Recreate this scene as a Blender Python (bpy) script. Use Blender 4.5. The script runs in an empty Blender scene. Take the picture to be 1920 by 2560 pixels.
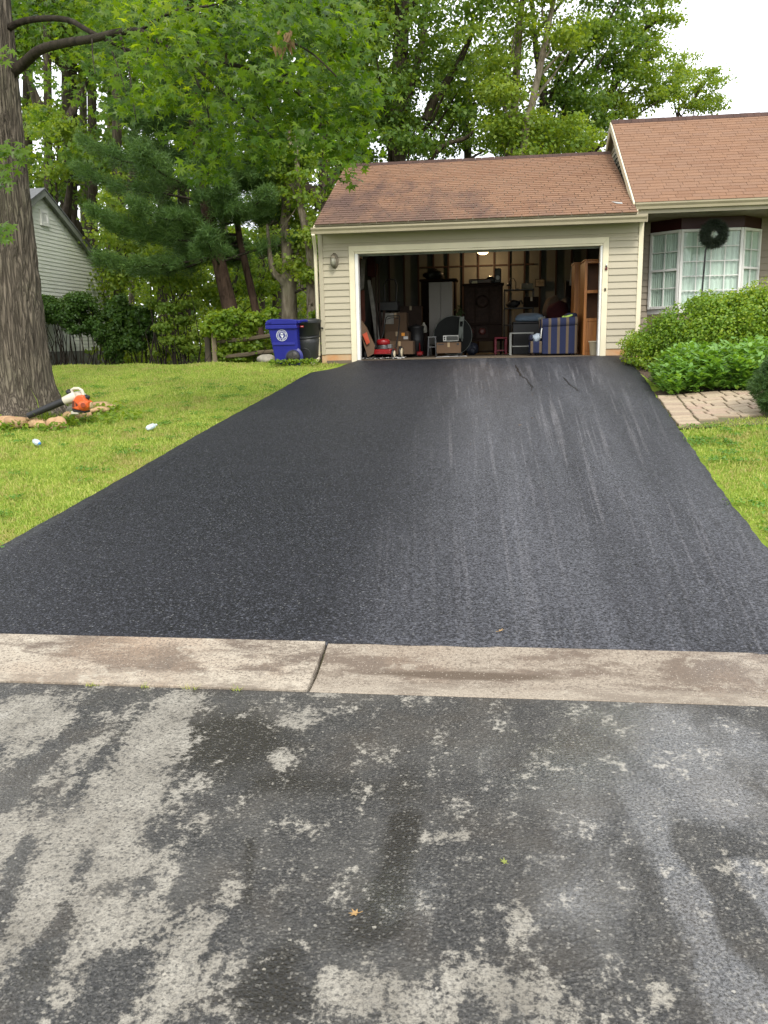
import bpy, math, random
import numpy as np
from mathutils import Vector, Matrix, Euler

random.seed(7)
rng = np.random.default_rng(7)
SC = bpy.context.scene
COL = SC.collection
rad = math.radians

# ------------------------------------------------------------------ camera, sky, sun, exposure
PITCH, ROLL, YAW, FPX, CAMZ = 0.20356812, 0.02143333, 0.12619726, 2072.0, 1.6
FWD = np.array([-math.sin(YAW) * math.cos(PITCH), math.cos(YAW) * math.cos(PITCH), -math.sin(PITCH)])
RT = np.array([math.cos(YAW), math.sin(YAW), 0.0])
UP = np.cross(RT, FWD)
RT, UP = RT * math.cos(ROLL) - UP * math.sin(ROLL), UP * math.cos(ROLL) + RT * math.sin(ROLL)
cam = bpy.data.cameras.new('camera')
cam.sensor_fit = 'VERTICAL'
cam.sensor_height = 36.0
cam.lens = FPX / 2560.0 * 36.0
cam.clip_start, cam.clip_end = 0.05, 1500.0
camo = bpy.data.objects.new('camera', cam)
COL.objects.link(camo)
camo.matrix_world = Matrix(((RT[0], UP[0], -FWD[0], 0), (RT[1], UP[1], -FWD[1], 0), (RT[2], UP[2], -FWD[2], CAMZ), (0, 0, 0, 1)))
SC.camera = camo

SUN_EL, SUN_AZ = rad(44), rad(160)      # azimuth clockwise from +Y: the sun stands behind the camera, to its right
world = bpy.data.worlds.new('World')
SC.world = world
world.use_nodes = True
wn = world.node_tree
bg = wn.nodes['Background']
sky = wn.nodes.new('ShaderNodeTexSky')
sky.sky_type = 'NISHITA'
sky.sun_disc = False
sky.sun_elevation = SUN_EL
sky.sun_rotation = SUN_AZ
sky.dust_density = 3.0
wtc = wn.nodes.new('ShaderNodeTexCoord')
wns = wn.nodes.new('ShaderNodeTexNoise')
wns.inputs['Scale'].default_value = 2.2
wns.inputs['Detail'].default_value = 5.0
wn.links.new(wtc.outputs['Generated'], wns.inputs['Vector'])
wrm = wn.nodes.new('ShaderNodeValToRGB')        # cloud layer of the overcast sky
wrm.color_ramp.elements[0].position = 0.3
wrm.color_ramp.elements[0].color = (8.6, 8.9, 9.4, 1)
wrm.color_ramp.elements[1].position = 0.75
wrm.color_ramp.elements[1].color = (11.0, 11.0, 11.2, 1)
wn.links.new(wns.outputs['Fac'], wrm.inputs['Fac'])
wmx = wn.nodes.new('ShaderNodeMix')
wmx.data_type = 'RGBA'
wmx.inputs[0].default_value = 0.86
wn.links.new(sky.outputs[0], wmx.inputs[6])
wn.links.new(wrm.outputs[0], wmx.inputs[7])
wn.links.new(wmx.outputs[2], bg.inputs['Color'])
bg.inputs['Strength'].default_value = 0.12

sun = bpy.data.lights.new('sun', 'SUN')
sun.energy = 1.4
sun.angle = rad(14)
sun.color = (1.0, 0.95, 0.87)
suno = bpy.data.objects.new('sun', sun)
COL.objects.link(suno)
sdir = Vector((math.sin(SUN_AZ) * math.cos(SUN_EL), math.cos(SUN_AZ) * math.cos(SUN_EL), math.sin(SUN_EL)))
suno.rotation_euler = sdir.to_track_quat('Z', 'Y').to_euler()
suno.location = (10, -10, 30)

SC.view_settings.view_transform = 'Standard'
SC.view_settings.look = 'None'
SC.view_settings.gamma = 1.0
SC.view_settings.use_curve_mapping = False
SC.view_settings.exposure = 0.95
SC.render.engine = 'CYCLES'
SC.cycles.max_bounces = 6
SC.cycles.diffuse_bounces = 4
SC.cycles.transmission_bounces = 5
SC.cycles.transparent_max_bounces = 8
SC.cycles.use_denoising = True
SC.cycles.denoising_prefilter = 'ACCURATE'
SC.cycles.sample_clamp_indirect = 6.0

# ------------------------------------------------------------------ helpers
ROOT = {}          # object -> world location its geometry is offset by


def at(u, v, Y):
    """world point on the plane y = Y seen through photo pixel (u, v)"""
    d = FWD + RT * (u - 960) / FPX - UP * (v - 1280) / FPX
    p = d * Y / d[1]
    return Vector((p[0], p[1], p[2] + CAMZ))


def tag(o, label=None, cat=None, group=None, kind=None):
    if label: o['label'] = label
    if cat: o['category'] = cat
    if group: o['group'] = group
    if kind: o['kind'] = kind
    return o


def thing(name, label, cat, loc=(0, 0, 0), group=None, rotz=0.0):
    o = bpy.data.objects.new(name, None)
    COL.objects.link(o)
    o.location = loc
    o.rotation_euler = (0, 0, rotz)
    o.empty_display_size = 0.2
    ROOT[o.name] = Vector(loc)
    return tag(o, label, cat, group)


def link(name, me, parent=None):
    o = bpy.data.objects.new(name, me)
    COL.objects.link(o)
    if parent is not None:
        o.parent = parent
        ROOT[o.name] = ROOT[parent.name]
    else:
        ROOT[o.name] = Vector((0, 0, 0))
    return o


def np_mesh(name, V, F, m=None, smooth=False):
    """V (n,3); F (k,3|4) int array, or a list of such arrays"""
    Fs = F if isinstance(F, list) else [F]
    me = bpy.data.meshes.new(name)
    me.vertices.add(len(V))
    me.vertices.foreach_set('co', np.ascontiguousarray(V, dtype=np.float32).ravel())
    nl = sum(f.size for f in Fs)
    me.loops.add(nl)
    me.loops.foreach_set('vertex_index', np.concatenate([f.ravel() for f in Fs]).astype(np.int32))
    tot = np.concatenate([np.full(len(f), f.shape[1], np.int32) for f in Fs])
    st = np.concatenate([[0], np.cumsum(tot)[:-1]]).astype(np.int32)
    me.polygons.add(len(tot))
    me.polygons.foreach_set('loop_start', st)
    if smooth:
        me.polygons.foreach_set('use_smooth', np.ones(len(tot), bool))
    me.update(calc_edges=True)
    if m: me.materials.append(m)
    return me


class MB:
    """collects shapes (world coordinates, or local ones for a rotated root) and links them as ONE mesh object"""

    def __init__(self):
        self.v, self.f, self.sm = [], [], []

    def add(self, verts, faces, smooth=False):
        n = len(self.v)
        self.v += [tuple(p) for p in verts]
        self.f += [tuple(i + n for i in fc) for fc in faces]
        self.sm += [smooth] * len(faces)
        return self

    def box(self, x0, x1, y0, y1, z0, z1, M=None):
        vs = [Vector(p) for p in ((x0, y0, z0), (x1, y0, z0), (x1, y1, z0), (x0, y1, z0), (x0, y0, z1), (x1, y0, z1), (x1, y1, z1), (x0, y1, z1))]
        if M is not None: vs = [M @ p for p in vs]
        return self.add(vs, [(0, 3, 2, 1), (4, 5, 6, 7), (0, 1, 5, 4), (1, 2, 6, 5), (2, 3, 7, 6), (3, 0, 4, 7)])

    def tube(self, pts, radii, n=10, caps=True, smooth=True):
        pts = [Vector(p) for p in pts]
        if not hasattr(radii, '__len__'): radii = [radii] * len(pts)
        vs, fs = [], []
        ref = Vector((0.12, 0.31, 0.94))
        for i, p in enumerate(pts):
            d = (pts[min(i + 1, len(pts) - 1)] - pts[max(i - 1, 0)]).normalized()
            a = d.cross(ref)
            if a.length < 0.05: a = d.cross(Vector((1, 0, 0)))
            a.normalize()
            b = d.cross(a)
            for k in range(n):
                t = 2 * math.pi * k / n
                vs.append(p + (a * math.cos(t) + b * math.sin(t)) * radii[i])
        for i in range(len(pts) - 1):
            for k in range(n):
                fs.append((i * n + k, i * n + (k + 1) % n, (i + 1) * n + (k + 1) % n, (i + 1) * n + k))
        self.add(vs, fs, smooth)
        if caps:
            m = (len(pts) - 1) * n
            self.add(vs[:n], [tuple(range(n))[::-1]])
            self.add(vs[m:], [tuple(range(n))])
        return self

    def lathe(self, prof, c=(0, 0, 0), n=20, axis='Z', M=None, sx=1.0, sy=1.0):
        vs, fs = [], []
        c = Vector(c)
        for r, h in prof:
            for k in range(n):
                t = 2 * math.pi * k / n
                p = Vector((r * math.cos(t) * sx, r * math.sin(t) * sy, h))
                if axis == 'X': p = Vector((h, p.x, p.y))
                elif axis == 'Y': p = Vector((p.x, h, p.y))
                p = (M @ p) if M is not None else p
                vs.append(p + c)
        for i in range(len(prof) - 1):
            for k in range(n):
                fs.append((i * n + k, i * n + (k + 1) % n, (i + 1) * n + (k + 1) % n, (i + 1) * n + k))
        self.add(vs, fs, True)
        m = (len(prof) - 1) * n
        self.add(vs[:n], [tuple(range(n))[::-1]])
        self.add(vs[m:], [tuple(range(n))])
        return self

    def prism(self, poly, d, M=None):
        """poly: 3-D points of a planar outline, pushed along vector d"""
        d = Vector(d)
        a = [Vector(p) for p in poly]
        vs = a + [p + d for p in a]
        if M is not None: vs = [M @ p for p in vs]
        n = len(a)
        return self.add(vs, [tuple(range(n))[::-1], tuple(range(n, 2 * n))] + [(i, (i + 1) % n, n + (i + 1) % n, n + i) for i in range(n)])

    def blob(self, c, r, seed=0, amp=0.18, sub=2, flat=None):
        """uneven rounded lump"""
        import bmesh
        bm = bmesh.new()
        bmesh.ops.create_icosphere(bm, subdivisions=sub, radius=1.0)
        R = np.random.default_rng(seed)
        ks = R.normal(size=(5, 3)) * 2.2
        ph = R.uniform(0, 6.28, 5)
        vs = []
        for v in bm.verts:
            p = np.array(v.co)
            s = 1 + amp * np.mean(np.sin(ks @ p + ph)) * 1.8
            q = p * s * np.array(r)
            if flat is not None and q[2] < -flat: q[2] = -flat
            vs.append(Vector(q) + Vector(c))
        fs = [tuple(w.index for w in f.verts) for f in bm.faces]
        bm.free()
        return self.add(vs, fs, True)

    def mesh(self, name, m=None, off=None):
        off = off or Vector((0, 0, 0))
        me = bpy.data.meshes.new(name)
        me.from_pydata([(p[0] - off[0], p[1] - off[1], p[2] - off[2]) for p in self.v], [], self.f)
        me.polygons.foreach_set('use_smooth', self.sm)
        me.update()
        if m: me.materials.append(m)
        return me

    def build(self, name, m=None, parent=None, bevel=0.0, local=False, seg=1):
        off = ROOT[parent.name] if (parent is not None and not local) else Vector((0, 0, 0))
        o = link(name, self.mesh(name, m, off), parent)
        if bevel:
            b = o.modifiers.new('bevel', 'BEVEL')
            b.width, b.segments, b.limit_method, b.angle_limit = bevel, seg, 'ANGLE', rad(40)
        return o


def bx(*a):
    return MB().box(*a)


# ------------------------------------------------------------------ materials
def nd(t, typ, **kw):
    n = t.nodes.new(typ)
    for k, v in kw.items():
        if k in n.inputs: n.inputs[k].default_value = v
        else: setattr(n, k, v)
    return n


def new_mat(name):
    m = bpy.data.materials.new(name)
    m.use_nodes = True
    t = m.node_tree
    return m, t, t.nodes['Principled BSDF']


def mixc(t, fac, a, b, mode='MIX'):
    n = t.nodes.new('ShaderNodeMix')
    n.data_type = 'RGBA'
    n.blend_type = mode
    for s, v in ((n.inputs[0], fac), (n.inputs[6], a), (n.inputs[7], b)):
        if hasattr(v, 'is_linked'): t.links.new(v, s)
        elif isinstance(v, (int, float)): s.default_value = v
        else: s.default_value = (*v, 1) if len(v) == 3 else v
    return n.outputs[2]


def ramp(t, src, stops):
    n = t.nodes.new('ShaderNodeValToRGB')
    e = n.color_ramp.elements
    while len(e) < len(stops): e.new(0.5)
    for i, (p, c) in enumerate(stops):
        e[i].position = p
        e[i].color = (c, c, c, 1) if isinstance(c, (int, float)) else (*c, 1)
    t.links.new(src, n.inputs['Fac'])
    return n.outputs['Color']


def math_(t, op, a, b=0.0, clamp=False):
    n = t.nodes.new('ShaderNodeMath')
    n.operation = op
    n.use_clamp = clamp
    for s, v in ((n.inputs[0], a), (n.inputs[1], b)):
        if hasattr(v, 'is_linked'): t.links.new(v, s)
        else: s.default_value = v
    return n.outputs[0]


def noise(t, scale, detail=4.0, rough=0.55, vec=None, mapping=None, dist=0.0, world_space=True):
    if vec is None:
        vec = t.nodes.new('ShaderNodeNewGeometry').outputs['Position'] if world_space else t.nodes.new('ShaderNodeTexCoord').outputs['Object']
    if mapping:
        mp = t.nodes.new('ShaderNodeMapping')
        mp.inputs['Scale'].default_value = mapping[0]
        if len(mapping) > 1: mp.inputs['Rotation'].default_value = mapping[1]
        if len(mapping) > 2: mp.inputs['Location'].default_value = mapping[2]
        t.links.new(vec, mp.inputs['Vector'])
        vec = mp.outputs[0]
    n = nd(t, 'ShaderNodeTexNoise', Scale=scale, Detail=detail, Roughness=rough, Distortion=dist)
    t.links.new(vec, n.inputs['Vector'])
    return n.outputs['Fac']


def bump(t, p, h, strength=0.3, dist=0.01):
    b = nd(t, 'ShaderNodeBump', Strength=strength, Distance=dist)
    t.links.new(h, b.inputs['Height'])
    t.links.new(b.outputs[0], p.inputs['Normal'])
    return b


_cache = {}


def pm(name, col, rough=0.6, var=0.18, scale=5.0, bmp=0.0, bscale=60.0, metal=0.0, spec=0.4, col2=None, stretch=None, objvar=0.0):
    """painted / plain surface with wear: colour varies with noise in object space"""
    if name in _cache: return _cache[name]
    m, t, p = new_mat(name)
    c2 = col2 or tuple(c * (1 - 2 * var) for c in col)
    mp = ((stretch or (1, 1, 1)),)
    f = noise(t, scale, 5, 0.6, mapping=mp, world_space=False)
    out = mixc(t, ramp(t, f, [(0.35, 0.0), (0.65, 1.0)]), c2, col)
    if objvar:
        oi = t.nodes.new('ShaderNodeObjectInfo')
        h = nd(t, 'ShaderNodeHueSaturation')
        t.links.new(out, h.inputs['Color'])
        t.links.new(math_(t, 'ADD', math_(t, 'MULTIPLY', oi.outputs['Random'], objvar), 1 - objvar / 2), h.inputs['Value'])
        out = h.outputs[0]
    t.links.new(out, p.inputs['Base Color'])
    p.inputs['Roughness'].default_value = rough
    p.inputs['Metallic'].default_value = metal
    p.inputs['Specular IOR Level'].default_value = spec
    if bmp:
        bump(t, p, noise(t, bscale, 4, 0.6, mapping=mp, world_space=False), bmp, 0.004)
    _cache[name] = m
    return m


def leaf_mat(name, cols, trans=0.35, rough=0.5, nscale=0.6, dry=None):
    """leaf: diffuse and translucent, each leaf its own shade, patches of fresher growth"""
    if name in _cache: return _cache[name]
    m, t, p = new_mat(name)
    g = t.nodes.new('ShaderNodeNewGeometry')
    n = noise(t, nscale, 3, 0.5)
    r = math_(t, 'ADD', math_(t, 'MULTIPLY', g.outputs['Random Per Island'], 0.55), math_(t, 'MULTIPLY', n, 0.9))
    r = math_(t, 'SUBTRACT', r, 0.22)
    k = len(cols)
    c = ramp(t, r, [(i / (k - 1), cols[i]) for i in range(k)])
    if dry:
        d = ramp(t, noise(t, dry[1], 4, 0.6), [(dry[2], 0.0), (dry[2] + 0.12, 1.0)])
        rr = math_(t, 'MULTIPLY', d, math_(t, 'ADD', g.outputs['Random Per Island'], 0.15), True)
        c = mixc(t, rr, c, dry[0])
    t.links.new(c, p.inputs['Base Color'])
    p.inputs['Roughness'].default_value = rough
    p.inputs['Specular IOR Level'].default_value = 0.35
    tr = t.nodes.new('ShaderNodeBsdfTranslucent')
    cc = mixc(t, 1.0, c, (1.75, 1.55, 0.45), 'MULTIPLY')
    t.links.new(cc, tr.inputs['Color'])
    mx = t.nodes.new('ShaderNodeMixShader')
    mx.inputs[0].default_value = trans
    t.links.new(p.outputs[0], mx.inputs[1])
    t.links.new(tr.outputs[0], mx.inputs[2])
    t.links.new(mx.outputs[0], t.nodes['Material Output'].inputs['Surface'])
    _cache[name] = m
    return m


def bark_mat(name, c1, c2, scale=9.0, stretch=0.18, strength=0.8, crack=0):
    if name in _cache: return _cache[name]
    m, t, p = new_mat(name)
    f = noise(t, scale, 6, 0.65, mapping=((1, 1, stretch),), dist=0.6)
    f2 = noise(t, 1.3, 3, 0.5)
    c = mixc(t, ramp(t, f, [(0.36, 0.0), (0.62, 1.0)]), c1, c2)
    c = mixc(t, ramp(t, f2, [(0.45, 0.0), (0.75, 0.45)]), c, (c2[0] * 0.8, c2[1] * 0.95, c2[2] * 0.75))
    if crack:
        ps = t.nodes.new('ShaderNodeNewGeometry').outputs['Position']
        mp = t.nodes.new('ShaderNodeMapping')
        mp.inputs['Scale'].default_value = (1, 1, 0.085)
        t.links.new(ps, mp.inputs['Vector'])
        wb = nd(t, 'ShaderNodeTexNoise', Scale=7.0, Detail=4.0)
        t.links.new(mp.outputs[0], wb.inputs['Vector'])
        va = t.nodes.new('ShaderNodeVectorMath')
        va.operation = 'MULTIPLY_ADD'
        t.links.new(wb.outputs['Color'], va.inputs[0])
        va.inputs[1].default_value = (0.15, 0.15, 0.14)
        t.links.new(mp.outputs[0], va.inputs[2])
        vr = nd(t, 'ShaderNodeTexVoronoi', Scale=crack)
        vr.feature = 'DISTANCE_TO_EDGE'
        t.links.new(va.outputs[0], vr.inputs['Vector'])
        fur = ramp(t, vr.outputs['Distance'], [(0.0, 0.0), (0.22, 1.0)])
        c = mixc(t, fur, tuple(q * 0.75 for q in c1), c)
        f = math_(t, 'ADD', math_(t, 'MULTIPLY', f, 0.5), fur)
    t.links.new(c, p.inputs['Base Color'])
    p.inputs['Roughness'].default_value = 0.9
    p.inputs['Specular IOR Level'].default_value = 0.15
    bump(t, p, f, strength, 0.03)
    _cache[name] = m
    return m


# ------------------------------------------------------------------ terrain
LE = [(-3.75, 4.0), (-3.56, 4.7), (-3.54, 5.5), (-3.50, 7.0), (-3.44, 9.1), (-3.36, 11.7), (-3.27, 14.6), (-3.16, 15.8), (-3.02, 16.35), (-2.86, 16.72), (-2.76, 16.9)]
RE = [(2.05, 4.0), (1.88, 4.8), (1.85, 5.6), (1.93, 7.0), (2.16, 9.9), (2.33, 12.0), (2.46, 13.4), (2.55, 14.8), (2.60, 16.2), (2.52, 16.9)]
ly, lx = [p[1] for p in LE], [p[0] for p in LE]
ry, rx = [p[1] for p in RE], [p[0] for p in RE]
edgeL = lambda y: np.interp(y, ly, lx) + 0.004 * np.sin(np.asarray(y) * 9.1) + 0.004 * np.sin(np.asarray(y) * 23.7 + 1)
edgeR = lambda y: np.interp(y, ry, rx) + 0.006 * np.sin(np.asarray(y) * 8.3) + 0.005 * np.sin(np.asarray(y) * 21.3 + 2)


def zprof(y):
    return np.interp(y, [-400, 3.5, 4.0, 16.9, 17.5], [-0.06, -0.06, 0.04, 1.185, 1.19])


def zlawn(x, y):
    x, y = np.asarray(x, float), np.asarray(y, float)
    z = zprof(y)
    w = 0.020 * np.sin(x * 1.7 + 0.4) * np.sin(y * 1.3) + 0.012 * np.sin(x * 4.1 + y * 2.2)
    off = np.clip((edgeL(y) - x) / 0.8, 0, 1) + np.clip((x - edgeR(y)) / 0.8, 0, 1)
    z = z + w * np.clip(off, 0, 1) * (y > 4.4)
    z = z + np.clip((edgeL(y) - x - 0.2) / 3.0, 0, 1) * 0.03 * (y > 4.4)
    z = z + np.clip((x - edgeR(y) - 0.1) / 2.5, 0, 1) * 0.12 * np.clip((y - 5) / 5, 0, 1)
    # the wooded lot behind the crest falls away in the middle
    drop = np.clip((y - 17.2) / 14.0, 0, 1) ** 1.3 * 2.0 * np.clip((x + 13.5) / 3.0, 0, 1)
    drop = drop * np.where(y < 17.2, 0, 1)
    z = z - drop
    z = z - np.clip((y - 26) / 40, 0, 1) * 0.8
    return z


def grid_mesh(name, xs, ys, zf, m):
    X, Y = np.meshgrid(xs, ys)
    V = np.stack([X, Y, zf(X, Y)], -1).reshape(-1, 3)
    a, b = len(ys), len(xs)
    i = (np.arange(a - 1)[:, None] * b + np.arange(b - 1)[None]).ravel()
    return np_mesh(name, V, np.stack([i, i + 1, i + b + 1, i + b], 1), m, True)


# lawn / woodland floor material
m_lawn, t, p = new_mat('lawn_soil')
g1 = noise(t, 1.1, 5, 0.6)
g2 = noise(t, 40, 4, 0.7)
c = mixc(t, ramp(t, g1, [(0.35, 0.0), (0.68, 1.0)]), (0.17, 0.27, 0.022), (0.27, 0.34, 0.045))
c = mixc(t, ramp(t, g2, [(0.35, 0.55), (0.6, 0.0)]), c, (0.085, 0.075, 0.03))
pos = t.nodes.new('ShaderNodeNewGeometry').outputs['Position']
sx = t.nodes.new('ShaderNodeSeparateXYZ')
t.links.new(pos, sx.inputs[0])
ww = math_(t, 'ADD', sx.outputs['Y'], math_(t, 'MULTIPLY', g1, 1.5))
wood = ramp(t, math_(t, 'DIVIDE', ww, 60.0), [(18.2 / 60, 0.0), (19.6 / 60, 1.0)])
c = mixc(t, wood, c, mixc(t, ramp(t, g2, [(0.4, 0.0), (0.6, 1.0)]), (0.035, 0.028, 0.016), (0.05, 0.07, 0.018)))
t.links.new(c, p.inputs['Base Color'])
p.inputs['Roughness'].default_value = 0.95
p.inputs['Specular IOR Level'].default_value = 0.1
bump(t, p, g2, 0.8, 0.03)

xs = np.unique(np.concatenate([[-600, -300, -150, -80, -50, -35], np.arange(-26, -14, 1.0), np.arange(-14, 8, 0.25), np.arange(8, 26, 1.0), [35, 50, 80, 150, 300, 600]]))
ys = np.unique(np.concatenate([[-600, -200, -60, -20, 0, 2.5, 3.3, 3.5], np.arange(4.0, 24, 0.2), np.arange(24, 60, 1.5), [70, 90, 150, 300, 600]]))
o = link('lawn_ground', grid_mesh('lawn_ground', xs, ys, lambda X, Y: zlawn(X, Y) - 0.02, m_lawn))
tag(o, 'green lawn rising to a crest, then falling to the wooded lot', None, None, 'structure')

# ---- street: worn pale asphalt, half wet.  The stains have their own shapes, traced onto the ground and kept per vertex
def gflat(u, v, h=0.0):
    d = FWD + RT * (u - 960) / FPX - UP * (v - 1280) / FPX
    q = d * ((h - CAMZ) / d[2])
    return np.array([q[0], q[1]])


sgx, sgy = np.arange(-3.4, 3.41, 0.02), np.concatenate([np.arange(0.6, 3.55, 0.02), [3.56]])
SX, SY = np.meshgrid(sgx, sgy)


def stain(blobs):
    f = np.zeros_like(SX)
    for b in blobs:
        if len(b) == 5:                                  # ellipse: x, y, half width, half height, weight
            x, y, a, h, w = b
            c = gflat(x, y)
            ra, rh = np.linalg.norm(gflat(x + a, y) - c), np.linalg.norm(gflat(x, y + h) - c)
            q = ((SX - c[0]) / ra) ** 2 + ((SY - c[1]) / rh) ** 2
        else:                                            # streak: two ends, width, weight
            x0, y0, x1, y1, wd, w = b
            p0, p1 = gflat(x0, y0), gflat(x1, y1)
            hw = np.linalg.norm(gflat((x0 + x1) / 2 + wd / 2, (y0 + y1) / 2) - gflat((x0 + x1) / 2, (y0 + y1) / 2))
            e = p1 - p0
            t_ = np.clip(((SX - p0[0]) * e[0] + (SY - p0[1]) * e[1]) / (e @ e), 0, 1)
            q = ((SX - p0[0] - t_ * e[0]) ** 2 + (SY - p0[1] - t_ * e[1]) ** 2) / hw ** 2
        f += w * np.exp(-q ** 1.0 * 0.9)
    return f


dry_f = stain([(60, 1790, 150, 60, .9), (150, 1860, 150, 110, .55), (330, 2020, 130, 160, .4), (420, 1790, 60, 50, .8), (470, 1740, 370, 1890, 110, .6), (370, 1890, 120, 2300, 190, .85), (60, 2080, 140, 120, .7), (20, 2350, 60, 160, .6),
               (330, 2300, 130, 90, .6), (480, 2350, 90, 130, .65), (200, 2440, 120, 70, .5), (560, 2420, 50, 60, .6), (480, 2530, 160, 50, .5),
               (745, 1800, 80, 38, .62), (705, 1896, 34, 24, .75), (800, 1735, 60, 20, .5), (360, 2160, 66, 30, .6), (1120, 2090, 66, 20, .75), (1300, 2290, 26, 60, .8), (785, 2186, 26, 13, .6), (505, 2045, 26, 16, .6),
               (600, 2210, 40, 50, .35), (715, 2222, 30, 9, .6), (960, 2480, 150, 70, .8), (1230, 2450, 110, 60, .75), (1330, 2520, 110, 60, .8), (850, 2470, 46, 26, .8), (1660, 2490, 26, 50, .7), (1070, 2540, 160, 40, .5),
               (265, 1740, 0, 2010, 66, -1.0), (370, 1750, 160, 2010, 24, -.45), (66, 2090, -20, 2340, 40, -.7), (225, 2120, 45, 2540, 60, -.8), (300, 2420, 50, 60, -.7), (560, 2420, 18, 60, -.4), (1090, 2490, 30, 70, -.5), (1180, 2530, 30, 40, -.6)])
deep_f = stain([(560, 1850, 170, 70, 1.0), (750, 1960, 150, 36, .6), (1010, 1970, 60, 80, .4), (1015, 2050, 960, 2300, 80, 1.0), (625, 2100, 620, 2260, 26, .6), (690, 2420, 60, 60, .8), (900, 2330, 130, 60, .5), (1330, 1850, 160, 30, .3), (680, 2500, 120, 50, .8), (100, 2420, 50, 60, .5)])
film_f = stain([(1620, 1830, 170, 110, .62), (1780, 2000, 110, 70, .75), (1590, 1980, 1720, 2240, 80, .75), (1720, 2240, 1880, 2560, 110, .9), (1860, 2160, 1940, 2290, 60, .7), (1440, 1960, 110, 160, .42), (1450, 2260, 120, 120, .38), (1860, 2500, 90, 80, .7), (1890, 1880, 60, 60, .4), (1200, 1900, 140, 90, .22), (1000, 2230, 110, 110, .35), (1740, 2130, 80, 60, -.4), (1820, 2330, 60, 90, -.35)])
m_street, t, p = new_mat('street_asphalt')
pos = t.nodes.new('ShaderNodeNewGeometry').outputs['Position']


def attr(t, name):
    a = t.nodes.new('ShaderNodeAttribute')
    a.attribute_name = name
    return a.outputs['Fac']


a_dry, a_deep, a_film = attr(t, 'dry'), attr(t, 'deep'), attr(t, 'film')
mid = noise(t, 5.5, 8, 0.68, mapping=((1.25, 0.8, 1), (0, 0, rad(-8))), dist=0.2)
fine = noise(t, 95, 4, 0.8)
fin2 = noise(t, 36, 6, 0.75)
dryv = math_(t, 'ADD', math_(t, 'SUBTRACT', a_dry, math_(t, 'MULTIPLY', a_deep, 0.22)), math_(t, 'ADD', math_(t, 'MULTIPLY', math_(t, 'SUBTRACT', mid, 0.5), 3.4), math_(t, 'MULTIPLY', math_(t, 'SUBTRACT', fin2, 0.5), 2.6)))
dry = ramp(t, dryv, [(0.24, 0.0), (0.42, 0.35), (0.54, 0.9), (1.0, 1.0)])
deep = ramp(t, math_(t, 'ADD', math_(t, 'MULTIPLY', a_deep, 1.25), math_(t, 'MULTIPLY', math_(t, 'SUBTRACT', mid, 0.5), 1.6)), [(0.15, 0.0), (0.75, 1.0)])
film = ramp(t, math_(t, 'ADD', math_(t, 'MULTIPLY', a_film, 1.6), math_(t, 'MULTIPLY', math_(t, 'SUBTRACT', mid, 0.5), 2.0)), [(0.15, 0.0), (0.75, 1.0)])
film = math_(t, 'MULTIPLY', film, ramp(t, fine, [(0.38, 0.15), (0.56, 1.0)]))
dry = math_(t, 'MULTIPLY', dry, ramp(t, fin2, [(0.36, 0.30), (0.50, 1.0)]))
# aggregate: irregular specks of several sizes
wob = t.nodes.new('ShaderNodeTexNoise')
wob.inputs['Scale'].default_value = 90
t.links.new(pos, wob.inputs['Vector'])
vadd = t.nodes.new('ShaderNodeVectorMath')
vadd.operation = 'MULTIPLY_ADD'
t.links.new(wob.outputs['Color'], vadd.inputs[0])
vadd.inputs[1].default_value = (0.012, 0.012, 0.0)
t.links.new(pos, vadd.inputs[2])


def specks(t, vec, scale, keep, size, chan=0):
    v_ = nd(t, 'ShaderNodeTexVoronoi', Scale=scale)
    t.links.new(vec, v_.inputs['Vector'])
    sp = t.nodes.new('ShaderNodeSeparateColor')
    t.links.new(v_.outputs['Color'], sp.inputs[0])
    return math_(t, 'MULTIPLY', math_(t, 'GREATER_THAN', sp.outputs[chan], keep), math_(t, 'LESS_THAN', v_.outputs['Distance'], size)), v_.outputs['Distance']


wv = vadd.outputs[0]
s1, vd1 = specks(t, wv, 100.0, .74, .44)
s2, vd2 = specks(t, wv, 62.0, .93, .30, 1)
s3, vd3 = specks(t, wv, 30.0, .972, .15, 2)
s4, vd4 = specks(t, wv, 80.0, .86, .40, 2)
cdry = mixc(t, ramp(t, mid, [(0.35, 0.0), (0.65, 1.0)]), (0.175, 0.160, 0.130), (0.310, 0.288, 0.240))
cdry = mixc(t, ramp(t, fine, [(0.36, 0.8), (0.52, 0.0)]), cdry, (0.060, 0.054, 0.045))
cwet = mixc(t, ramp(t, fin2, [(0.36, 0.0), (0.64, 1.0)]), (0.014, 0.0135, 0.0125), (0.058, 0.055, 0.050))
cwet = mixc(t, ramp(t, fine, [(0.40, 0.9), (0.52, 0.0)]), cwet, (0.007, 0.007, 0.0065))
cwet = mixc(t, ramp(t, fine, [(0.54, 0.0), (0.64, 0.55)]), cwet, (0.125, 0.120, 0.108))
cdeep = mixc(t, ramp(t, fine, [(0.36, 0.0), (0.66, 1.0)]), (0.005, 0.0045, 0.0035), (0.022, 0.018, 0.011))
brown = ramp(t, noise(t, 2.6, 5, 0.6, mapping=((1, 1, 1), (0, 0, 0), (3, 7, 0))), [(0.48, 0.0), (0.68, 0.6)])
cwet = mixc(t, brown, cwet, (0.050, 0.040, 0.028))
semi = ramp(t, noise(t, 2.2, 8, 0.7, mapping=((1, 0.7, 1), (0, 0, rad(10)), (8, 2, 0))), [(0.46, 0.0), (0.62, 0.5)])
cwet = mixc(t, semi, cwet, (0.085, 0.080, 0.070))
cwet = mixc(t, deep, cwet, cdeep)
c = mixc(t, dry, cwet, cdry)
c = mixc(t, math_(t, 'MULTIPLY', s4, 0.6), c, (0.02, 0.019, 0.018))
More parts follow.
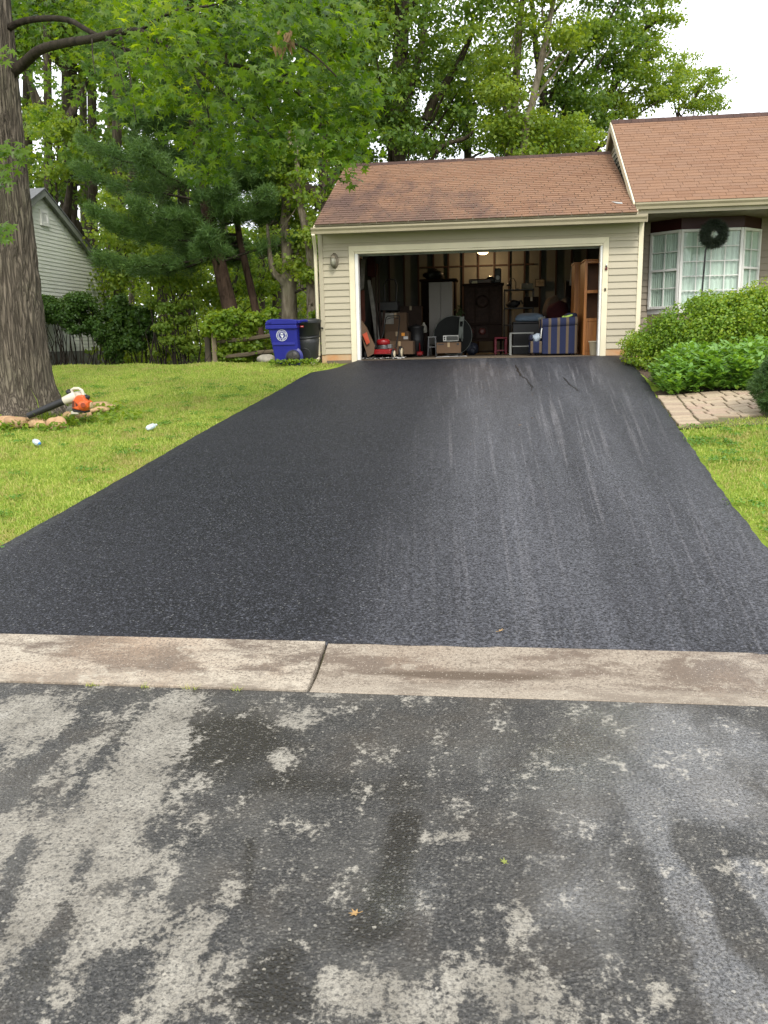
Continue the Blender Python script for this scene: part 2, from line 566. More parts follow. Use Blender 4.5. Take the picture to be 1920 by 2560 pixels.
c = mixc(t, math_(t, 'MULTIPLY', s1, 0.40), c, (0.19, 0.18, 0.155))
c = mixc(t, math_(t, 'MULTIPLY', s2, 0.42), c, (0.30, 0.28, 0.24))
c = mixc(t, math_(t, 'MULTIPLY', s3, 0.5), c, (0.42, 0.39, 0.32))
t.links.new(c, p.inputs['Base Color'])
rw = mixc(t, deep, (0.46, 0.46, 0.46), (0.30, 0.30, 0.30))
rw = mixc(t, film, rw, (0.16, 0.16, 0.16))
t.links.new(mixc(t, dry, rw, (0.9, 0.9, 0.9)), p.inputs['Roughness'])
t.links.new(math_(t, 'MULTIPLY', film, 0.9), p.inputs['Coat Weight'])
p.inputs['Coat Roughness'].default_value = 0.15
t.links.new(mixc(t, film, (0.5, 0.5, 0.5), (0.9, 0.9, 0.9)), p.inputs['Specular IOR Level'])
hh = math_(t, 'ADD', math_(t, 'MULTIPLY', fine, 0.6), math_(t, 'MULTIPLY', vd1, 0.6))
b = bump(t, p, hh, 0.6, 0.007)
t.links.new(mixc(t, film, (0.85, 0.85, 0.85), (0.30, 0.30, 0.30)), b.inputs['Strength'])
X_, Y_ = sgx, sgy
o = link('street', grid_mesh('street', X_, Y_, lambda X, Y: 0 * X, m_street))
me = o.data
for nm, f in (('dry', dry_f), ('deep', deep_f), ('film', film_f)):
    at_ = me.attributes.new(nm, 'FLOAT', 'POINT')
    at_.data.foreach_set('value', f.astype(np.float32).ravel())
tag(o, 'worn street asphalt with wet dark stains and pale dry patches', None, None, 'structure')
# the same street running on past the traced stretch
mb = MB()
for q in ((-300, -3.4, -9, 3.56), (3.4, 300, -9, 3.56), (-3.4, 3.4, -9, 0.6)):
    mb.add([(q[0], q[2], 0), (q[1], q[2], 0), (q[1], q[3], 0), (q[0], q[3], 0)], [(0, 1, 2, 3)])
m2 = mb.build('street_beyond', m_street, o)

# ---- kerb: shallow concrete gutter slabs
m_kerb, t, p = new_mat('kerb_concrete')
k1 = noise(t, 2.6, 9, 0.72, mapping=((0.6, 1.5, 1), (0, 0, rad(24))))
k2 = noise(t, 75, 5, 0.8)
c = mixc(t, ramp(t, k1, [(0.45, 0.0), (0.54, 1.0)]), (0.135, 0.103, 0.076), (0.370, 0.320, 0.250))
c = mixc(t, ramp(t, noise(t, 0.9, 4, 0.6), [(0.5, 0.0), (0.68, 0.7)]), c, (0.30, 0.215, 0.145))
c = mixc(t, ramp(t, k2, [(0.38, 0.9), (0.52, 0.0)]), c, (0.085, 0.068, 0.052))
c = mixc(t, ramp(t, noise(t, 9, 6, 0.75), [(0.56, 0.0), (0.66, 0.6)]), c, (0.44, 0.40, 0.32))
pos = t.nodes.new('ShaderNodeNewGeometry').outputs['Position']
sx = t.nodes.new('ShaderNodeSeparateXYZ')
t.links.new(pos, sx.inputs[0])
# damp line in the gutter of the right-hand slab
gx = math_(t, 'SUBTRACT', 1.0, math_(t, 'ABSOLUTE', math_(t, 'MULTIPLY', math_(t, 'ADD', sx.outputs['X'], 0.10), 1.7)), True)
gy = math_(t, 'SUBTRACT', 1.0, math_(t, 'ABSOLUTE', math_(t, 'MULTIPLY', math_(t, 'ADD', sx.outputs['Y'], -3.765), 20.0)), True)
damp = ramp(t, math_(t, 'ADD', math_(t, 'MULTIPLY', gx, gy), math_(t, 'MULTIPLY', math_(t, 'SUBTRACT', k2, 0.5), 0.9)), [(0.12, 0.0), (0.40, 0.95)])
c = mixc(t, damp, c, (0.055, 0.037, 0.020))
c = mixc(t, ramp(t, sx.outputs['X'], [(0.0, 0.0), (0.001, 1.0)]) if False else math_(t, 'MULTIPLY', math_(t, 'GREATER_THAN', sx.outputs['X'], -0.822), 0.38), c, (0.135, 0.100, 0.072))
pale = math_(t, 'MULTIPLY', ramp(t, math_(t, 'ADD', sx.outputs['Y'], math_(t, 'MULTIPLY', k1, 0.10)), [(0.0, 1.0), (1.0, 1.0)]), math_(t, 'LESS_THAN', math_(t, 'ADD', sx.outputs['Y'], math_(t, 'MULTIPLY', math_(t, 'SUBTRACT', k1, 0.5), 0.5)), 3.655))
c = mixc(t, math_(t, 'MULTIPLY', pale, 0.22), c, (0.42, 0.37, 0.29))  # pale highlight along the street edge, painted into the slab colour
vk = nd(t, 'ShaderNodeTexVoronoi', Scale=95.0)
t.links.new(pos, vk.inputs['Vector'])
sk = t.nodes.new('ShaderNodeSeparateColor')
t.links.new(vk.outputs['Color'], sk.inputs[0])
peb = math_(t, 'MULTIPLY', math_(t, 'GREATER_THAN', sk.outputs[0], 0.82), math_(t, 'LESS_THAN', vk.outputs['Distance'], 0.34))
c = mixc(t, math_(t, 'MULTIPLY', peb, 0.38), c, (0.50, 0.44, 0.35))
t.links.new(c, p.inputs['Base Color'])
gloss = ramp(t, math_(t, 'ADD', noise(t, 1.7, 3, 0.5), math_(t, 'MULTIPLY', math_(t, 'ADD', sx.outputs['X'], -0.9), 0.3)), [(0.45, 0.85), (0.62, 0.3)])
t.links.new(gloss, p.inputs['Roughness'])
bump(t, p, math_(t, 'ADD', k2, math_(t, 'MULTIPLY', vk.outputs['Distance'], 0.6)), 0.6, 0.008)
kerb = bpy.data.objects.new('kerb', None)
COL.objects.link(kerb)
ROOT['kerb'] = Vector((0, 0, 0))
tag(kerb, 'low concrete kerb slabs between the street and the driveway', None, None, 'structure')
ky = np.linspace(3.55, 4.03, 14)
for i, x0 in enumerate([-12.95, -9.92, -6.89, -3.86, -0.82, 2.21, 5.24, 8.27]):
    x1 = x0 + 3.02
    lift = 0.016 if x0 < -0.9 else 0.0
    prof = [(y, 0.004 + lift * min(1, (y - 3.55) / .06) + (0.006 * (y - 3.55) if y < 3.70 else 0.001 + 0.060 * ((y - 3.70) / 0.33) ** 1.25)) for y in ky]
    if lift: prof = [(y, 0.012 + 0.060 * ((y - 3.55) / 0.48)) for y in ky]
    pr = [(x0, y, z) for y, z in prof] + [(x0, 4.03, -0.12), (x0, 3.55, -0.12)]
    MB().prism(pr, (3.027, 0, 0)).build('kerb_slab', m_kerb, kerb, bevel=0.003)

# ---- driveway: freshly sealed asphalt
m_drive, t, p = new_mat('sealed_asphalt')
pos = t.nodes.new('ShaderNodeNewGeometry').outputs['Position']
sx = t.nodes.new('ShaderNodeSeparateXYZ')
t.links.new(pos, sx.inputs[0])
fine = noise(t, 62, 5, 0.85)
coarse = noise(t, 1.2, 5, 0.6)
fine = math_(t, 'ADD', math_(t, 'MULTIPLY', fine, 0.84), math_(t, 'MULTIPLY', noise(t, 24, 4, 0.75), 0.16))
c = ramp(t, fine, [(0.42, (0.0010, 0.0010, 0.0014)), (0.51, (0.009, 0.0094, 0.0115)), (0.57, (0.039, 0.041, 0.051)), (0.66, (0.130, 0.137, 0.158))])  # glints of the grit, and the dark voids between, painted into the colour
c = mixc(t, ramp(t, coarse, [(0.4, 0.0), (0.7, 0.3)]), c, (0.022, 0.022, 0.027))
# dusty squeegee marks running up the drive, most of them right of the middle
PX, PY = sx.outputs['X'], sx.outputs['Y']
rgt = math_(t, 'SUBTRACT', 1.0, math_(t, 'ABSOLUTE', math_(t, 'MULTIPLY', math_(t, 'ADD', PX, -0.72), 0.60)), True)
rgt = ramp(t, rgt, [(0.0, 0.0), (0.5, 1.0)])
conv = math_(t, 'DIVIDE', math_(t, 'SUBTRACT', PX, 0.35), math_(t, 'ADD', 1.0, math_(t, 'MULTIPLY', math_(t, 'SUBTRACT', PY, 4.0), 0.12)))
tot = 0.0
for (xs_, ys_, loc, lo_, hi_, amt) in ((13.0, 0.10, 0, .60, .66, .6), (24.0, 0.16, 9, .59, .66, .8), (44.0, 0.25, 31, .58, .67, .7)):
    cb = t.nodes.new('ShaderNodeCombineXYZ')
    t.links.new(math_(t, 'MULTIPLY', conv, xs_), cb.inputs[0])
    t.links.new(math_(t, 'MULTIPLY', PY, ys_), cb.inputs[1])
    cb.inputs[2].default_value = loc
    n_ = noise(t, 1.0, 2, 0.5, vec=cb.outputs[0])
    l_ = math_(t, 'MULTIPLY', ramp(t, n_, [(lo_, 0.0), (hi_, 1.0)]), amt)
    tot = l_ if tot == 0.0 else math_(t, 'MAXIMUM', tot, l_)
patch = ramp(t, noise(t, 1.0, 4, 0.6, mapping=((1.4, 0.45, 1), (0, 0, 0), (2, 3, 0))), [(0.40, 0.1), (0.62, 1.0)])
tot = math_(t, 'MULTIPLY', tot, ramp(t, math_(t, 'DIVIDE', PY, 20.0), [(0.20, 0.35), (0.42, 1.0)]))
msk = math_(t, 'MULTIPLY', math_(t, 'MULTIPLY', tot, rgt), math_(t, 'MULTIPLY', patch, ramp(t, fine, [(0.44, 0.05), (0.56, 1.0)])))
c = mixc(t, math_(t, 'MULTIPLY', msk, 0.95), c, (0.22, 0.21, 0.216))
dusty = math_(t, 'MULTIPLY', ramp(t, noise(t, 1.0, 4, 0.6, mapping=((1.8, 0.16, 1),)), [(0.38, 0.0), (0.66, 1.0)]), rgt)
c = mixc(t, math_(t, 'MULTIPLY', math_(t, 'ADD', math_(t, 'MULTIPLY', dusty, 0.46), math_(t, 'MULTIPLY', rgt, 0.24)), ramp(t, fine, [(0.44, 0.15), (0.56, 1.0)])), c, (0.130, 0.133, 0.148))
vd = nd(t, 'ShaderNodeTexVoronoi', Scale=60.0)
t.links.new(pos, vd.inputs['Vector'])
sd = t.nodes.new('ShaderNodeSeparateColor')
t.links.new(vd.outputs['Color'], sd.inputs[0])
spk = math_(t, 'MULTIPLY', math_(t, 'GREATER_THAN', sd.outputs[0], 0.93), math_(t, 'LESS_THAN', vd.outputs['Distance'], 0.34))
c = mixc(t, math_(t, 'MULTIPLY', spk, 0.55), c, (0.16, 0.16, 0.155))
spk2 = math_(t, 'MULTIPLY', math_(t, 'GREATER_THAN', sd.outputs[1], 0.80), math_(t, 'LESS_THAN', vd.outputs['Distance'], 0.42))
c = mixc(t, math_(t, 'MULTIPLY', spk2, 0.7), c, (0.003, 0.003, 0.004))
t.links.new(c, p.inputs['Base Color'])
p.inputs['Roughness'].default_value = 0.60
p.inputs['Specular IOR Level'].default_value = 0.24
bump(t, p, math_(t, 'ADD', fine, math_(t, 'MULTIPLY', vd.outputs['Distance'], 0.6)), 0.50, 0.008)
ny, nx = 130, 34
yy = np.linspace(4.02, 16.93, ny)
V = []
for y in yy:
    a, b = edgeL(y), edgeR(y)
    for s in np.linspace(0, 1, nx):
        x = a + (b - a) * s
        z = float(np.interp(y, [4.0, 16.9, 17], [0.062, 1.222, 1.222])) + 0.006 * math.sin(x * 2.3) * math.sin(y * 1.1)
        if y > 15.2: z -= 0.10 * max(0, min(1, (-2.62 - x) / 0.5)) * min(1, (y - 15.2) / 1.2)
        if s in (0.0, 1.0): z -= 0.012
        V.append((x, y + 0.006 * math.sin(x * 17) * (y < 4.1), z))
V = np.array(V)
i = (np.arange(ny - 1)[:, None] * nx + np.arange(nx - 1)[None]).ravel()
F = np.stack([i, i + 1, i + nx + 1, i + nx], 1)
# skirts down the edges give the sheet its thickness
n0 = len(V)
ring = np.concatenate([np.arange(ny) * nx, (ny - 1) * nx + np.arange(1, nx), ((np.arange(ny) * nx) + nx - 1)[::-1][1:], np.arange(nx - 2, 0, -1)])
V = np.concatenate([V, V[ring] - [0, 0, 0.07]])
k = np.arange(len(ring))
F2 = np.stack([ring, ring[(k + 1) % len(ring)], n0 + (k + 1) % len(ring), n0 + k], 1)
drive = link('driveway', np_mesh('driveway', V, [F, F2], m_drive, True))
tag(drive, 'freshly sealed black asphalt driveway sloping up to the garage', None, None, 'structure')


def zdrive(x, y):
    return float(np.interp(y, [4.0, 16.9], [0.062, 1.222])) + 0.006 * math.sin(x * 2.3) * math.sin(y * 1.1)


def gpt(u, v, zf=zdrive):
    """point of the sloping ground under photo pixel (u, v)"""
    d = FWD + RT * (u - 960) / FPX - UP * (v - 1280) / FPX
    for k in range(60, 4000):
        q = d * (k * 0.01 * 0.8)
        if q[2] + CAMZ < zf(q[0], q[1]): return Vector((q[0], q[1], q[2] + CAMZ))
    return None


m_tar = pm('crack_tar', (0.008, 0.008, 0.009), 0.45, bmp=0.3)
for pts in ([(1290, 913), (1296, 928), (1304, 940), (1318, 948), (1327, 962), (1333, 982)], [(1408, 944), (1420, 956), (1432, 966), (1452, 984)]):
    P = [gpt(u, v) for u, v in pts]
    Q = []
    for a, b in zip(P[:-1], P[1:]):
        for s in (0, 0.33, 0.66): Q.append(a.lerp(b, s) + Vector((random.uniform(-.02, .02), 0, 0.004)))
    mb = MB()
    for a, b in zip(Q[:-1], Q[1:]):
        w = random.uniform(0.008, 0.018)
        s = Vector((w, 0, 0))
        mb.add([a - s, a + s, b + s, b - s], [(0, 1, 2, 3)])
    mb.build('filled_crack', m_tar, drive)

# ------------------------------------------------------------------ colours used on the house
M_SIDE = pm('tan_siding', (0.405, 0.362, 0.262), 0.5, 0.05, 1.5, bmp=0.06, bscale=30, objvar=0.07, stretch=(0.3, 1, 1))
M_TRIM = pm('cream_trim', (0.700, 0.635, 0.455), 0.45, 0.05, 2.0)
M_WHITE = pm('white_paint', (0.72, 0.72, 0.68), 0.4, 0.04)
M_GUT = pm('gutter_paint', (0.36, 0.315, 0.215), 0.35, 0.06, 3)
M_SOFF = pm('soffit_paint', (0.30, 0.27, 0.19), 0.6, 0.05)
M_FOUND = pm('stained_block', (0.46, 0.335, 0.205), 0.85, 0.1, 4, bmp=0.4, col2=(0.46, 0.235, 0.105))
M_STUD = pm('rough_stud', (0.030, 0.014, 0.009), 0.8, 0.15, stretch=(1, 1, 0.1))
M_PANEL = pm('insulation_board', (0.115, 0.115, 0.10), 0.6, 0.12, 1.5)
M_DKWOOD = pm('dark_carved_wood', (0.018, 0.010, 0.007), 0.75, 0.2, 6, spec=.12)
M_BLACK = pm('black_plastic', (0.018, 0.018, 0.019), 0.45, 0.15)
M_BLKM = pm('black_metal', (0.02, 0.02, 0.02), 0.4, 0.1, metal=0.3)
M_CARD = pm('cardboard', (0.095, 0.056, 0.030), 0.8, 0.08, 3, objvar=0.25)
M_RED = pm('red_paint', (0.22, 0.008, 0.010), 0.3, 0.08)
M_GREYM = pm('grey_metal', (0.22, 0.22, 0.22), 0.4, 0.1, metal=0.6)
M_CREAM = pm('cream_plastic', (0.60, 0.52, 0.36), 0.5, 0.04)
M_OAK = pm('orange_oak', (0.42, 0.165, 0.036), 0.38, 0.15, 4, stretch=(6, 6, 0.5), col2=(0.28, 0.10, 0.022))
M_FLOOR = pm('garage_slab', (0.15, 0.118, 0.080), 0.8, 0.1, 1.0, bmp=0.2, col2=(0.11, 0.085, 0.058))
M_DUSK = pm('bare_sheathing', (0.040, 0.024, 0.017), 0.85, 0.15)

m_shing, t, p = new_mat('brown_shingle')
g = t.nodes.new('ShaderNodeNewGeometry')
oi = t.nodes.new('ShaderNodeObjectInfo')
r = math_(t, 'FRACT', math_(t, 'ADD', g.outputs['Random Per Island'], math_(t, 'MULTIPLY', oi.outputs['Random'], 7.31)))
c = ramp(t, r, [(0.0, (0.205, 0.112, 0.066)), (0.35, (0.245, 0.138, 0.081)), (0.7, (0.225, 0.132, 0.084)), (1.0, (0.258, 0.147, 0.088))])
c = mixc(t, ramp(t, noise(t, 260, 2, 0.6), [(0.4, 0.35), (0.6, 0.0)]), c, (0.11, 0.065, 0.05))
# algae stain, worst low on the left end
sx = t.nodes.new('ShaderNodeSeparateXYZ')
t.links.new(g.outputs['Position'], sx.inputs[0])
sl = math_(t, 'MULTIPLY', math_(t, 'SUBTRACT', 4.75, sx.outputs['Z']), 0.16)
sl2 = math_(t, 'MULTIPLY', math_(t, 'SUBTRACT', -0.6, sx.outputs['X']), 0.055)
stn = noise(t, 1.6, 6, 0.65, mapping=((1.2, 0.5, 0.5),))
alg = ramp(t, math_(t, 'ADD', stn, math_(t, 'MINIMUM', math_(t, 'ADD', sl, sl2), 0.24)), [(0.50, 0.0), (0.74, 0.8)])
c = mixc(t, alg, c, (0.075, 0.05, 0.046))
c = mixc(t, ramp(t, noise(t, 0.7, 3, 0.5), [(0.4, 0.0), (0.7, 0.35)]), c, (0.21, 0.13, 0.085))
t.links.new(c, p.inputs['Base Color'])
p.inputs['Roughness'].default_value = 0.92
p.inputs['Specular IOR Level'].default_value = 0.2
bump(t, p, noise(t, 220, 2, 0.6), 0.4, 0.004)

m_glass, t, p = new_mat('window_glass')
tb_ = t.nodes.new('ShaderNodeBsdfTransparent')
tb_.inputs['Color'].default_value = (0.90, 0.95, 0.92, 1)
gl_ = t.nodes.new('ShaderNodeBsdfGlossy')
gl_.inputs['Roughness'].default_value = 0.03
fr_ = t.nodes.new('ShaderNodeLayerWeight')
fr_.inputs['Blend'].default_value = 0.25
mx = t.nodes.new('ShaderNodeMixShader')
t.links.new(math_(t, 'ADD', math_(t, 'MULTIPLY', math_(t, 'POWER', fr_.outputs['Facing'], 3.0), 0.6), 0.03), mx.inputs[0])
t.links.new(tb_.outputs[0], mx.inputs[1])
t.links.new(gl_.outputs[0], mx.inputs[2])
t.links.new(mx.outputs[0], t.nodes['Material Output'].inputs['Surface'])
m_curt = pm('sheer_curtain', (0.78, 0.80, 0.76), 0.9, 0.12, 3, stretch=(8, 8, 0.2), col2=(0.56, 0.58, 0.55))

# ------------------------------------------------------------------ house
XL, XR, YF, YB = -3.36, 2.93, 16.97, 22.4       # garage shell
Z0, ZSB, ZHD = 1.225, 1.356, 3.29
house = thing('house', 'tan sided house with brown shingle roofs and an open two car garage', 'house', (0, YF, Z0))


def board(name, x0, x1, zb, h, yf, parent, mtl=M_SIDE, axis='X', lap=0.022):
    """one lap of siding: thicker at its lower edge"""
    pr = [(yf - lap, zb), (yf - lap, zb + 0.012), (yf - 0.002, zb + h + 0.004), (yf + 0.012, zb + h + 0.004), (yf + 0.012, zb)]
    if axis == 'X':
        return MB().prism([(x0, a, b) for a, b in pr], (x1 - x0, 0, 0)).build(name, mtl, parent)
    return MB().prism([(a, x0, b) for a, b in pr][::-1], (0, x1 - x0, 0)).build(name, mtl, parent)


XTL, XTR, XJL, XJR = -2.745, 2.295, -2.565, 2.14
PITCHS = 0.1265
for k in range(17):
    zb = ZSB + k * PITCHS
    top = zb > 3.44
    if top: continue
    board('siding_board', XL + 0.085, XTL - 0.005, zb, PITCHS, YF, house)
    board('siding_board', XTR + 0.005, XR - 0.085, zb, PITCHS, YF, house)
board('siding_board', XL + 0.085, XR - 0.085, ZSB + 17 * PITCHS - 0.07, 0.07, YF, house)
bx(XL + 0.085, XR - 0.085, YF - 0.012, YF + 0.012, 3.512, 3.74, ).build('frieze_board', M_SIDE, house, bevel=0.003)
for x0, x1 in ((XL, XL + 0.088), (XR - 0.088, XR)):
    bx(x0, x1, YF - 0.030, YF + 0.06, ZSB - 0.01, 3.70).build('corner_board', M_TRIM if x0 > 0 else M_SIDE, house, bevel=0.004)
# wall core behind the boards
bx(XL + 0.01, XTL + 0.02, YF + 0.014, YF + 0.13, ZSB, 3.72).build('front_wall', M_SOFF, house)
bx(XTR - 0.02, XR - 0.01, YF + 0.014, YF + 0.13, ZSB, 3.72).build('front_wall', M_SOFF, house)
bx(XTL + 0.02, XTR - 0.02, YF + 0.016, YF + 0.13, 3.36, 3.72).build('header_wall', M_SOFF, house)
bx(XL, XTL, YF - 0.004, YF + 0.2, 0.75, ZSB).build('foundation', M_FOUND, house)
bx(XTR, XR, YF - 0.004, YF + 0.2, 0.75, ZSB).build('foundation', M_FOUND, house)
# door casing with mitred corners
for pts, mt in (([(XTL, Z0 - .06), (XTL, 3.45), (XTL + .11, 3.34), (XTL + .11, Z0 - .06)], M_TRIM), ([(XTR, Z0 - .06), (XTR, 3.45), (XTR - .11, 3.34), (XTR - .11, Z0 - .06)], M_TRIM), ([(XTL, 3.451), (XTR, 3.451), (XTR - .11, 3.341), (XTL + .11, 3.341)], M_TRIM)):
    MB().prism([(a, YF - 0.032, b) for a, b in pts], (0, 0.035, 0)).build('door_casing', mt, house, bevel=0.004)
bx(XTL + .112, XJL, YF - 0.018, YF + 0.14, Z0 - .03, 3.30).build('door_jamb', M_WHITE, house, bevel=0.006)
bx(XJR, XTR - .112, YF - 0.018, YF + 0.14, Z0 - .03, 3.30).build('door_jamb', M_WHITE, house, bevel=0.006)
bx(XTL + .112, XTR - .112, YF - 0.016, YF + 0.14, 3.302, 3.339).build('door_head', M_TRIM, house)
# weather strip and the raised overhead door lying under the ceiling
gd = bx(XJL - 0.02, XJR + 0.02, YF + 0.15, YF + 0.20, 3.27, 3.36).build('garage_door', pm('door_green_grey', (0.20, 0.22, 0.19), 0.5), house)
for k in range(4):
    bx(XJL - 0.02, XJR + 0.02, YF + 0.24 + k * 0.53, YF + 0.24 + k * 0.53 + 0.52, 3.56, 3.60).build('door_panel', M_WHITE, gd, bevel=0.004)
for x in (XJL - 0.02, XJR + 0.02):
    MB().tube([(x, YF + 0.2, 1.3), (x, YF + 0.2, 3.1), (x, YF + 0.32, 3.52), (x, YF + 2.4, 3.54)], 0.02, 6).build('door_track', M_GREYM, gd)
# shell
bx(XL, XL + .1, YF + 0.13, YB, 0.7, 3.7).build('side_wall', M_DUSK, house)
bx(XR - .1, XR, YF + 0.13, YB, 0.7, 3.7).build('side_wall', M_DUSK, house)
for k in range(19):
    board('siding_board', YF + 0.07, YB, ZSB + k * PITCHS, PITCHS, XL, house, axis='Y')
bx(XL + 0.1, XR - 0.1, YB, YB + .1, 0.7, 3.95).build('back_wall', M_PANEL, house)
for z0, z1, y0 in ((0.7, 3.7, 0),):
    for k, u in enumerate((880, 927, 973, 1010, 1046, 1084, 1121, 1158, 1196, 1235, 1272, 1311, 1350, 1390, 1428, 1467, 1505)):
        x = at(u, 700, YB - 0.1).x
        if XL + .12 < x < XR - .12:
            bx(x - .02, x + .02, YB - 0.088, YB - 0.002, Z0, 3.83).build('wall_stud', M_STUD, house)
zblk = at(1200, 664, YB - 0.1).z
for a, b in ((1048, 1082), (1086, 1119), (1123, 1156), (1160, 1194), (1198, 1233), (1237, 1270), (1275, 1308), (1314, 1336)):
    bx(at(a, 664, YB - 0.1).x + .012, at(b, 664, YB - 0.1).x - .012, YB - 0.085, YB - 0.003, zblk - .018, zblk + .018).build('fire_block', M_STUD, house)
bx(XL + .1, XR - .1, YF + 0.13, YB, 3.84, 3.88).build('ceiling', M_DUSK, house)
for k in range(10):
    y = YF + 2.55 + k * 0.3
    if y < YB: bx(XL + .1, XR - .1, y, y + .04, 3.79, 3.839).build('ceiling_joist', M_STUD, house)
bx(XL + .1, XR - .1, YF - 0.02, YB, 0.9, Z0 + 0.004).build('garage_floor', M_FLOOR, house)

# garage roof: deck, shingles, ridge caps, gutter
YE, ZE, YR, ZR = 16.52, 3.822, 20.5, 5.648
RXL, RXR = -3.335, 2.74


def roof(x0, x1, ye, ze, yr, zr, n_single, xs_seen, gap=0.012, th=0.015):
    d = Vector((0, yr - ye, zr - ze))
    L = d.length
    d.normalize()
    nrm = Vector((0, -d.z, d.y))
    ang = math.atan2(d.z, d.y)
    mb = MB()
    for s in (1, -1):
        e = Vector((0, ye if s == 1 else 2 * yr - ye, ze))
        q = [Vector((x, e.y, e.z)) for x in (x0 + 0.01, x1 - 0.01)] + [Vector((x, yr, zr)) for x in (x1 - 0.01, x0 + 0.01)]
        nn = Vector((0, nrm.y * s, nrm.z))
        mb.prism([p - nn * 0.004 for p in q], -nn * 0.03 )
    mb.build('roof_deck', M_SOFF, house)
    W, E = 0.305, 0.1385
    rows = int(L / E)
    cells = []
    for r in range(rows):
        xo = x0 - (W * 0.5 if r % 2 else 0) - (0.09 if r % 3 == 2 else 0)
        while xo < x1:
            a, b = max(xo, x0), min(xo + W, x1)
            if b - a > 0.03: cells.append((r, a, b))
            xo += W
    single = set(sorted(range(len(cells)), key=lambda i: (cells[i][0], abs(cells[i][1])))[:0])
    order = [i for i in range(len(cells)) if cells[i][2] > xs_seen[0] and cells[i][1] < xs_seen[1]]
    single = set(order[:n_single])
    protos, rest = {}, MB()
    M = Matrix.Rotation(ang, 3, 'X')
    for i, (r, a, b) in enumerate(cells):
        w = round(b - a, 3)
        base = Vector((0, ye, ze)) + d * (r * E - 0.02)
        lift = 0.004 + random.uniform(0, 0.003)
        ww = w - gap
        # local: x along eave, y up the slope, z off the roof; the lower edge stands proud
        vs = [(0, 0, 0.001), (ww, 0, 0.001), (ww, 0, th), (0, 0, th), (0, E + 0.03, 0.0005), (ww, E + 0.03, 0.0005), (ww, E + 0.03, 0.002), (0, E + 0.03, 0.002)]
        fs = [(0, 1, 2, 3), (3, 2, 6, 7), (0, 3, 7, 4), (1, 5, 6, 2), (4, 7, 6, 5)]
        loc = Vector((a + 0.003, base.y, base.z)) + nrm * lift
        if i in single:
            if w not in protos: protos[w] = MB().add(vs, fs).mesh('shingle', m_shing)
            o = bpy.data.objects.new('shingle', protos[w])
            COL.objects.link(o)
            o.parent = house
            o.location = loc - ROOT['house']
            o.rotation_euler = (ang, 0, 0)
        else:
            rest.add([loc + M @ Vector(q) for q in vs], fs)
    # far slope
    for i in range(0):
        pass
    o = rest.build('upper_shingle_courses', m_shing, house)
    o['kind'] = 'stuff'
    mb = MB()
    e = Vector((0, 2 * yr - ye, ze))
    mb.prism([(x0, e.y, e.z + .006), (x1, e.y, e.z + .006), (x1, yr, zr + .006), (x0, yr, zr + .006)], (0, 0, 0.006))
    mb.build('rear_roof', m_shing, house)
    x = x0 - 0.005
    while x < x1 - 0.05:
        xe = min(x + 0.145, x1)
        mb = MB()
        pr = [(yr - 0.13, zr - 0.13 * math.tan(ang) + 0.018), (yr, zr + 0.045), (yr + 0.13, zr - 0.13 * math.tan(ang) + 0.018), (yr + 0.13, zr - 0.13 * math.tan(ang) + 0.002), (yr - 0.13, zr - 0.13 * math.tan(ang) + 0.002)]
        mb.prism([(x, a, b + random.uniform(0, .006)) for a, b in pr][::-1], (xe - x - 0.004, 0, 0))
        mb.build('ridge_cap', pm('ridge_shingle', (0.070, 0.036, 0.026), 0.9, 0.15, objvar=0.3), house)
        x = xe


roof(RXL, RXR, YE, ZE, YR, ZR, 190, (-4, 4))
bx(RXL + .02, XR, YE + 0.06, YE + 0.085, 3.655, 3.80).build('fascia', M_GUT, house)
bx(RXL + .02, XR, YE + 0.085, YF, 3.70, 3.722).build('soffit', M_SOFF, house)


def gutter(x0, x1, y1, ztop, name='gutter'):
    """K-style gutter hung in front of the fascia at y1"""
    pr = [(y1, ztop - 0.115), (y1 - 0.075, ztop - 0.115), (y1 - 0.085, ztop - 0.07), (y1 - 0.115, ztop - 0.03), (y1 - 0.118, ztop), (y1 - 0.105, ztop), (y1 - 0.100, ztop - 0.028), (y1 - 0.072, ztop - 0.07), (y1 - 0.065, ztop - 0.105), (y1 - 0.006, ztop - 0.105), (y1 - 0.006, ztop - 0.01), (y1, ztop - 0.01)]
    MB().prism([(x0, a, b) for a, b in pr], (x1 - x0, 0, 0)).build(name, M_GUT, house)
    for x in (x0, x1 - .004):
        MB().prism([(x, a, b) for a, b in pr[:5]] + [(x, y1, ztop)], (.004, 0, 0)).build('gutter_end', M_GUT, house)


gutter(-3.40, 2.90, YE + 0.058, 3.765)
# rake boards at the left gable end and its siding
bx(RXL - 0.0, RXL + 0.02, YE, YE + 0.02, ZE - .17, ZE - 0.04).build('rake_end', M_TRIM, house)
for s in (1, -1):
    e = Vector((RXL - 0.002, YE if s == 1 else 2 * YR - YE, ZE - 0.035))
    r_ = Vector((RXL - 0.002, YR, ZR - 0.035))
    MB().prism([e, r_, r_ - Vector((0, 0, .15)), e - Vector((0, 0, .15))][::s], (-0.022, 0, 0)).build('rake_board', M_TRIM, house)
MB().prism([(XL + .04, YF, 3.7), (XL + .04, 2 * YR - YF, 3.7), (XL + .04, YR, ZR - .06)], (0.04, 0, 0)).build('gable_wall', M_SIDE, house)
# downspout at the left corner
MB().tube([(-3.36, 16.50, 3.65), (-3.37, 16.62, 3.56), (-3.41, 16.90, 3.40), (-3.415, 16.93, 3.30), (-3.415, 16.93, 1.34), (-3.42, 16.92, 1.28), (-3.45, 16.80, 1.22), (-3.50, 16.66, 1.19)], [.036] * 8, 8).build('downspout', M_TRIM, house)

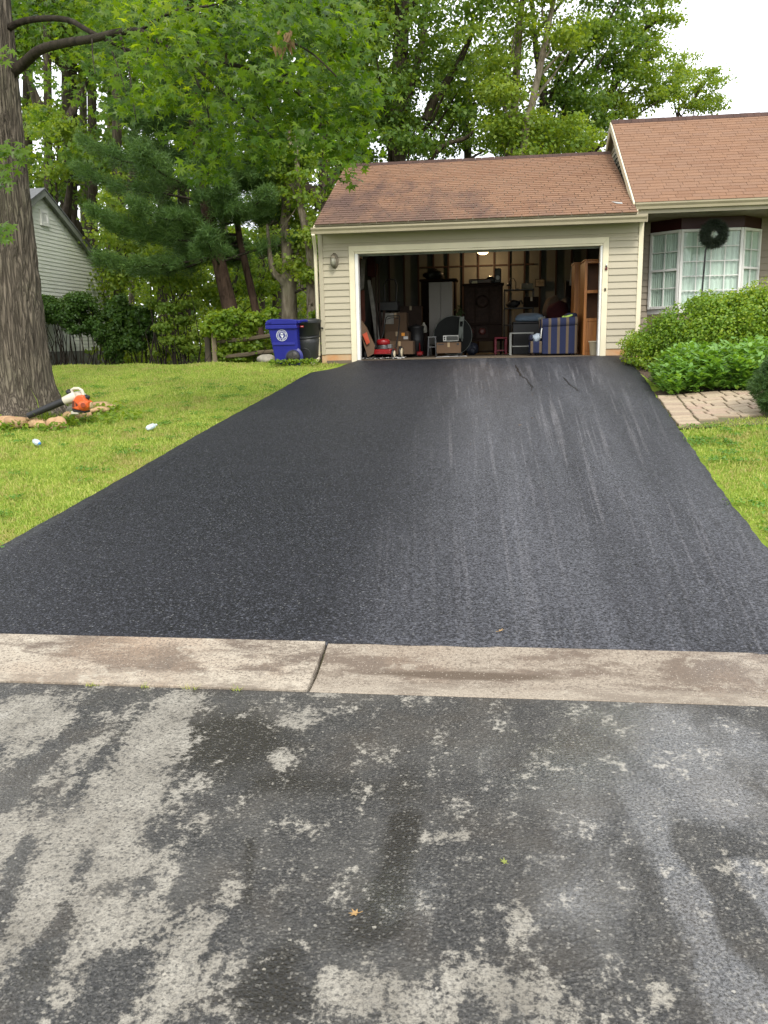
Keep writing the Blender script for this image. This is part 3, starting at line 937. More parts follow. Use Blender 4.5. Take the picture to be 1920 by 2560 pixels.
# ---- main wing
MX0, MX1, MYE, MZE, MYR, MZR, MYF = 2.742, 10.5, 16.9, 4.052, 20.5, 6.302, 18.28
roof(MX0, MX1, MYE, MZE, MYR, MZR, 110, (2.5, 5.6), 0.006, 0.009)
bx(MX0, MX1, MYE + 0.06, MYE + 0.085, MZE - .2, MZE - 0.02).build('fascia', M_GUT, house)
gutter(MX0, MX1 + .02, MYE + 0.058, MZE - 0.015)
bx(MX0 + .02, MX1, MYE + 0.085, MYF, MZE - 0.20, MZE - 0.178).build('soffit', pm('deep_soffit', (0.26, 0.23, 0.15), 0.6), house)
for s in (1, -1):
    e = Vector((MX0 - 0.002, MYE if s == 1 else 2 * MYR - MYE, MZE - 0.0))
    r_ = Vector((MX0 - 0.002, MYR, MZR - 0.0))
    MB().prism([e, r_, r_ - Vector((0, 0, .16)), e - Vector((0, 0, .16))][::s], (-0.03, 0, 0)).build('rake_board', M_TRIM, house)
bx(2.70, 2.80, MYE - .02, MYE + .05, 3.80, MZE - 0.13).build('eave_return', M_TRIM, house)
MB().prism([(MX0 + .12, 18.0, 3.7), (MX0 + .12, 23.0, 3.7), (MX0 + .12, MYR, MZR - .08)], (0.05, 0, 0)).build('gable_wall', M_SIDE, house)
k = 0
while True:
    zb = 4.35 + k * PITCHS
    half = (MZR - 0.12 - zb) / (MZR - MZE) * (MYR - MYE)
    if half < 0.15: break
    board('siding_board', MYR - half, MYR + half, zb, PITCHS, MX0 + .12, house, axis='Y')
    k += 1
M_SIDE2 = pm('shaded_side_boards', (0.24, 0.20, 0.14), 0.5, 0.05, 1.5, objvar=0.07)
WX0, WX1 = 3.30, 5.44           # bay opening in the wall
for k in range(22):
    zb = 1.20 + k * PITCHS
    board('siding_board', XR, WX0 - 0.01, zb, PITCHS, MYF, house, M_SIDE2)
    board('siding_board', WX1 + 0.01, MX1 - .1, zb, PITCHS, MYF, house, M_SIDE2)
bx(XR, WX0 - .02, MYF + .014, MYF + .12, 0.7, 3.9).build('front_wall', M_SOFF, house)
bx(WX1 + .02, MX1 - .1, MYF + .014, MYF + .12, 0.7, 3.9).build('front_wall', M_SOFF, house)
bx(WX0 - .02, WX1 + .02, MYF + .02, MYF + .12, 0.7, 2.0).build('front_wall', M_SOFF, house)
# dark red head panel above the bay
BA, BB, BC, BD = (WX0, MYF - .03), (3.80, 17.80), (4.98, 17.80), (WX1, MYF - .03)
M_MAR = pm('maroon_panel', (0.035, 0.006, 0.006), 0.5, 0.1, 4)
hp = [Vector((x, y, 3.635)) for x, y in ((WX0 - .01, MYF + .01), (3.79, 17.775), (4.99, 17.775), (WX1 + .01, MYF + .01))]
MB().prism(hp, (0, 0, 0.235)).build('bay_head', M_MAR, house, bevel=0.005)
MB().prism([Vector((p.x, p.y, 2.02)) for p in hp], (0, 0, 0.10)).build('bay_base', M_WHITE, house, bevel=0.005)
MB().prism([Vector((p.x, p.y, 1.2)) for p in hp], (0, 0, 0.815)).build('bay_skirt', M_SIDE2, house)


def window(a, b, z0, z1, cols, rows, meet=None):
    a, b = Vector((a[0], a[1], 0)), Vector((b[0], b[1], 0))
    u = (b - a)
    L = u.length
    u.normalize()
    n = Vector((u.y, -u.x, 0))
    M = Matrix(((u.x, n.x * -1, 0, a.x), (u.y, n.y * -1, 0, a.y), (0, 0, 1, 0), (0, 0, 0, 1)))
    fr = MB()
    w = 0.052
    for q in ((0, w, z0, z1), (L - w, L, z0, z1), (w, L - w, z0, z0 + w), (w, L - w, z1 - w, z1)):
        fr.box(q[0] + .001, q[1] - .001, -0.03, 0.05, q[2], q[3], M)
    win = fr.build('bay_window', M_WHITE, house, bevel=0.004)
    x0, x1, y0, y1 = w, L - w, z0 + w, z1 - w
    for i in range(1, cols):
        x = x0 + (x1 - x0) * i / cols
        MB().box(x - .009, x + .009, -0.012, 0.012, y0, y1, M).build('muntin', M_WHITE, win)
    for j in range(1, rows):
        y = y0 + (y1 - y0) * j / rows
        if meet == j: MB().box(x0, x1, -0.024, 0.03, y - .022, y + .022, M).build('meeting_rail', M_WHITE, win, bevel=.003)
        else: MB().box(x0, x1, -0.0135, 0.0135, y - .009, y + .009, M).build('muntin', M_WHITE, win)
    for i in range(cols):
        for j in range(rows):
            MB().box(x0 + (x1 - x0) * i / cols + .009, x0 + (x1 - x0) * (i + 1) / cols - .009, 0.004, 0.009, y0 + (y1 - y0) * j / rows + .009, y0 + (y1 - y0) * (j + 1) / rows - .009, M).build('pane', m_glass, win)
    # gathered sheer curtain just behind
    nn = 60
    V, F = [], []
    for i in range(nn + 1):
        s = x0 + (x1 - x0) * i / nn
        for z in (z0 + .03, z1 - .03):
            V.append(M @ Vector((s, 0.045 + 0.012 * math.sin(i * 1.25), z)))
    for i in range(nn): F.append((2 * i, 2 * i + 2, 2 * i + 3, 2 * i + 1))
    MB().add(V, F, True).build('curtain', m_curt, win)


window(BA, BB, 2.12, 3.635, 2, 4, 2)
window(BB, BC, 2.12, 3.635, 4, 5)
window(BC, BD, 2.12, 3.635, 2, 4, 2)
bx(WX0 - .1, WX1 + .1, 20.0, 20.05, 1.0, 3.9).build('room_wall', pm('room_plaster', (0.4, 0.38, 0.33), 0.8), house)

# small things fixed to the right casing
lo = at(1516, 667, YF - .05)
th = thing('keypad_holder', 'small dark red and white ornament hung on the right door casing', 'ornament', lo)
bx(lo.x - .022, lo.x + .022, lo.y - .012, lo.y + .012, lo.z - .06, lo.z - .01).build('lower_body', pm('maroon_plastic', (0.12, 0.02, 0.02), 0.4), th, bevel=.005)
bx(lo.x - .016, lo.x + .016, lo.y - .012, lo.y + .012, lo.z - .008, lo.z + .022).build('middle_body', M_BLACK, th, bevel=.005)
MB().lathe([(.004, 0), (.016, .004), (.016, .018), (.006, .03)], (lo.x, lo.y, lo.z + .022), 10).build('cap', M_WHITE, th)
lo = at(1513, 724, YF - .045)
th = thing('door_button', 'tiny grey push button plate low on the right door casing', 'button', lo)
bx(lo.x - .018, lo.x + .018, lo.y - .006, lo.y + .008, lo.z - .03, lo.z + .03).build('plate', pm('aged_brass', (0.16, 0.14, 0.09), 0.4, metal=.5), th, bevel=.004)
MB().lathe([(.011, 0), (.011, -.008), (.006, -.010)], (lo.x, lo.y - .006, lo.z), 10, 'Y').build('push_button', M_BLACK, th)

# carriage lamp left of the door
lc = at(836, 652, YF - .03)
lamp = thing('wall_lamp', 'weathered grey lantern on an oval plate left of the garage door', 'lamp', lc)
M_PEW = pm('weathered_pewter', (0.19, 0.165, 0.115), 0.6, 0.2, 20, metal=0.3)
MB().lathe([(.07, 0), (.085, -.006), (.08, -.02), (.05, -.024)], lc, 24, 'Y', sy=1.75).build('back_plate', M_PEW, lamp)
MB().tube([lc + Vector((0, -.02, .06)), lc + Vector((0, -.07, .13)), lc + Vector((0, -.12, .12)), lc + Vector((0, -.13, .085))], .011, 8).build('arm', M_PEW, lamp)
cc = lc + Vector((0, -.13, 0))
MB().lathe([(.012, .09), (.05, .075), (.062, .045), (.058, .035)], cc, 16).build('hood', M_PEW, lamp)
MB().lathe([(.050, .034), (.052, -.02), (.044, -.075), (.02, -.10), (.004, -.104)], cc, 16).build('glass_globe', pm('dusty_glass', (0.34, 0.33, 0.26), 0.2, 0.1, spec=.6), lamp)
for k in range(6):
    a = k * math.pi / 3
    MB().tube([cc + Vector((math.cos(a) * r, math.sin(a) * r, z)) for r, z in ((.058, .035), (.058, -.02), (.05, -.08), (.015, -.112))], .004, 5).build('cage_bar', M_PEW, lamp)

# wreath on a thin pole in front of the bay
wc = at(1785, 585, 17.25)
wr = thing('wreath', 'dark evergreen wreath on a thin leaning pole before the bay window', 'wreath', (4.12, 17.25, 1.4))
MB().tube([(4.10, 17.25, 1.35), (4.126, 17.25, 2.43), (4.15, 17.25, 3.18), (4.19, 17.25, 3.3)], .017, 8).build('pole', M_BLACK, wr)


def strands(n, base_fn, length, width, R):
    """thin needle triangles"""
    B, D = base_fn(n)
    L = length * R.uniform(0.7, 1.2, (n, 1))
    D = D / np.linalg.norm(D, axis=1, keepdims=True)
    S = np.cross(D, R.normal(size=(n, 3)))
    S = S / np.linalg.norm(S, axis=1, keepdims=True) * width / 2
    V = np.stack([B - S, B + S, B + D * L], 1).reshape(-1, 3)
    return V, np.arange(n * 3).reshape(-1, 3)


def wreath_base(n):
    a = rng.uniform(0, 2 * np.pi, n)
    b = rng.uniform(0, 2 * np.pi, n)
    rr = 0.175 + 0.062 * np.cos(b) * rng.uniform(.5, 1.2, n)
    B = np.stack([wc.x + rr * np.cos(a), wc.y + 0.05 * np.sin(b), wc.z + rr * np.sin(a)], 1)
    D = np.stack([np.cos(b) * np.cos(a), np.sin(b), np.cos(b) * np.sin(a)], 1) + rng.normal(size=(n, 3)) * 0.8
    return B, D


V, F = strands(6000, wreath_base, 0.085, 0.010, rng)
V -= np.array(ROOT['wreath'])
link('greenery', np_mesh('greenery', V, F, leaf_mat('wreath_green', [(0.010, 0.016, 0.010), (0.02, 0.03, 0.018), (0.03, 0.038, 0.025)], 0.1)), wr)

# ------------------------------------------------------------------ neighbour's house (its gable end faces the driveway, wall plane x = NX)
NX = -12.0
nb = thing('neighbour_house', 'pale grey sided gable house beyond the big trunk with louvred attic vent', 'house', (NX, 22.4, 1.2))
M_NB = pm('pale_siding', (0.70, 0.72, 0.64), 0.5, 0.05, 1.2, objvar=0.06)
M_NBT = pm('grey_trim', (0.20, 0.21, 0.19), 0.5, 0.06)
NPY, NPZ, NEZ, NEY = 22.30, 5.78, 3.98, 25.75
NEY0 = 2 * NPY - NEY
sl_ = (NPZ - NEZ) / (NEY - NPY)
z = 1.5
while z < NPZ - 0.15:
    half = min(3.27, (NPZ - 0.10 - z - 0.1016) / sl_)
    if half > 0.06:
        pr = [(NX + 0.014, z), (NX + 0.014, z + .010), (NX + 0.002, z + .1056), (NX - 0.012, z + .1056), (NX - 0.012, z)]
        MB().prism([(a, NPY - half, b) for a, b in pr], (0, 2 * half, 0)).build('siding_board', M_NB, nb)
    z += 0.1016
MB().prism([(NX - .014, NPY - 3.27, 1.0), (NX - .014, NPY + 3.27, 1.0), (NX - .014, NPY + 3.27, 4.0), (NX - .014, NPY, NPZ - .12), (NX - .014, NPY - 3.27, 4.0)], (-.1, 0, 0)).build('gable_wall', M_NB, nb)
bx(NX - .1, NX + .008, NPY - 3.3, NPY + 3.3, 0.3, 1.5).build('foundation', pm('painted_block', (0.24, 0.24, 0.215), 0.8), nb)
for y0 in (NPY - 3.36, NPY + 3.27):
    bx(NX - .05, NX + .022, y0, y0 + .09, 1.45, 4.02).build('corner_board', M_NBT, nb)
for s in (1, -1):
    ye = NPY + s * 3.62
    ze = NPZ - 3.62 * sl_
    MB().prism([(NX + .16, ye, ze), (NX + .16, NPY, NPZ), (NX + .16, NPY, NPZ - .17), (NX + .16, ye, ze - .17)][::-s], (-.03, 0, 0)).build('rake_board', M_NBT, nb)
    MB().prism([(NX + .13, ye, ze - .10), (NX + .13, NPY, NPZ - .10), (NX + .13, NPY, NPZ - .13), (NX + .13, ye, ze - .13)][::-s], (-.14, 0, 0)).build('rake_soffit', M_NBT, nb)
    MB().prism([(NX + .18, ye, ze + .004), (NX + .18, NPY, NPZ + .004), (NX + .18, NPY, NPZ + .04), (NX + .18, ye, ze + .04)][::s], (-9.0, 0, 0)).build('roof', pm('grey_shingle', (0.17, 0.175, 0.18), 0.8, 0.15, 12, bmp=.4), nb)
vc = (NPY - 0.02 + 0.0, 4.97)
y0, y1 = at(103, 530, 1).x, 0
def onx(u, v, X):
    d = FWD + RT * (u - 960) / FPX - UP * (v - 1280) / FPX
    q = d * (X / d[0])
    return Vector((q[0], q[1], q[2] + CAMZ))
va, vb = onx(98, 522, NX + .03), onx(122, 568, NX + .03)
vent = MB()
for q in ((va.y, va.y + .09, vb.z, va.z), (vb.y - .09, vb.y, vb.z, va.z), (va.y + .09, vb.y - .09, vb.z, vb.z + .10), (va.y + .09, vb.y - .09, va.z - .09, va.z)):
    vent.box(NX + .01, NX + .06, q[0], q[1], q[2], q[3])
vt = vent.build('attic_vent', M_WHITE, nb, bevel=.005)
bx(NX + .004, NX + .018, va.y + .09, vb.y - .09, vb.z + .1, va.z - .09).build('vent_backing', M_BLACK, vt)
nsl = 9
for k in range(nsl):
    z = vb.z + .10 + (va.z - vb.z - .19) * (k + .1) / nsl
    MB().prism([(NX + .045, va.y + .09, z), (NX + .018, va.y + .09, z + .05), (NX + .018, va.y + .09, z + .036), (NX + .045, va.y + .09, z - .012)], (0, vb.y - va.y - .18, 0)).build('slat', M_WHITE, vt)
MB().tube([(NX + .12, NPY + 3.5, 3.9), (NX + .12, NPY + 3.45, 3.72), (NX + .06, NPY + 3.36, 3.5), (NX + .06, NPY + 3.36, 1.2)], .04, 8).build('downspout', M_NBT, nb)
bx(NX - 8, NX - .1, NPY + 3.2, NPY + 3.27, .4, 4.0).build('rear_wall', M_NB, nb)
bx(NX - 8, NX - .1, NPY - 3.27, NPY - 3.2, .4, 4.0).build('front_wall', M_NB, nb)

# ------------------------------------------------------------------ leaf builders
KITE = (np.array([(0, 0, 0), (.42, .38, .05), (0, 1, 0), (-.42, .38, .05)]), [np.array([(0, 1, 2, 3)])])
LANCE = (np.array([(0, 0, 0), (.16, .35, .04), (.11, .7, .02), (0, 1, -.10), (-.11, .7, .02), (-.16, .35, .04)]), [np.array([(0, 1, 5), (2, 3, 4)]), np.array([(1, 2, 4, 5)])])
sp_ = [(0, 0)]
for k, (an, rr) in enumerate([(-90, .10), (-62, .34), (-18, .74), (8, .34), (38, .92), (64, .36), (90, 1.0), (116, .36), (142, .92), (172, .34), (198, .74), (242, .34)]):
    sp_.append((rr * math.cos(rad(an)), rr * math.sin(rad(an))))
SV = np.array([(a, b + .1, -.22 * (a * a + b * b)) for a, b in sp_])
STAR = (SV, [np.array([(0, k, k % 12 + 1) for k in range(1, 13)])])


def orient(C, N, S, tmpl, R, roll=None):
    """copies of a template leaf at centres C facing along N, sized S"""
    n = len(C)
    N = N / (np.linalg.norm(N, axis=1, keepdims=True) + 1e-9)
    T = R.normal(size=(n, 3)) if roll is None else roll
    X = np.cross(T, N)
    X = X / (np.linalg.norm(X, axis=1, keepdims=True) + 1e-9)
    Y = np.cross(N, X)
    tv, tf = tmpl
    S = np.asarray(S).reshape(-1, 1, 1) if np.ndim(S) else np.full((n, 1, 1), S)
    V = C[:, None] + S * (tv[None, :, 0:1] * X[:, None] + tv[None, :, 1:2] * Y[:, None] + tv[None, :, 2:3] * N[:, None])
    k = len(tv)
    F = [(np.arange(n)[:, None, None] * k + f[None]).reshape(-1, f.shape[1]) for f in tf]
    return V.reshape(-1, 3), F


def in_ball(n, R, pw=0.5):
    d = R.normal(size=(n, 3))
    d /= np.linalg.norm(d, axis=1, keepdims=True)
    return d * R.uniform(0, 1, (n, 1)) ** pw


def foliage(clumps, n, size, tmpl, R, up=0.7, out=0.6, rnd=0.8, pw=0.45, droop=None):
    """leaves through a set of clump ellipsoids [(cx,cy,cz,rx,ry,rz)], shared out by size"""
    cl = np.array(clumps, float)
    w = (cl[:, 3] * cl[:, 4] * cl[:, 5]) ** 0.67
    idx = R.choice(len(cl), n, p=w / w.sum())
    b = in_ball(n, R, pw) if pw else np.clip(R.normal(size=(n, 3)) * .52, -1.5, 1.5)
    C = cl[idx, :3] + b * cl[idx, 3:]
    N = np.array([0, 0, up]) + b * out + R.normal(size=(n, 3)) * rnd
    S = size * R.uniform(.65, 1.25, n)
    roll = None
    if droop is not None:
        roll = np.concatenate([b[:, :2] * 1.0 + R.normal(size=(n, 2)) * .6, np.full((n, 1), -droop)], 1)
        N = np.array([0, 0, up]) + b * out + R.normal(size=(n, 3)) * rnd
        X = np.cross(roll, N)
        roll = roll
    return orient(C, N, S, tmpl, R, roll)


def fol_obj(name, VF, mtl, parent, kind=None):
    V, F = VF
    off = np.array(ROOT[parent.name]) if parent is not None else 0
    o = link(name, np_mesh(name, V - off, F, mtl), parent)
    if kind: o['kind'] = kind
    return o


LANCE_ = LANCE

# ------------------------------------------------------------------ garage contents
FZ = Z0 + 0.004


def gx(u, Y): return at(u, 850, Y).x
def gz(v, Y, u=1200): return at(u, v, Y).z


def simple_box(name, label, cat, u0, u1, v0, v1, Y, depth, m, group=None, flaps=True, z0=None, bevel=.004):
    """a closed carton: four walls, lid flaps with a seam, tape"""
    x0, x1 = gx(u0, Y), gx(u1, Y)
    um = (u0 + u1) / 2
    zb = max(FZ, gz(v1, Y, um)) if z0 is None else z0
    zt = gz(v0, Y, um)
    r = thing(name, label, cat, ((x0 + x1) / 2, Y + depth / 2, zb), group)
    bx(x0, x1, Y, Y + depth, zb, zt - .004).build('carton', m, r, bevel=bevel)
    if flaps:
        xm = (x0 + x1) / 2
        bx(x0 + .002, xm - .002, Y + .002, Y + depth - .002, zt - .004, zt).build('flap', m, r)
        bx(xm + .002, x1 - .002, Y + .002, Y + depth - .002, zt - .004, zt).build('flap', m, r)
        bx(xm - .025, xm + .025, Y - .002, Y, zt - .10 if zt - zb > .15 else zt - .04, zt - .002).build('tape', pm('packing_tape', (0.33, 0.24, 0.13), .3), r)
    return r, x0, x1, zb, zt


# mower
MY = 17.75
mx = gx(957, MY)
mw = thing('lawn_mower', 'red push lawn mower on a white cloth just inside the garage', 'lawn mower', (mx, MY, FZ), rotz=rad(-12))
s = 0.25
MB().prism([(-s, -.24, .10), (s, -.24, .10), (s + .02, .05, .10), (s - .04, .28, .10), (-s + .04, .28, .10), (-s - .02, .05, .10)], (0, 0, .10)).build('deck', M_RED, mw, bevel=.025, local=True, seg=2)
MB().prism([(-.18, -.262, .10), (.18, -.262, .10), (.18, -.262, .17), (-.18, -.262, .17)], (0, .03, 0)).build('front_bumper', M_RED, mw, bevel=.01, local=True)
MB().lathe([(.11, .20), (.13, .22), (.13, .28), (.12, .29)], (0, .02, 0), 20).build('engine_block', M_BLACK, mw, local=True)
for k in range(4):
    MB().lathe([(.135, .21 + k * .018), (.14, .214 + k * .018), (.135, .219 + k * .018)], (0, .02, 0), 20).build('cooling_fin', M_GREYM, mw, local=True)
MB().lathe([(.125, .29), (.145, .31), (.145, .37), (.12, .40), (.05, .415), (.004, .418)], (0, .02, 0), 22).build('engine_cover', M_RED, mw, local=True)
MB().lathe([(.03, .40), (.035, .44), (.02, .45)], (-.11, .05, -.02), 12).build('fuel_cap', M_BLACK, mw, local=True)
bx(.12, .20, -.06, .06, .21, .30).build('muffler', M_GREYM, mw, bevel=.01, local=True)
bx(-.20, -.13, -.05, .08, .21, .33).build('air_filter', M_BLACK, mw, bevel=.012, local=True)
for (x, y, r_, mt) in ((-.30, -.20, .10, M_BLACK), (.30, -.20, .10, M_CREAM), (.32, .24, .125, M_CREAM), (-.31, .24, .125, M_BLACK)):
    wl = MB().lathe([(r_ * .72, -.022), (r_, -.02), (r_, .02), (r_ * .72, .022)], (x, y, r_), 20, 'X').build('wheel', M_BLACK, mw, local=True)
    MB().lathe([(.02, -.028), (r_ * .72, -.024), (r_ * .72, .024), (.02, .028)], (x, y, r_), 16, 'X').build('hub', mt, wl, local=True)
MB().tube([(-.20, .26, .2), (-.17, .55, .55), (-.16, .70, .86), (-.13, .74, .90), (.13, .74, .90), (.16, .70, .86), (.17, .55, .55), (.20, .26, .2)], .013, 8).build('handlebar', M_BLKM, mw, local=True)
MB().tube([(-.14, .70, .83), (-.05, .73, .86), (.05, .73, .86), (.14, .70, .83)], .008, 6).build('brake_bar', M_BLKM, mw, local=True)

# drop cloth under it
cx0, cx1 = gx(903, 17.2), gx(1004, 17.2)
V, F = [], []
nx_, ny_ = 40, 16
for j in range(ny_):
    for i_ in range(nx_):
        x = cx0 + (cx1 - cx0) * i_ / (nx_ - 1) + .03 * math.sin(j * 1.3)
        y = 17.22 + .75 * j / (ny_ - 1) + .03 * math.sin(i_ * .9)
        e = max(0, 1 - min(i_, nx_ - 1 - i_, j, ny_ - 1 - j) / 3)
        V.append((x, y, FZ + .004 + .012 * (math.sin(i_ * .8 + j) + 1) * random.random() + (.03 * e * random.random())))
for j in range(ny_ - 1):
    for i_ in range(nx_ - 1):
        a = j * nx_ + i_
        F.append((a, a + 1, a + nx_ + 1, a + nx_))
tag(MB().add(V, F, True).build('drop_cloth', pm('white_cloth', (0.62, 0.62, 0.60), .9, .08)), 'crumpled white drop cloth on the garage floor under the red mower', 'cloth')

# leaning flattened carton with a red mark
r = thing('flat_carton', 'tall flattened carton with a red print leaning left of the mower', 'carton', (gx(925, 17.5), 17.5, FZ))
A, B_, C_, D_ = at(903, 800, 17.75), at(919, 812, 17.75), at(938, 866, 17.45), at(921, 888, 17.4)
MB().prism([at(903, 800, 17.75), at(916, 818, 17.75), at(937, 864, 17.5), at(934, 884, 17.42), at(919, 893, 17.4), at(903, 838, 17.6)], (0, .05, 0)).build('carton_side', M_CARD, r)
MB().prism([at(906, 836, 17.55), at(917, 830, 17.57), at(925, 856, 17.46), at(917, 862, 17.46)], (0, -.01, 0)).build('printed_patch', pm('red_print', (0.42, 0.06, 0.02), .7, .1), r)

# planks leaning in the left corner
for i_, (pts, mt, lb) in enumerate(((((918, 700), (925, 700), (949, 850), (940, 862)), pm('grey_board', (0.26, 0.25, 0.22), .8), 'long pale board leaning in the left corner of the garage'),
                                    (((902, 650), (912, 648), (908, 720), (901, 726)), pm('light_plank', (0.30, 0.28, 0.24), .8), 'short pale plank high against the left garage wall'),
                                    (((900, 730), (909, 725), (912, 800), (903, 815)), pm('redwood_plank', (0.15, 0.05, 0.03), .7), 'reddish plank below the short pale plank at the left wall'),
                                    (((958, 776), (964, 776), (951, 880), (946, 880)), M_STUD, 'dark stick leaning behind the red mower'))):
    Y = (19.0, 18.6, 18.4, 18.9)[i_]
    r = thing('plank', lb, 'plank', (gx(pts[3][0], Y), Y, FZ))
    MB().prism([at(u, v, Y + (.25 if k < 2 else 0)) for k, (u, v) in enumerate(pts)], (0, .03, 0)).build('board', mt, r)
    if i_ != 3:
        MB().prism([at(u + (1 if k in (0, 3) else 3) * .6, v + .5, Y + (.25 if k < 2 else 0) - .003) for k, (u, v) in enumerate(pts)], (0, .002, 0)).build('face_strip', mt, r)

# black push cart with a loop handle
Y = 19.6
r = thing('push_cart', 'black push cart with tall loop handle behind the mower', 'cart', (gx(975, Y), Y, FZ))
hp_ = [(962, 756), (961, 712), (966, 701), (976, 698), (987, 700), (992, 712), (990, 756)]
MB().tube([at(u, v, Y) for u, v in hp_], .018, 8).build('loop_handle', M_BLACK, r)
x0, x1 = gx(948, Y), gx(997, Y)
bx(x0, x1, Y - .05, Y + .35, gz(778, Y, 975), gz(754, Y, 975)).build('tray', M_BLACK, r, bevel=.02)
for x in (x0 + .04, x1 - .04):
    MB().tube([(x, Y + .1, gz(778, Y, 975)), (x, Y + .1, FZ + .05)], .015, 6).build('leg', M_BLKM, r)
    MB().lathe([(.02, -.015), (.05, -.014), (.05, .014), (.02, .015)], (x, Y + .1, FZ + .05), 12, 'X').build('wheel', M_BLACK, r)

# cartons behind the mower
g_ = 'cartons stacked behind the mower'
r, x0, x1, zb, zt = simple_box('cardboard_box', 'large dim carton on top of the stack behind the mower', 'box', 962, 1017, 782, 830, 19.2, .5, M_CARD, g_, z0=gz(831, 18.9, 990))
bx(gx(956, 19.18), gx(985, 19.18), 19.17, 19.195, gz(810, 19.18, 970), gz(783, 19.18, 970)).build('white_panel', pm('white_card', (0.25, 0.24, 0.21), .7), r)
r, x0, x1, zb, zt = simple_box('cardboard_box', 'carton with an orange sticker in the middle of the stack behind the mower', 'box', 962, 1022, 829, 854, 18.8, .55, M_CARD, g_, z0=gz(855, 18.6, 990))
for (u0, u1, v0, v1, cl, nm) in ((1004, 1012, 832, 840, (0.75, 0.30, 0.03), 'orange_sticker'), (1009, 1020, 841, 848, (0.45, 0.45, 0.44), 'shipping_label')):
    bx(gx(u0, 18.8), gx(u1, 18.8), 18.796, 18.799, gz(v1, 18.8, 1010), gz(v0, 18.8, 1010)).build(nm, pm(nm, cl, .6, .05), r)
simple_box('cardboard_box', 'low carton at the bottom of the stack right of the mower wheels', 'box', 965, 1032, 853, 886, 18.3, .6, M_CARD, g_)
simple_box('cardboard_box', 'brown carton half hidden behind the stack beside the dark wardrobe', 'box', 1000, 1055, 765, 815, 20.6, .5, M_DUSK, g_, z0=FZ)

# dark wardrobe with a bag, white two door cabinet standing in front of it
Y = 21.2
x0, x1 = gx(1052, Y), gx(1142, Y)
zt = gz(697, Y, 1097)
r = thing('wardrobe', 'dark brown wardrobe behind the white two door cabinet', 'wardrobe', ((x0 + x1) / 2, Y, FZ))
bx(x0 + .02, x1 - .02, Y, Y + .6, FZ, zt - .06).build('body', M_DKWOOD, r, bevel=.008)
bx(x0 - .02, x1 + .02, Y - .04, Y + .62, zt - .058, zt).build('cornice', M_DKWOOD, r, bevel=.02)
for a, b in ((x0 + .04, (x0 + x1) / 2 - .01), ((x0 + x1) / 2 + .01, x1 - .04)):
    bx(a, b, Y - .022, Y - .002, FZ + .15, zt - .1).build('door', M_DKWOOD, r, bevel=.008)
b0 = thing('duffel_bag', 'black lumpy bag lying on top of the dark wardrobe', 'bag', (gx(1085, Y), Y + .25, zt))
MB().blob((gx(1085, Y), Y + .25, zt + .10), (.24, .2, .12), 3, .25, 3, flat=.1).build('body', M_BLACK, b0)
MB().tube([(gx(1072, Y), Y + .1, zt + .17), (gx(1080, Y), Y + .05, zt + .24), (gx(1092, Y), Y + .05, zt + .23), (gx(1098, Y), Y + .1, zt + .16)], .015, 6).build('strap', M_BLACK, b0)
Y = 20.3
x0, x1 = gx(1073, Y), gx(1132, Y)
zt = gz(705, Y, 1100)
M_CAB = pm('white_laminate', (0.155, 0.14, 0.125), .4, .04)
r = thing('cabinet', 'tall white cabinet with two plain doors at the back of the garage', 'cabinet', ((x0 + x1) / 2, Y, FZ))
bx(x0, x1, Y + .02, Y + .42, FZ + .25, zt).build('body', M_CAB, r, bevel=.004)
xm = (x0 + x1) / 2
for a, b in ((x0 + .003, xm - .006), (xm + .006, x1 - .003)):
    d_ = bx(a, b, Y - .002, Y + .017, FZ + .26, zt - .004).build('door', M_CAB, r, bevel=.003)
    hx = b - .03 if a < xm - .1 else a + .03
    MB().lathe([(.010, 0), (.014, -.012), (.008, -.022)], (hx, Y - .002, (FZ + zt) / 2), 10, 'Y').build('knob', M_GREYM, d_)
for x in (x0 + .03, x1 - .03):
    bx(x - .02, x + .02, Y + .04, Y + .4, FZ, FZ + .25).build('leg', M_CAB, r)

# big carved armoire with its stand, box, speaker and papers
Y = 20.2
x0, x1 = gx(1159, Y), gx(1256, Y)
zt, zb = gz(708, Y, 1205), gz(838, Y, 1205)
M_CARV = pm('carved_panel', (0.024, 0.013, 0.009), .7, .25, 14, bmp=.8, bscale=25, spec=.15)
r = thing('armoire', 'large dark carved armoire on a legged stand under the lit lamp', 'armoire', ((x0 + x1) / 2, Y, FZ))
zm = FZ + (zt - FZ) * 0.42
bx(x0, x1, Y, Y + .5, zm, zt - .05).build('upper_case', M_DKWOOD, r, bevel=.008)
bx(x0 - .03, x1 + .03, Y - .03, Y + .53, zt - .049, zt).build('cornice', M_DKWOOD, r, bevel=.015)
bx(x0, x1, Y - .02, Y + .5, FZ + .36, zm - .004).build('lower_case', M_DKWOOD, r, bevel=.008)
bx(x0 - .02, x1 + .02, Y - .04, Y + .52, FZ + .31, FZ + .357).build('stand_top', M_DKWOOD, r, bevel=.008)
for x in (x0 + .03, x1 - .03):
    for y in (Y, Y + .46):
        MB().lathe([(.03, .31), (.022, .25), (.03, .2), (.018, .12), (.028, .05), (.02, 0)], (x, y, FZ), 10).build('leg', M_DKWOOD, r)
bx(x0 + .04, x1 - .04, Y + .2, Y + .24, FZ + .06, FZ + .09).build('stretcher', M_DKWOOD, r)
ux = [x0 + .02, x0 + (x1 - x0) * .30, x0 + (x1 - x0) * .66, x1 - .02]
for k in range(3):
    d_ = bx(ux[k] + .012, ux[k + 1] - .012, Y - .02, Y - .002, zm + .05, zt - .1).build('door', M_CARV, r, bevel=.006)
    bx(ux[k] + .05, ux[k + 1] - .05, Y - .03, Y - .021, zm + .13, zt - .18).build('panel', M_CARV, d_, bevel=.012)
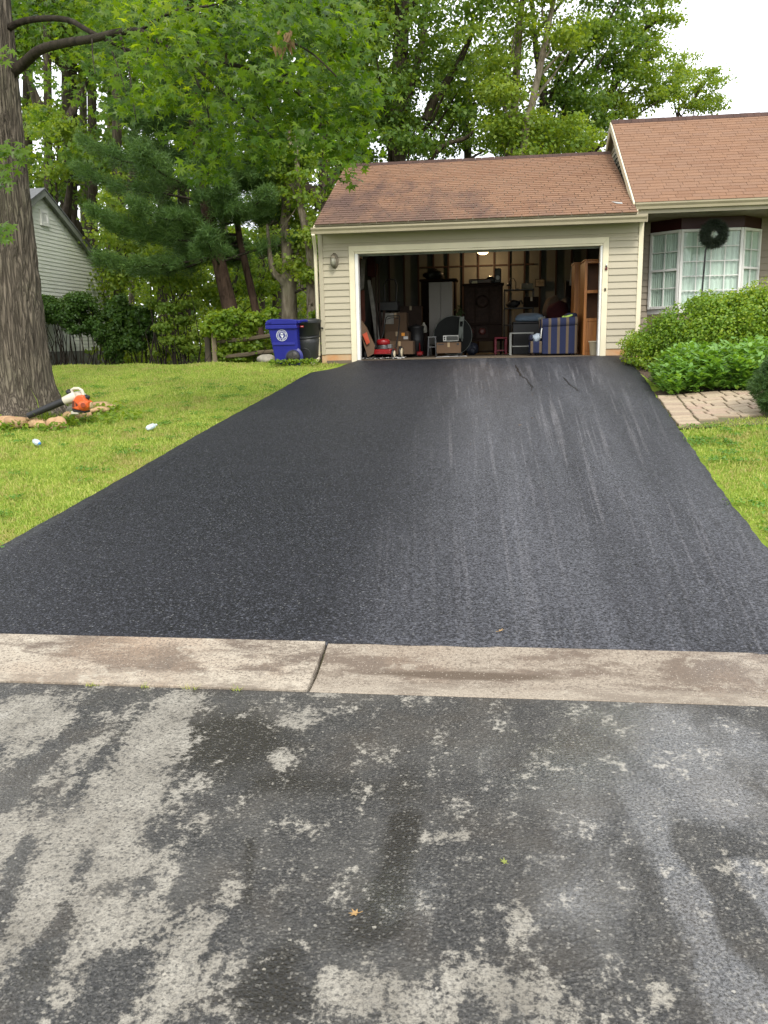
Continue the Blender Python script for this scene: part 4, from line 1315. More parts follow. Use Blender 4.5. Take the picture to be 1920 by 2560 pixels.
MB().lathe([(.13, 0), (.15, -.012), (.10, -.02), (.05, -.012), (.02, -.03)], ((ux[1] + ux[2]) / 2, Y - .03, zt - .42), 20, 'Y').build('medallion', M_CARV, r)
for k in range(2):
    a, b = ux[k], ux[k + 1]
    d_ = bx(a + .015, b - .015, Y - .04, Y - .022, FZ + .39, zm - .03).build('lower_door', M_CARV, r, bevel=.006)
    MB().lathe([(.07, 0), (.085, -.01), (.03, -.018)], ((a + b) / 2, Y - .04, (FZ + .39 + zm) / 2), 16, 'Y').build('rosette', pm('dull_red_carving', (0.09, 0.025, 0.02), .5), d_)
bb = thing('instrument_case', 'long dark case lying on top of the carved armoire', 'case', (gx(1200, Y), Y + .2, zt))
bx(gx(1172, Y), gx(1228, Y), Y + .08, Y + .4, zt, zt + .105).build('case_body', pm('dark_leather', (0.05, 0.022, 0.014), .4), bb, bevel=.02)
MB().tube([(gx(1192, Y), Y + .07, zt + .05), (gx(1194, Y), Y + .05, zt + .06), (gx(1206, Y), Y + .05, zt + .06), (gx(1208, Y), Y + .07, zt + .05)], .008, 6).build('handle', M_BLACK, bb)
sp = thing('loudspeaker', 'black upright loudspeaker on the right end of the armoire top', 'loudspeaker', (gx(1243, Y), Y + .2, zt))
bx(gx(1235, Y), gx(1252, Y), Y + .05, Y + .3, zt, zt + .33).build('speaker_box', M_BLACK, sp, bevel=.02)
MB().lathe([(.05, 0), (.055, -.01), (.03, .004), (.005, -.004)], (gx(1243.5, Y), Y + .048, zt + .12), 16, 'Y').build('speaker_cone', M_GREYM, sp)
MB().blob((gx(1228, Y), Y + .2, zt + .08), (.13, .12, .09), 5, .2, 2, flat=.08).build('draped_bag', M_BLACK, sp)
pp = thing('paper_stack', 'pale papers stacked on the left end of the armoire top', 'papers', (gx(1186, Y), Y + .02, zt))
for k in range(5):
    bx(gx(1180, Y) + random.uniform(-.01, .01), gx(1193, Y), Y - .02, Y + .06, zt + .002 + k * .011, zt + .011 + k * .011).build('sheet_bundle', pm('old_paper', (0.40, 0.36, 0.24), .8, objvar=.3), pp)

# toaster oven on a long carton, on white paper
Y = 18.5
r, x0, x1, zb, zt = simple_box('long_carton', 'long flat carton on the floor under the toaster oven', 'box', 1091, 1152, 856, 883, Y, .38, M_CARD)
bx(x0 + .03, x0 + .16, Y - .003, Y - .001, zt - .05, zt - .03).build('printed_line', M_BLACK, r)
bx(x1 - .09, x1 - .04, Y - .003, Y - .001, zt - .06, zt - .02).build('printed_mark', M_BLACK, r)
r = thing('toaster_oven', 'silver toaster oven with two knobs sitting on the long carton', 'toaster oven', (gx(1127, Y), Y + .15, zt))
a, b = gx(1107, Y), gx(1146, Y)
zo = zt + .02
ht = gz(838, Y, 1127) - zo
bx(a, b, Y + .05, Y + .32, zo, zo + ht).build('body', pm('brushed_silver', (0.42, 0.42, 0.40), .35, .06, metal=.4), r, bevel=.008)
bx(a + .075, b - .01, Y + .04, Y + .049, zo + .02, zo + ht - .035).build('glass_door', pm('dark_glass', (0.02, 0.02, 0.02), .08), r)
bx(a + .085, b - .02, Y + .022, Y + .036, zo + ht - .03, zo + ht - .018).build('door_handle', M_BLACK, r)
for z in (.35, .68):
    MB().lathe([(.018, 0), (.016, -.015), (.004, -.016)], (a + .036, Y + .048, zo + ht * z), 12, 'Y').build('knob', M_BLACK, r)
for x in (a + .03, b - .03): bx(x - .012, x + .012, Y + .08, Y + .28, zt, zo).build('foot', M_BLACK, r)
pts = [(1095, 890), (1150, 884), (1168, 882), (1172, 886), (1120, 893)]
MB().prism([Vector((gx(u, 18.2 + k * .05), 18.05 + [0.05, .22, .3, .1, 0][k], FZ + .002)) for k, (u, v) in enumerate(pts)], (0, 0, .004))
o = MB()
for k in range(3):
    x = gx(1104 + k * 22, 18.2)
    o.add([(x - .12, 18.12 + .05 * k, FZ + .003 + k * .003), (x + .17, 18.16, FZ + .004 + k * .003), (x + .15, 18.44, FZ + .02), (x, 18.40, FZ + .012), (x - .13, 18.42, FZ + .006 + k * .003)], [(0, 1, 2, 3, 4)])
tag(o.build('paper_sheet', pm('white_paper', (0.6, 0.6, 0.6), .8)), 'white paper spread on the floor before the long carton', 'paper')

# folding chair, step stool, plant, round glass table top
Y = 19.5
M_CH = pm('grey_green_metal', (0.15, 0.17, 0.15), .5, .1)
r = thing('folding_chair', 'grey folded chair leaning beside the carved armoire', 'chair', (gx(1150, Y), Y, FZ))
for du in (0, 9):
    MB().tube([at(1146 + du, 853, Y), at(1150 + du, 790, Y + .2)], .013, 6).build('leg', M_CH, r)
bx(gx(1147, Y), gx(1158, Y), Y + .06, Y + .09, gz(845, Y), gz(815, Y)).build('seat', M_CH, r, bevel=.006)
bx(gx(1149, Y), gx(1160, Y), Y + .15, Y + .18, gz(802, Y), gz(790, Y)).build('backrest', M_CH, r, bevel=.006)
r = thing('glass_table_top', 'round glass table top standing on edge before the white cabinet', 'table top', (gx(1135, 19.9), 19.9, FZ))
MB().lathe([(.44, 0), (.445, .006), (.44, .012)], (gx(1132, 19.9), 19.9, FZ + .46), 40, 'Y').build('glass_disc', pm('smoked_glass', (0.010, 0.012, 0.011), .55, spec=.15), r)
MB().tube([(gx(1132, 19.9) + .448 * math.cos(a), 19.9, FZ + .46 + .448 * math.sin(a)) for a in np.linspace(0, 2 * math.pi, 41)], .007, 5).build('rim', M_CH, r)
Y = 19.2
r = thing('step_stool', 'grey low step stool left of the toaster oven', 'stool', (gx(1079, Y), Y, FZ))
for u in (1069, 1090):
    for y in (Y, Y + .3): MB().tube([(gx(u, Y), y, FZ), (gx(u, Y) * 1 + (.02 if u < 1075 else -.02), y + (.03 if y == Y else -.03), FZ + .42)], .014, 6).build('leg', M_GREYM, r)
bx(gx(1069, Y), gx(1090, Y), Y + .02, Y + .28, FZ + .42, FZ + .45).build('top_step', M_GREYM, r, bevel=.006)
bx(gx(1069, Y), gx(1090, Y), Y - .02, Y + .12, FZ + .20, FZ + .225).build('lower_step', M_GREYM, r, bevel=.006)
r = thing('red_tool', 'red floor jack on the floor left of the step stool', 'jack', (gx(1048, 18.9), 18.9, FZ))
bx(gx(1041, 18.9), gx(1056, 18.9), 18.9, 19.35, FZ + .03, FZ + .12).build('jack_body', M_RED, r, bevel=.02)
MB().tube([(gx(1047, 18.9), 19.2, FZ + .1), (gx(1044, 18.9), 19.4, FZ + .35)], .014, 6).build('handle', M_RED, r)
for x in (gx(1042, 18.9), gx(1055, 18.9)): MB().lathe([(.01, -.02), (.035, -.02), (.035, .02), (.01, .02)], (x, 18.95, FZ + .035), 12, 'X').build('wheel', M_BLKM, r)

# pink-red crate frame under the armoire's right end
Y = 19.9
r = thing('red_stool', 'bright red stool frame beside the right armoire leg', 'stool', (gx(1252, Y), Y, FZ))
M_PINK = pm('raspberry_plastic', (0.20, 0.008, 0.025), .4, .08)
for u in (1239, 1265):
    bx(gx(u, Y) - .03, gx(u, Y) + .03, Y - .02, Y + .01, FZ, FZ + .36).build('leg', M_PINK, r, bevel=.01)
    bx(gx(u, Y) - .03, gx(u, Y) + .03, Y + .27, Y + .30, FZ, FZ + .36).build('leg', M_PINK, r, bevel=.01)
bx(gx(1236, Y), gx(1268, Y), Y - .03, Y + .31, FZ + .36, FZ + .40).build('seat', M_PINK, r, bevel=.012)
bx(gx(1239, Y), gx(1265, Y), Y - .01, Y + .01, FZ + .08, FZ + .11).build('stretcher', M_PINK, r)

# black wire shelf with lamp, carton and gear
Y = 21.3
x0, x1 = gx(1259, Y), gx(1334, Y)
r = thing('metal_shelf', 'black open shelf unit against the back wall right of the armoire', 'shelf', ((x0 + x1) / 2, Y, FZ))
zs = [gz(v, Y, 1297) for v in (853, 812, 770, 724)]
for z in zs: bx(x0, x1, Y, Y + .4, z - .015, z + .012).build('shelf_board', M_BLACK, r, bevel=.003)
for x in (x0 + .015, x1 - .015):
    for y in (Y + .012, Y + .388): bx(x - .014, x + .014, y - .012, y + .012, FZ, zs[-1] + .02).build('post', M_BLACK, r)
zt = zs[-1] + .012
r = thing('desk_lamp', 'arched black desk lamp on the black shelf', 'lamp', (gx(1278, Y), Y + .15, zt))
MB().lathe([(.07, 0), (.07, .015), (.02, .025)], (gx(1289, Y), Y + .15, zt), 16).build('base', M_BLACK, r)
MB().tube([at(1289, 722, Y + .15), at(1290, 706, Y + .15), at(1284, 696, Y + .15), at(1276, 696, Y + .15), at(1272, 706, Y + .15)], .010, 8).build('arm', M_BLACK, r)
MB().lathe([(.012, .05), (.03, .03), (.055, -.03), (.05, -.03)], at(1271, 712, Y + .15), 14).build('shade', M_BLACK, r)
simple_box('shelf_carton', 'pale carton on the top board of the black shelf', 'box', 1301, 1331, 708, 722, Y + .05, .28, pm('grey_card', (0.20, 0.19, 0.15), .8), z0=zt)
zt = zs[2] + .012
r = thing('power_tool', 'black bulky power tool on the middle board of the black shelf', 'tool', (gx(1285, Y), Y + .15, zt))
MB().blob((gx(1283, Y), Y + .15, zt + .09), (.17, .12, .10), 9, .25, 2, flat=.09).build('motor_body', M_BLACK, r)
MB().tube([(gx(1288, Y), Y + .1, zt + .12), (gx(1302, Y), Y + .08, zt + .16), (gx(1306, Y), Y + .08, zt + .08)], .025, 8).build('handle', M_BLACK, r)
r, *_ = simple_box('dark_carton', 'dark carton standing beside the power tool on the shelf', 'box', 1309, 1345, 742, 768, Y - .02, .3, M_DKWOOD, z0=zt)

# framed picture on the back wall
Y = YB - .12
p0, p1 = at(1337, 718, Y), at(1363, 697, Y)
r = thing('picture_frame', 'small framed picture hanging on a back wall stud', 'picture', (p0.x, Y, p0.z))
bx(p0.x, p1.x, Y - .02, Y + .02, p0.z, p1.z).build('frame', M_BLACK, r, bevel=.006)
bx(p0.x + .02, p1.x - .02, Y - .024, Y - .021, p0.z + .02, p1.z - .02).build('print', pm('faded_print', (0.20, 0.17, 0.12), .6, .3, 12), r)

# white table, pillow, red clothes pile, bags
Y = 19.0
x0, x1 = gx(1274, Y), gx(1334, Y)
zt = gz(831, Y, 1300)
M_WT = pm('white_table', (0.36, 0.37, 0.34), .45, .04)
r = thing('side_table', 'white open side table left of the striped armchair', 'table', ((x0 + x1) / 2, Y, FZ))
bx(x0, x1, Y, Y + .45, zt - .03, zt).build('table_top', M_WT, r, bevel=.004)
for x in (x0, x1 - .045):
    for y in (Y + .003, Y + .40): bx(x + .002, x + .043, y, y + .045, FZ, zt - .03).build('leg', M_WT, r)
bx(x0 + .05, x1 - .05, Y + .01, Y + .03, FZ + .18, FZ + .20).build('stretcher', M_WT, r)
Y = 19.7
zb_ = gz(835, Y)
r = thing('storage_trunk', 'dark trunk behind the white side table carrying the blue pillow', 'trunk', (gx(1330, Y), Y + .2, FZ))
ztt = gz(803, Y, 1330)
bx(gx(1282, Y), gx(1420, Y), Y + .05, Y + .7, FZ, ztt - .05).build('box_body', M_BLACK, r, bevel=.01)
bx(gx(1281, Y), gx(1421, Y), Y + .04, Y + .71, ztt - .048, ztt).build('lid', M_BLACK, r, bevel=.015)


def soft(name, label, cat, u, v, Y, rx, ry, rz, m, seed, zrest):
    o = thing(name, label, cat, (gx(u, Y), Y, zrest))
    MB().blob((gx(u, Y), Y, zrest + rz * .62), (rx, ry, rz), seed, .16, 3, flat=rz * .62).build('cushion' if 'pillow' in name else 'folds', m, o)
    o2 = MB().blob((gx(u, Y) + rx * .5, Y - ry * .25, zrest + rz * .9), (rx * .45, ry * .5, rz * .5), seed + 1, .2, 2)
    o2.build('fold', m, o)
    return o


soft('pillow', 'pale blue pillow lying on the dark trunk', 'pillow', 1325, 790, 19.9, .34, .22, .12, pm('blue_ticking', (0.16, 0.22, 0.30), .8, .1), 11, ztt)
soft('cloth_bundle', 'light grey cloth bundle beside the blue pillow', 'cloth', 1351, 792, 19.85, .12, .12, .08, pm('grey_cloth', (0.36, 0.38, 0.36), .8), 12, ztt)
soft('clothes_pile', 'dark red heap of clothes behind the striped armchair', 'clothes', 1392, 780, 20.15, .26, .2, .30, pm('wine_cloth', (0.05, 0.006, 0.008), .9), 13, ztt)
soft('laundry_bag', 'brown bulging bag behind the heap of red clothes', 'bag', 1380, 770, 20.3, .2, .18, .36, pm('brown_cloth', (0.11, 0.075, 0.05), .9), 14, ztt)
soft('dark_coat', 'black coat heaped right of the brown bulging bag', 'coat', 1412, 775, 20.35, .2, .2, .34, M_BLACK, 15, ztt)
# tall dark panel and hanging shirt at the right
Y = 21.6
r = thing('tall_case', 'tall narrow dark case standing left of the oak bookcase', 'case', (gx(1420, Y), Y, FZ))
bx(gx(1410, Y), gx(1433, Y), Y, Y + .3, FZ, gz(701, Y, 1420)).build('case_body', M_BLACK, r, bevel=.01)
bx(gx(1412, Y), gx(1431, Y), Y - .012, Y - .001, FZ + .1, gz(705, Y, 1420)).build('door', M_DKWOOD, r, bevel=.004)
r = thing('hanging_shirt', 'pale blue shirt hanging above the tall dark case', 'shirt', at(1430, 715, 20.8))
MB().prism([at(1424, 715, 20.8), at(1434, 712, 20.8), at(1438, 660, 20.8), at(1430, 655, 20.8), at(1427, 680, 20.8)], (0, .08, 0)).build('shirt_body', pm('pale_blue_cloth', (0.26, 0.29, 0.31), .9), r, bevel=.02)
MB().tube([at(1433, 656, 20.84), at(1435, 646, 20.84), at(1438, 642, 20.84)], .006, 6).build('hanger', M_GREYM, r)

# striped armchair seen from its arm side
Y = 17.75
x0, x1 = gx(1356, Y), gx(1443, Y)
xf = gx(1326, Y)
zt = gz(797, Y, 1400)
m_str, t, p = new_mat('blue_beige_stripe')
tc = t.nodes.new('ShaderNodeTexCoord').outputs['Object']
sx = t.nodes.new('ShaderNodeSeparateXYZ')
t.links.new(tc, sx.inputs[0])
fr = math_(t, 'FRACT', math_(t, 'ADD', math_(t, 'MULTIPLY', sx.outputs['X'], 5.6), 0.30))
sel = math_(t, 'MULTIPLY', math_(t, 'GREATER_THAN', fr, 0.0), math_(t, 'LESS_THAN', fr, 0.30))
wv = noise(t, 90, 3, .6, world_space=False)
c = mixc(t, sel, mixc(t, wv, (0.014, 0.018, 0.045), (0.026, 0.033, 0.075)), mixc(t, wv, (0.085, 0.065, 0.045), (0.13, 0.10, 0.072)))
t.links.new(c, p.inputs['Base Color'])
p.inputs['Roughness'].default_value = 0.9
p.inputs['Specular IOR Level'].default_value = 0.15
bump(t, p, wv, .3, .003)
M_NAVY = pm('navy_cloth', (0.016, 0.020, 0.046), .9, .1)
r = thing('armchair', 'blue and beige striped armchair with rolled arm at the right of the garage', 'armchair', ((x0 + x1) / 2, Y + .4, FZ))
bx(x0, x1, Y + .02, Y + .22, FZ + .03, zt - .13).build('near_arm', m_str, r, bevel=.02, seg=2)
MB().tube([(x0 - .02, Y + .09, zt - .085), ((x0 + x1) / 2, Y + .09, zt - .075), (x1, Y + .09, zt - .06)], [.10, .105, .10], 18).build('arm_roll', m_str, r)
bx(x0, x1, Y + .78, Y + .98, FZ + .03, zt - .13).build('far_arm', m_str, r, bevel=.02, seg=2)
MB().tube([(x0 - .02, Y + .90, zt - .085), (x1, Y + .90, zt - .06)], .10, 18).build('arm_roll', m_str, r)
bx(x1 - .22, x1 + .02, Y + .21, Y + .79, FZ + .05, zt + .12).build('backrest', M_NAVY, r, bevel=.05, seg=2)
bx(xf, x1 - .2, Y + .06, Y + .78, FZ + .05, FZ + .30).build('seat_base', m_str, r, bevel=.03, seg=2)
bx(xf - .01, x1 - .22, Y + .23, Y + .77, FZ + .30, FZ + .44).build('seat_cushion', M_NAVY, r, bevel=.05, seg=2)
for x in (xf + .06, x1 - .06):
    for y in (Y + .1, Y + .9): bx(x - .025, x + .025, y - .025, y + .025, FZ, FZ + .05).build('foot', M_DKWOOD, r)
r = thing('shoe_bag', 'white and blue crumpled bag on the front of the striped armchair', 'bag', (gx(1342, Y), Y + .3, FZ + .44))
MB().blob((gx(1342, Y), Y + .12, FZ + .36), (.09, .07, .09), 21, .3, 2).build('bag_body', pm('white_blue_plastic', (0.42, 0.50, 0.58), .4, .25, 12), r)
MB().tube([(gx(1352, Y), Y + .05, FZ + .36), (gx(1353, Y), Y + .0, FZ + .50), (gx(1354, Y), Y - .0, FZ + .56)], .012, 6).build('handle', M_WHITE, r)
r = thing('glove', 'yellow green work glove lying on the armchair roll', 'glove', at(1420, 791, Y + .15))
MB().prism([at(1409, 795, Y + .1), at(1413, 790, Y + .1), at(1431, 785, Y + .1), at(1432, 789, Y + .1), at(1420, 794, Y + .1)], (0, .12, 0)).build('palm', pm('lime_cloth', (0.30, 0.42, 0.08), .8), r, bevel=.006)
for k in range(3):
    a_ = at(1411, 793 - k * 1.5, Y + .10 + k * .03)
    MB().tube([a_, a_ + Vector((-.05, -.01, -.015))], .009, 6).build('finger', pm('lime_cloth', (0.30, 0.42, 0.08), .8), r)

# oak bookcase
Y = 17.55
x0, x1 = gx(1458, Y), gx(1512, Y)
zt = gz(652, Y, 1480)
r = thing('bookcase', 'orange oak bookcase with open shelves by the right door jamb', 'bookcase', ((x0 + x1) / 2, Y + .2, FZ))
bx(x0, x0 + .03, Y + .02, Y + .9, FZ, zt).build('side_panel', M_OAK, r, bevel=.003)
bx(x1 - .03, x1, Y + .02, Y + .5, FZ, zt).build('side_panel', M_OAK, r, bevel=.003)
bx(x0 + .03, x1 - .03, Y + .48, Y + .5, FZ, zt).build('back_panel', pm('oak_shade', (0.20, 0.085, 0.028), .5), r)
for v in (654, 729, 799):
    z = gz(v, Y, 1480)
    bx(x0 + .031, x1 - .031, Y + .03, Y + .48, z - .012, z + .012).build('shelf_board', M_OAK, r)
    bx(x0 + .052, x1 - .03, Y - .004, Y + .022, z - .03, z + .03).build('face_rail', M_OAK, r, bevel=.003)
bx(x0 - .004, x0 + .05, Y - .006, Y + .024, FZ, zt).build('face_stile', M_OAK, r, bevel=.003)
bx(x1 - .05, x1 + .004, Y - .006, Y + .024, FZ, zt).build('face_stile', M_OAK, r, bevel=.003)
bx(x0 + .052, x1 - .052, Y + .004, Y + .024, FZ + .07, gz(803, Y, 1480)).build('door', M_OAK, r, bevel=.006)
bx(x0 + .052, x1 - .052, Y - .002, Y + .02, FZ, FZ + .066).build('plinth', M_OAK, r, bevel=.003)
bx(x0 - .03, x1 + .02, Y - .03, Y + .52, zt, zt + .03).build('cornice', M_OAK, r, bevel=.008)
# second, wider oak side behind it
r = thing('oak_wardrobe', 'tall oak cabinet side standing behind the bookcase', 'cabinet', (gx(1440, 18.3), 18.3, FZ))
bx(gx(1432, 18.6), gx(1452, 18.6), 18.6, 19.2, FZ, gz(660, 18.6, 1440)).build('side_panel', M_OAK, r, bevel=.004)
bx(gx(1430, 18.6), gx(1453, 18.6), 18.57, 19.22, gz(660, 18.6, 1440), gz(656, 18.6, 1440)).build('top_panel', M_OAK, r)

# waste bin by the right jamb
Y = 17.25
r = thing('waste_bin', 'cream plastic waste bin in front of the oak bookcase', 'bin', (gx(1488, Y), Y + .1, FZ))
MB().lathe([(.085, 0), (.10, .012), (.125, .262), (.137, .266), (.137, .278), (.118, .276), (.095, .03), (.01, .028)], (gx(1490, Y), Y + .14, FZ), 4 * 7, sx=.95).build('bin_body', M_CREAM, r)
MB().lathe([(.126, .255), (.139, .258), (.139, .282), (.122, .282)], (gx(1490, Y), Y + .14, FZ), 28, sx=.95).build('rim', M_CREAM, r)

# smaller dim things seen between the furniture
Y = 20.0
r = thing('jug', 'pale plastic jug standing left of the white cabinet', 'jug', (gx(1060, Y), Y, FZ))
zj = gz(832, Y, 1060)
bx(gx(1052, Y), gx(1068, Y), Y - .08, Y + .15, FZ, zj - .002).build('crate', M_DKWOOD, r, bevel=.01)
MB().lathe([(.06, 0), (.075, .02), (.075, .14), (.03, .2), (.025, .24)], (gx(1060, Y), Y, zj), 14).build('jug_body', pm('milky_plastic', (.34, .33, .28), .4), r)
Y = 19.4
r = thing('waste_drum', 'dark drum between the cartons and the white cabinet', 'drum', (gx(1040, Y), Y + .1, FZ))
MB().lathe([(.15, 0), (.17, .02), (.175, .35), (.18, .37), (.175, .39), (.17, .62), (.185, .64), (.185, .66)], (gx(1040, Y), Y + .1, FZ), 20).build('drum_body', M_BLACK, r)
MB().lathe([(.19, .655), (.19, .685), (.05, .71), (.02, .73)], (gx(1040, Y), Y + .1, FZ), 20).build('lid', M_BLKM, r)
Y = 20.0
r = thing('house_plant', 'dim potted plant between the white cabinet and the armoire', 'plant', (gx(1150, Y), Y, FZ))
zp = gz(800, Y, 1150)
MB().lathe([(.05, -.16), (.08, 0), (.085, .01), (.07, 0)], (gx(1150, Y), Y, zp), 14).build('pot', M_DKWOOD, r)
bx(gx(1144, Y), gx(1156, Y), Y - .07, Y + .07, FZ, zp - .165).build('plant_stand', M_BLACK, r)
fol_obj('leaves', foliage([(gx(1150, Y), Y, zp + .16, .09, .09, .16)], 90, .09, LANCE_, np.random.default_rng(8)), leaf_mat('house_leaf', [(.03, .05, .02), (.06, .09, .03)], .2), r)
Y = 19.95
r = thing('backpack', 'dark blue backpack on the floor under the armoire stand', 'bag', (gx(1181, Y), Y, FZ))
MB().blob((gx(1181, Y), Y + .02, FZ + .15), (.13, .09, .16), 55, .15, 3, flat=.15).build('bag_body', pm('navy_nylon', (.012, .016, .03), .6), r)
MB().blob((gx(1181, Y), Y - .07, FZ + .10), (.08, .03, .07), 56, .1, 2).build('front_pocket', pm('navy_nylon', (.012, .016, .03), .6), r)
Y = 20.4
r = thing('hanging_jacket', 'dull red jacket hanging high on the left garage wall', 'jacket', at(925, 690, 19.5))
MB().prism([at(u, v, 19.5) for u, v in ((916, 645), (924, 640), (936, 642), (944, 650), (942, 690), (930, 694), (917, 690))], (0, .12, 0)).build('jacket_body', pm('dull_red_cloth', (.06, .012, .01), .9), r, bevel=.03)
MB().tube([at(926, 641, 19.55), at(928, 634, 19.55), at(932, 632, 19.55)], .008, 6).build('hook', M_GREYM, r)
Y = 18.9
for k, (u, v0, lab) in enumerate(((938, 640, 'long handled garden rake leaning in the left corner'), (946, 660, 'shovel handle leaning beside the garden rake'))):
    r = thing('garden_tool', lab, 'garden tool', (gx(u, Y), Y, FZ))
    MB().tube([at(u, v0, Y + .5), at(u + 6, 870, Y)], .014, 6).build('handle', M_STUD, r)
    q = at(u, v0, Y + .5)
    if k == 0:
        for d in np.linspace(-.16, .16, 8): MB().tube([q, q + Vector((d, -.02, .10)), q + Vector((d, -.06, .11))], .005, 4).build('tine', M_BLKM, r)
    else: MB().prism([q + Vector(w) for w in ((-.03, 0, 0), (.03, 0, 0), (.10, 0, .08), (.09, 0, .26), (0, 0, .32), (-.09, 0, .26), (-.10, 0, .08))], (0, .012, 0)).build('blade', M_BLKM, r, bevel=.004)

# ceiling lamp, lit
lc = at(1207, 633, 21.25)
lam = thing('ceiling_lamp', 'lit glass bowl lamp under the garage ceiling', 'lamp', lc + Vector((0, 0, .05)))
m_em, t, p = new_mat('lit_glass')
p.inputs['Base Color'].default_value = (0.9, 0.8, 0.6, 1)
p.inputs['Emission Color'].default_value = (1.0, 0.72, 0.38, 1)
p.inputs['Emission Strength'].default_value = 2.6
MB().lathe([(.004, -.075), (.07, -.07), (.12, -.045), (.135, -.02)], lc + Vector((0, 0, .04)), 24).build('glass_bowl', m_em, lam)
MB().lathe([(.14, -.02), (.145, -.005), (.145, .02), (.12, .035), (.02, .04)], lc + Vector((0, 0, .04)), 24).build('metal_ring', pm('brass', (0.42, 0.32, 0.14), .35, metal=.6), lam)
MB().tube([lc + Vector((0, 0, .075)), (lc.x, lc.y, 3.84)], .012, 8).build('stem', M_GREYM, lam)
bl = bpy.data.lights.new('lamp_bulb', 'POINT')
bl.energy = 22.0
bl.color = (1.0, 0.66, 0.34)
bl.shadow_soft_size = 0.06
blo = bpy.data.objects.new('lamp_bulb', bl)
COL.objects.link(blo)
blo.location = (lc.x + .12, lc.y + .25, lc.z - .16)
blo.parent = None

# ------------------------------------------------------------------ bins beside the garage
M_BLUE = pm('blue_bin_plastic', (0.014, 0.018, 0.210), .42, .08, 3, spec=.25)
BY = 16.45
bz = float(zlawn(-4.0, 16.7))
bn = thing('wheelie_bin', 'blue wheelie recycling bin with round white emblem on the grass', 'bin', (-4.0, BY + .3, bz))
zl = 1.985
# body: tapered shell seen side-on, front to the left
zt_, w0, w1 = zl, .0, .58
xa0, xa1, xb0, xb1 = -4.215, -3.745, -4.345, -3.755
MB().add([(xa0, BY + .05, bz), (xa1, BY + .05, bz), (xa1, BY + .50, bz), (xa0, BY + .50, bz), (xb0, BY, zl - .03), (xb1, BY, zl - .03), (xb1, BY + .58, zl - .03), (xb0, BY + .58, zl - .03)],
         [(0, 3, 2, 1), (4, 5, 6, 7), (0, 1, 5, 4), (1, 2, 6, 5), (2, 3, 7, 6), (3, 0, 4, 7)]).build('body', M_BLUE, bn, bevel=.035, seg=3)
MB().box(xb0 - .035, xb1 + .01, BY - .03, BY + .61, zl - .115, zl - .03).build('rim_band', M_BLUE, bn, bevel=.018, seg=2)
MB().prism([(xb0 - .045, BY - .035, zl - .028), (xb1 + .02, BY - .035, zl - .028), (xb1 + .02, BY - .035, zl + .055), (xb1 - .12, BY - .035, zl + .075), (xb0 + .10, BY - .035, zl + .085), (xb0 + .0, BY - .035, zl + .055)], (0, .65, 0)).build('lid', M_BLUE, bn, bevel=.016, seg=2)
bx(xb0 + .02, xb0 + .09, BY - .05, BY - .036, zl + .005, zl + .035).build('lid_catch', M_BLUE, bn, bevel=.004)
for y in (BY + .02, BY + .50): bx(xb1 + .005, xb1 + .09, y, y + .06, zl - .01, zl + .05).build('hinge_arm', M_BLUE, bn, bevel=.012)
MB().tube([(xb1 + .10, BY - .01, zl + .03), (xb1 + .17, BY + .05, zl + .035), (xb1 + .17, BY + .52, zl + .035), (xb1 + .10, BY + .58, zl + .03)], .026, 10).build('handle', M_BLUE, bn)
MB().prism([(xb0 + .10, BY + .006, zl - .42), (xb1 - .03, BY + .006, zl - .42), (xb1 - .04, BY + .012, zl - .37), (xb0 + .08, BY + .012, zl - .37)], (0, -.004, 0)).build('body_rib', M_BLUE, bn)
wx, wz, wr_ = -3.845, bz + .135, .135
wl = MB().lathe([(.04, -.03), (wr_, -.028), (wr_, .028), (.04, .03)], (wx, BY + .0, wz), 28, 'Y').build('wheel', M_BLACK, bn)
MB().lathe([(.02, -.036), (.085, -.031), (.09, -.028)], (wx, BY, wz), 24, 'Y').build('hub', pm('dark_hub', (0.035, 0.03, 0.025), .5), wl)
for k in range(5):
    a = k * 1.2566
    MB().box(-.008, .008, -.036, -.031, .02, .085, Matrix.Translation((wx, BY, wz)) @ Matrix.Rotation(a, 4, 'Y')).build('spoke', M_BLACK, wl)
MB().lathe([(.04, -.03), (wr_, -.028), (wr_, .028), (.04, .03)], (wx, BY + .56, wz), 28, 'Y').build('wheel', M_BLACK, bn)
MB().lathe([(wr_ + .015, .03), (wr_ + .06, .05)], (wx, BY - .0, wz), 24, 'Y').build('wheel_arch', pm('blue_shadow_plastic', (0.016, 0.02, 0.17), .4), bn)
# county-style round emblem: ring with tick marks, and a small crest in the middle
ec = Vector((-4.055, BY + .012, zl - .235))
M_EMB = pm('emblem_white', (0.60, 0.62, 0.66), .5, .03)
eo = MB()


def ring(mb, c, r0, r1, y, n=40):
    vs, fs = [], []
    for k in range(n):
        a = 2 * math.pi * k / n
        vs += [(c.x + r0 * math.cos(a), y, c.z + r0 * math.sin(a)), (c.x + r1 * math.cos(a), y, c.z + r1 * math.sin(a))]
    for k in range(n): fs.append((2 * k, 2 * k + 1, (2 * k + 3) % (2 * n), (2 * k + 2) % (2 * n)))
    mb.add(vs, fs)


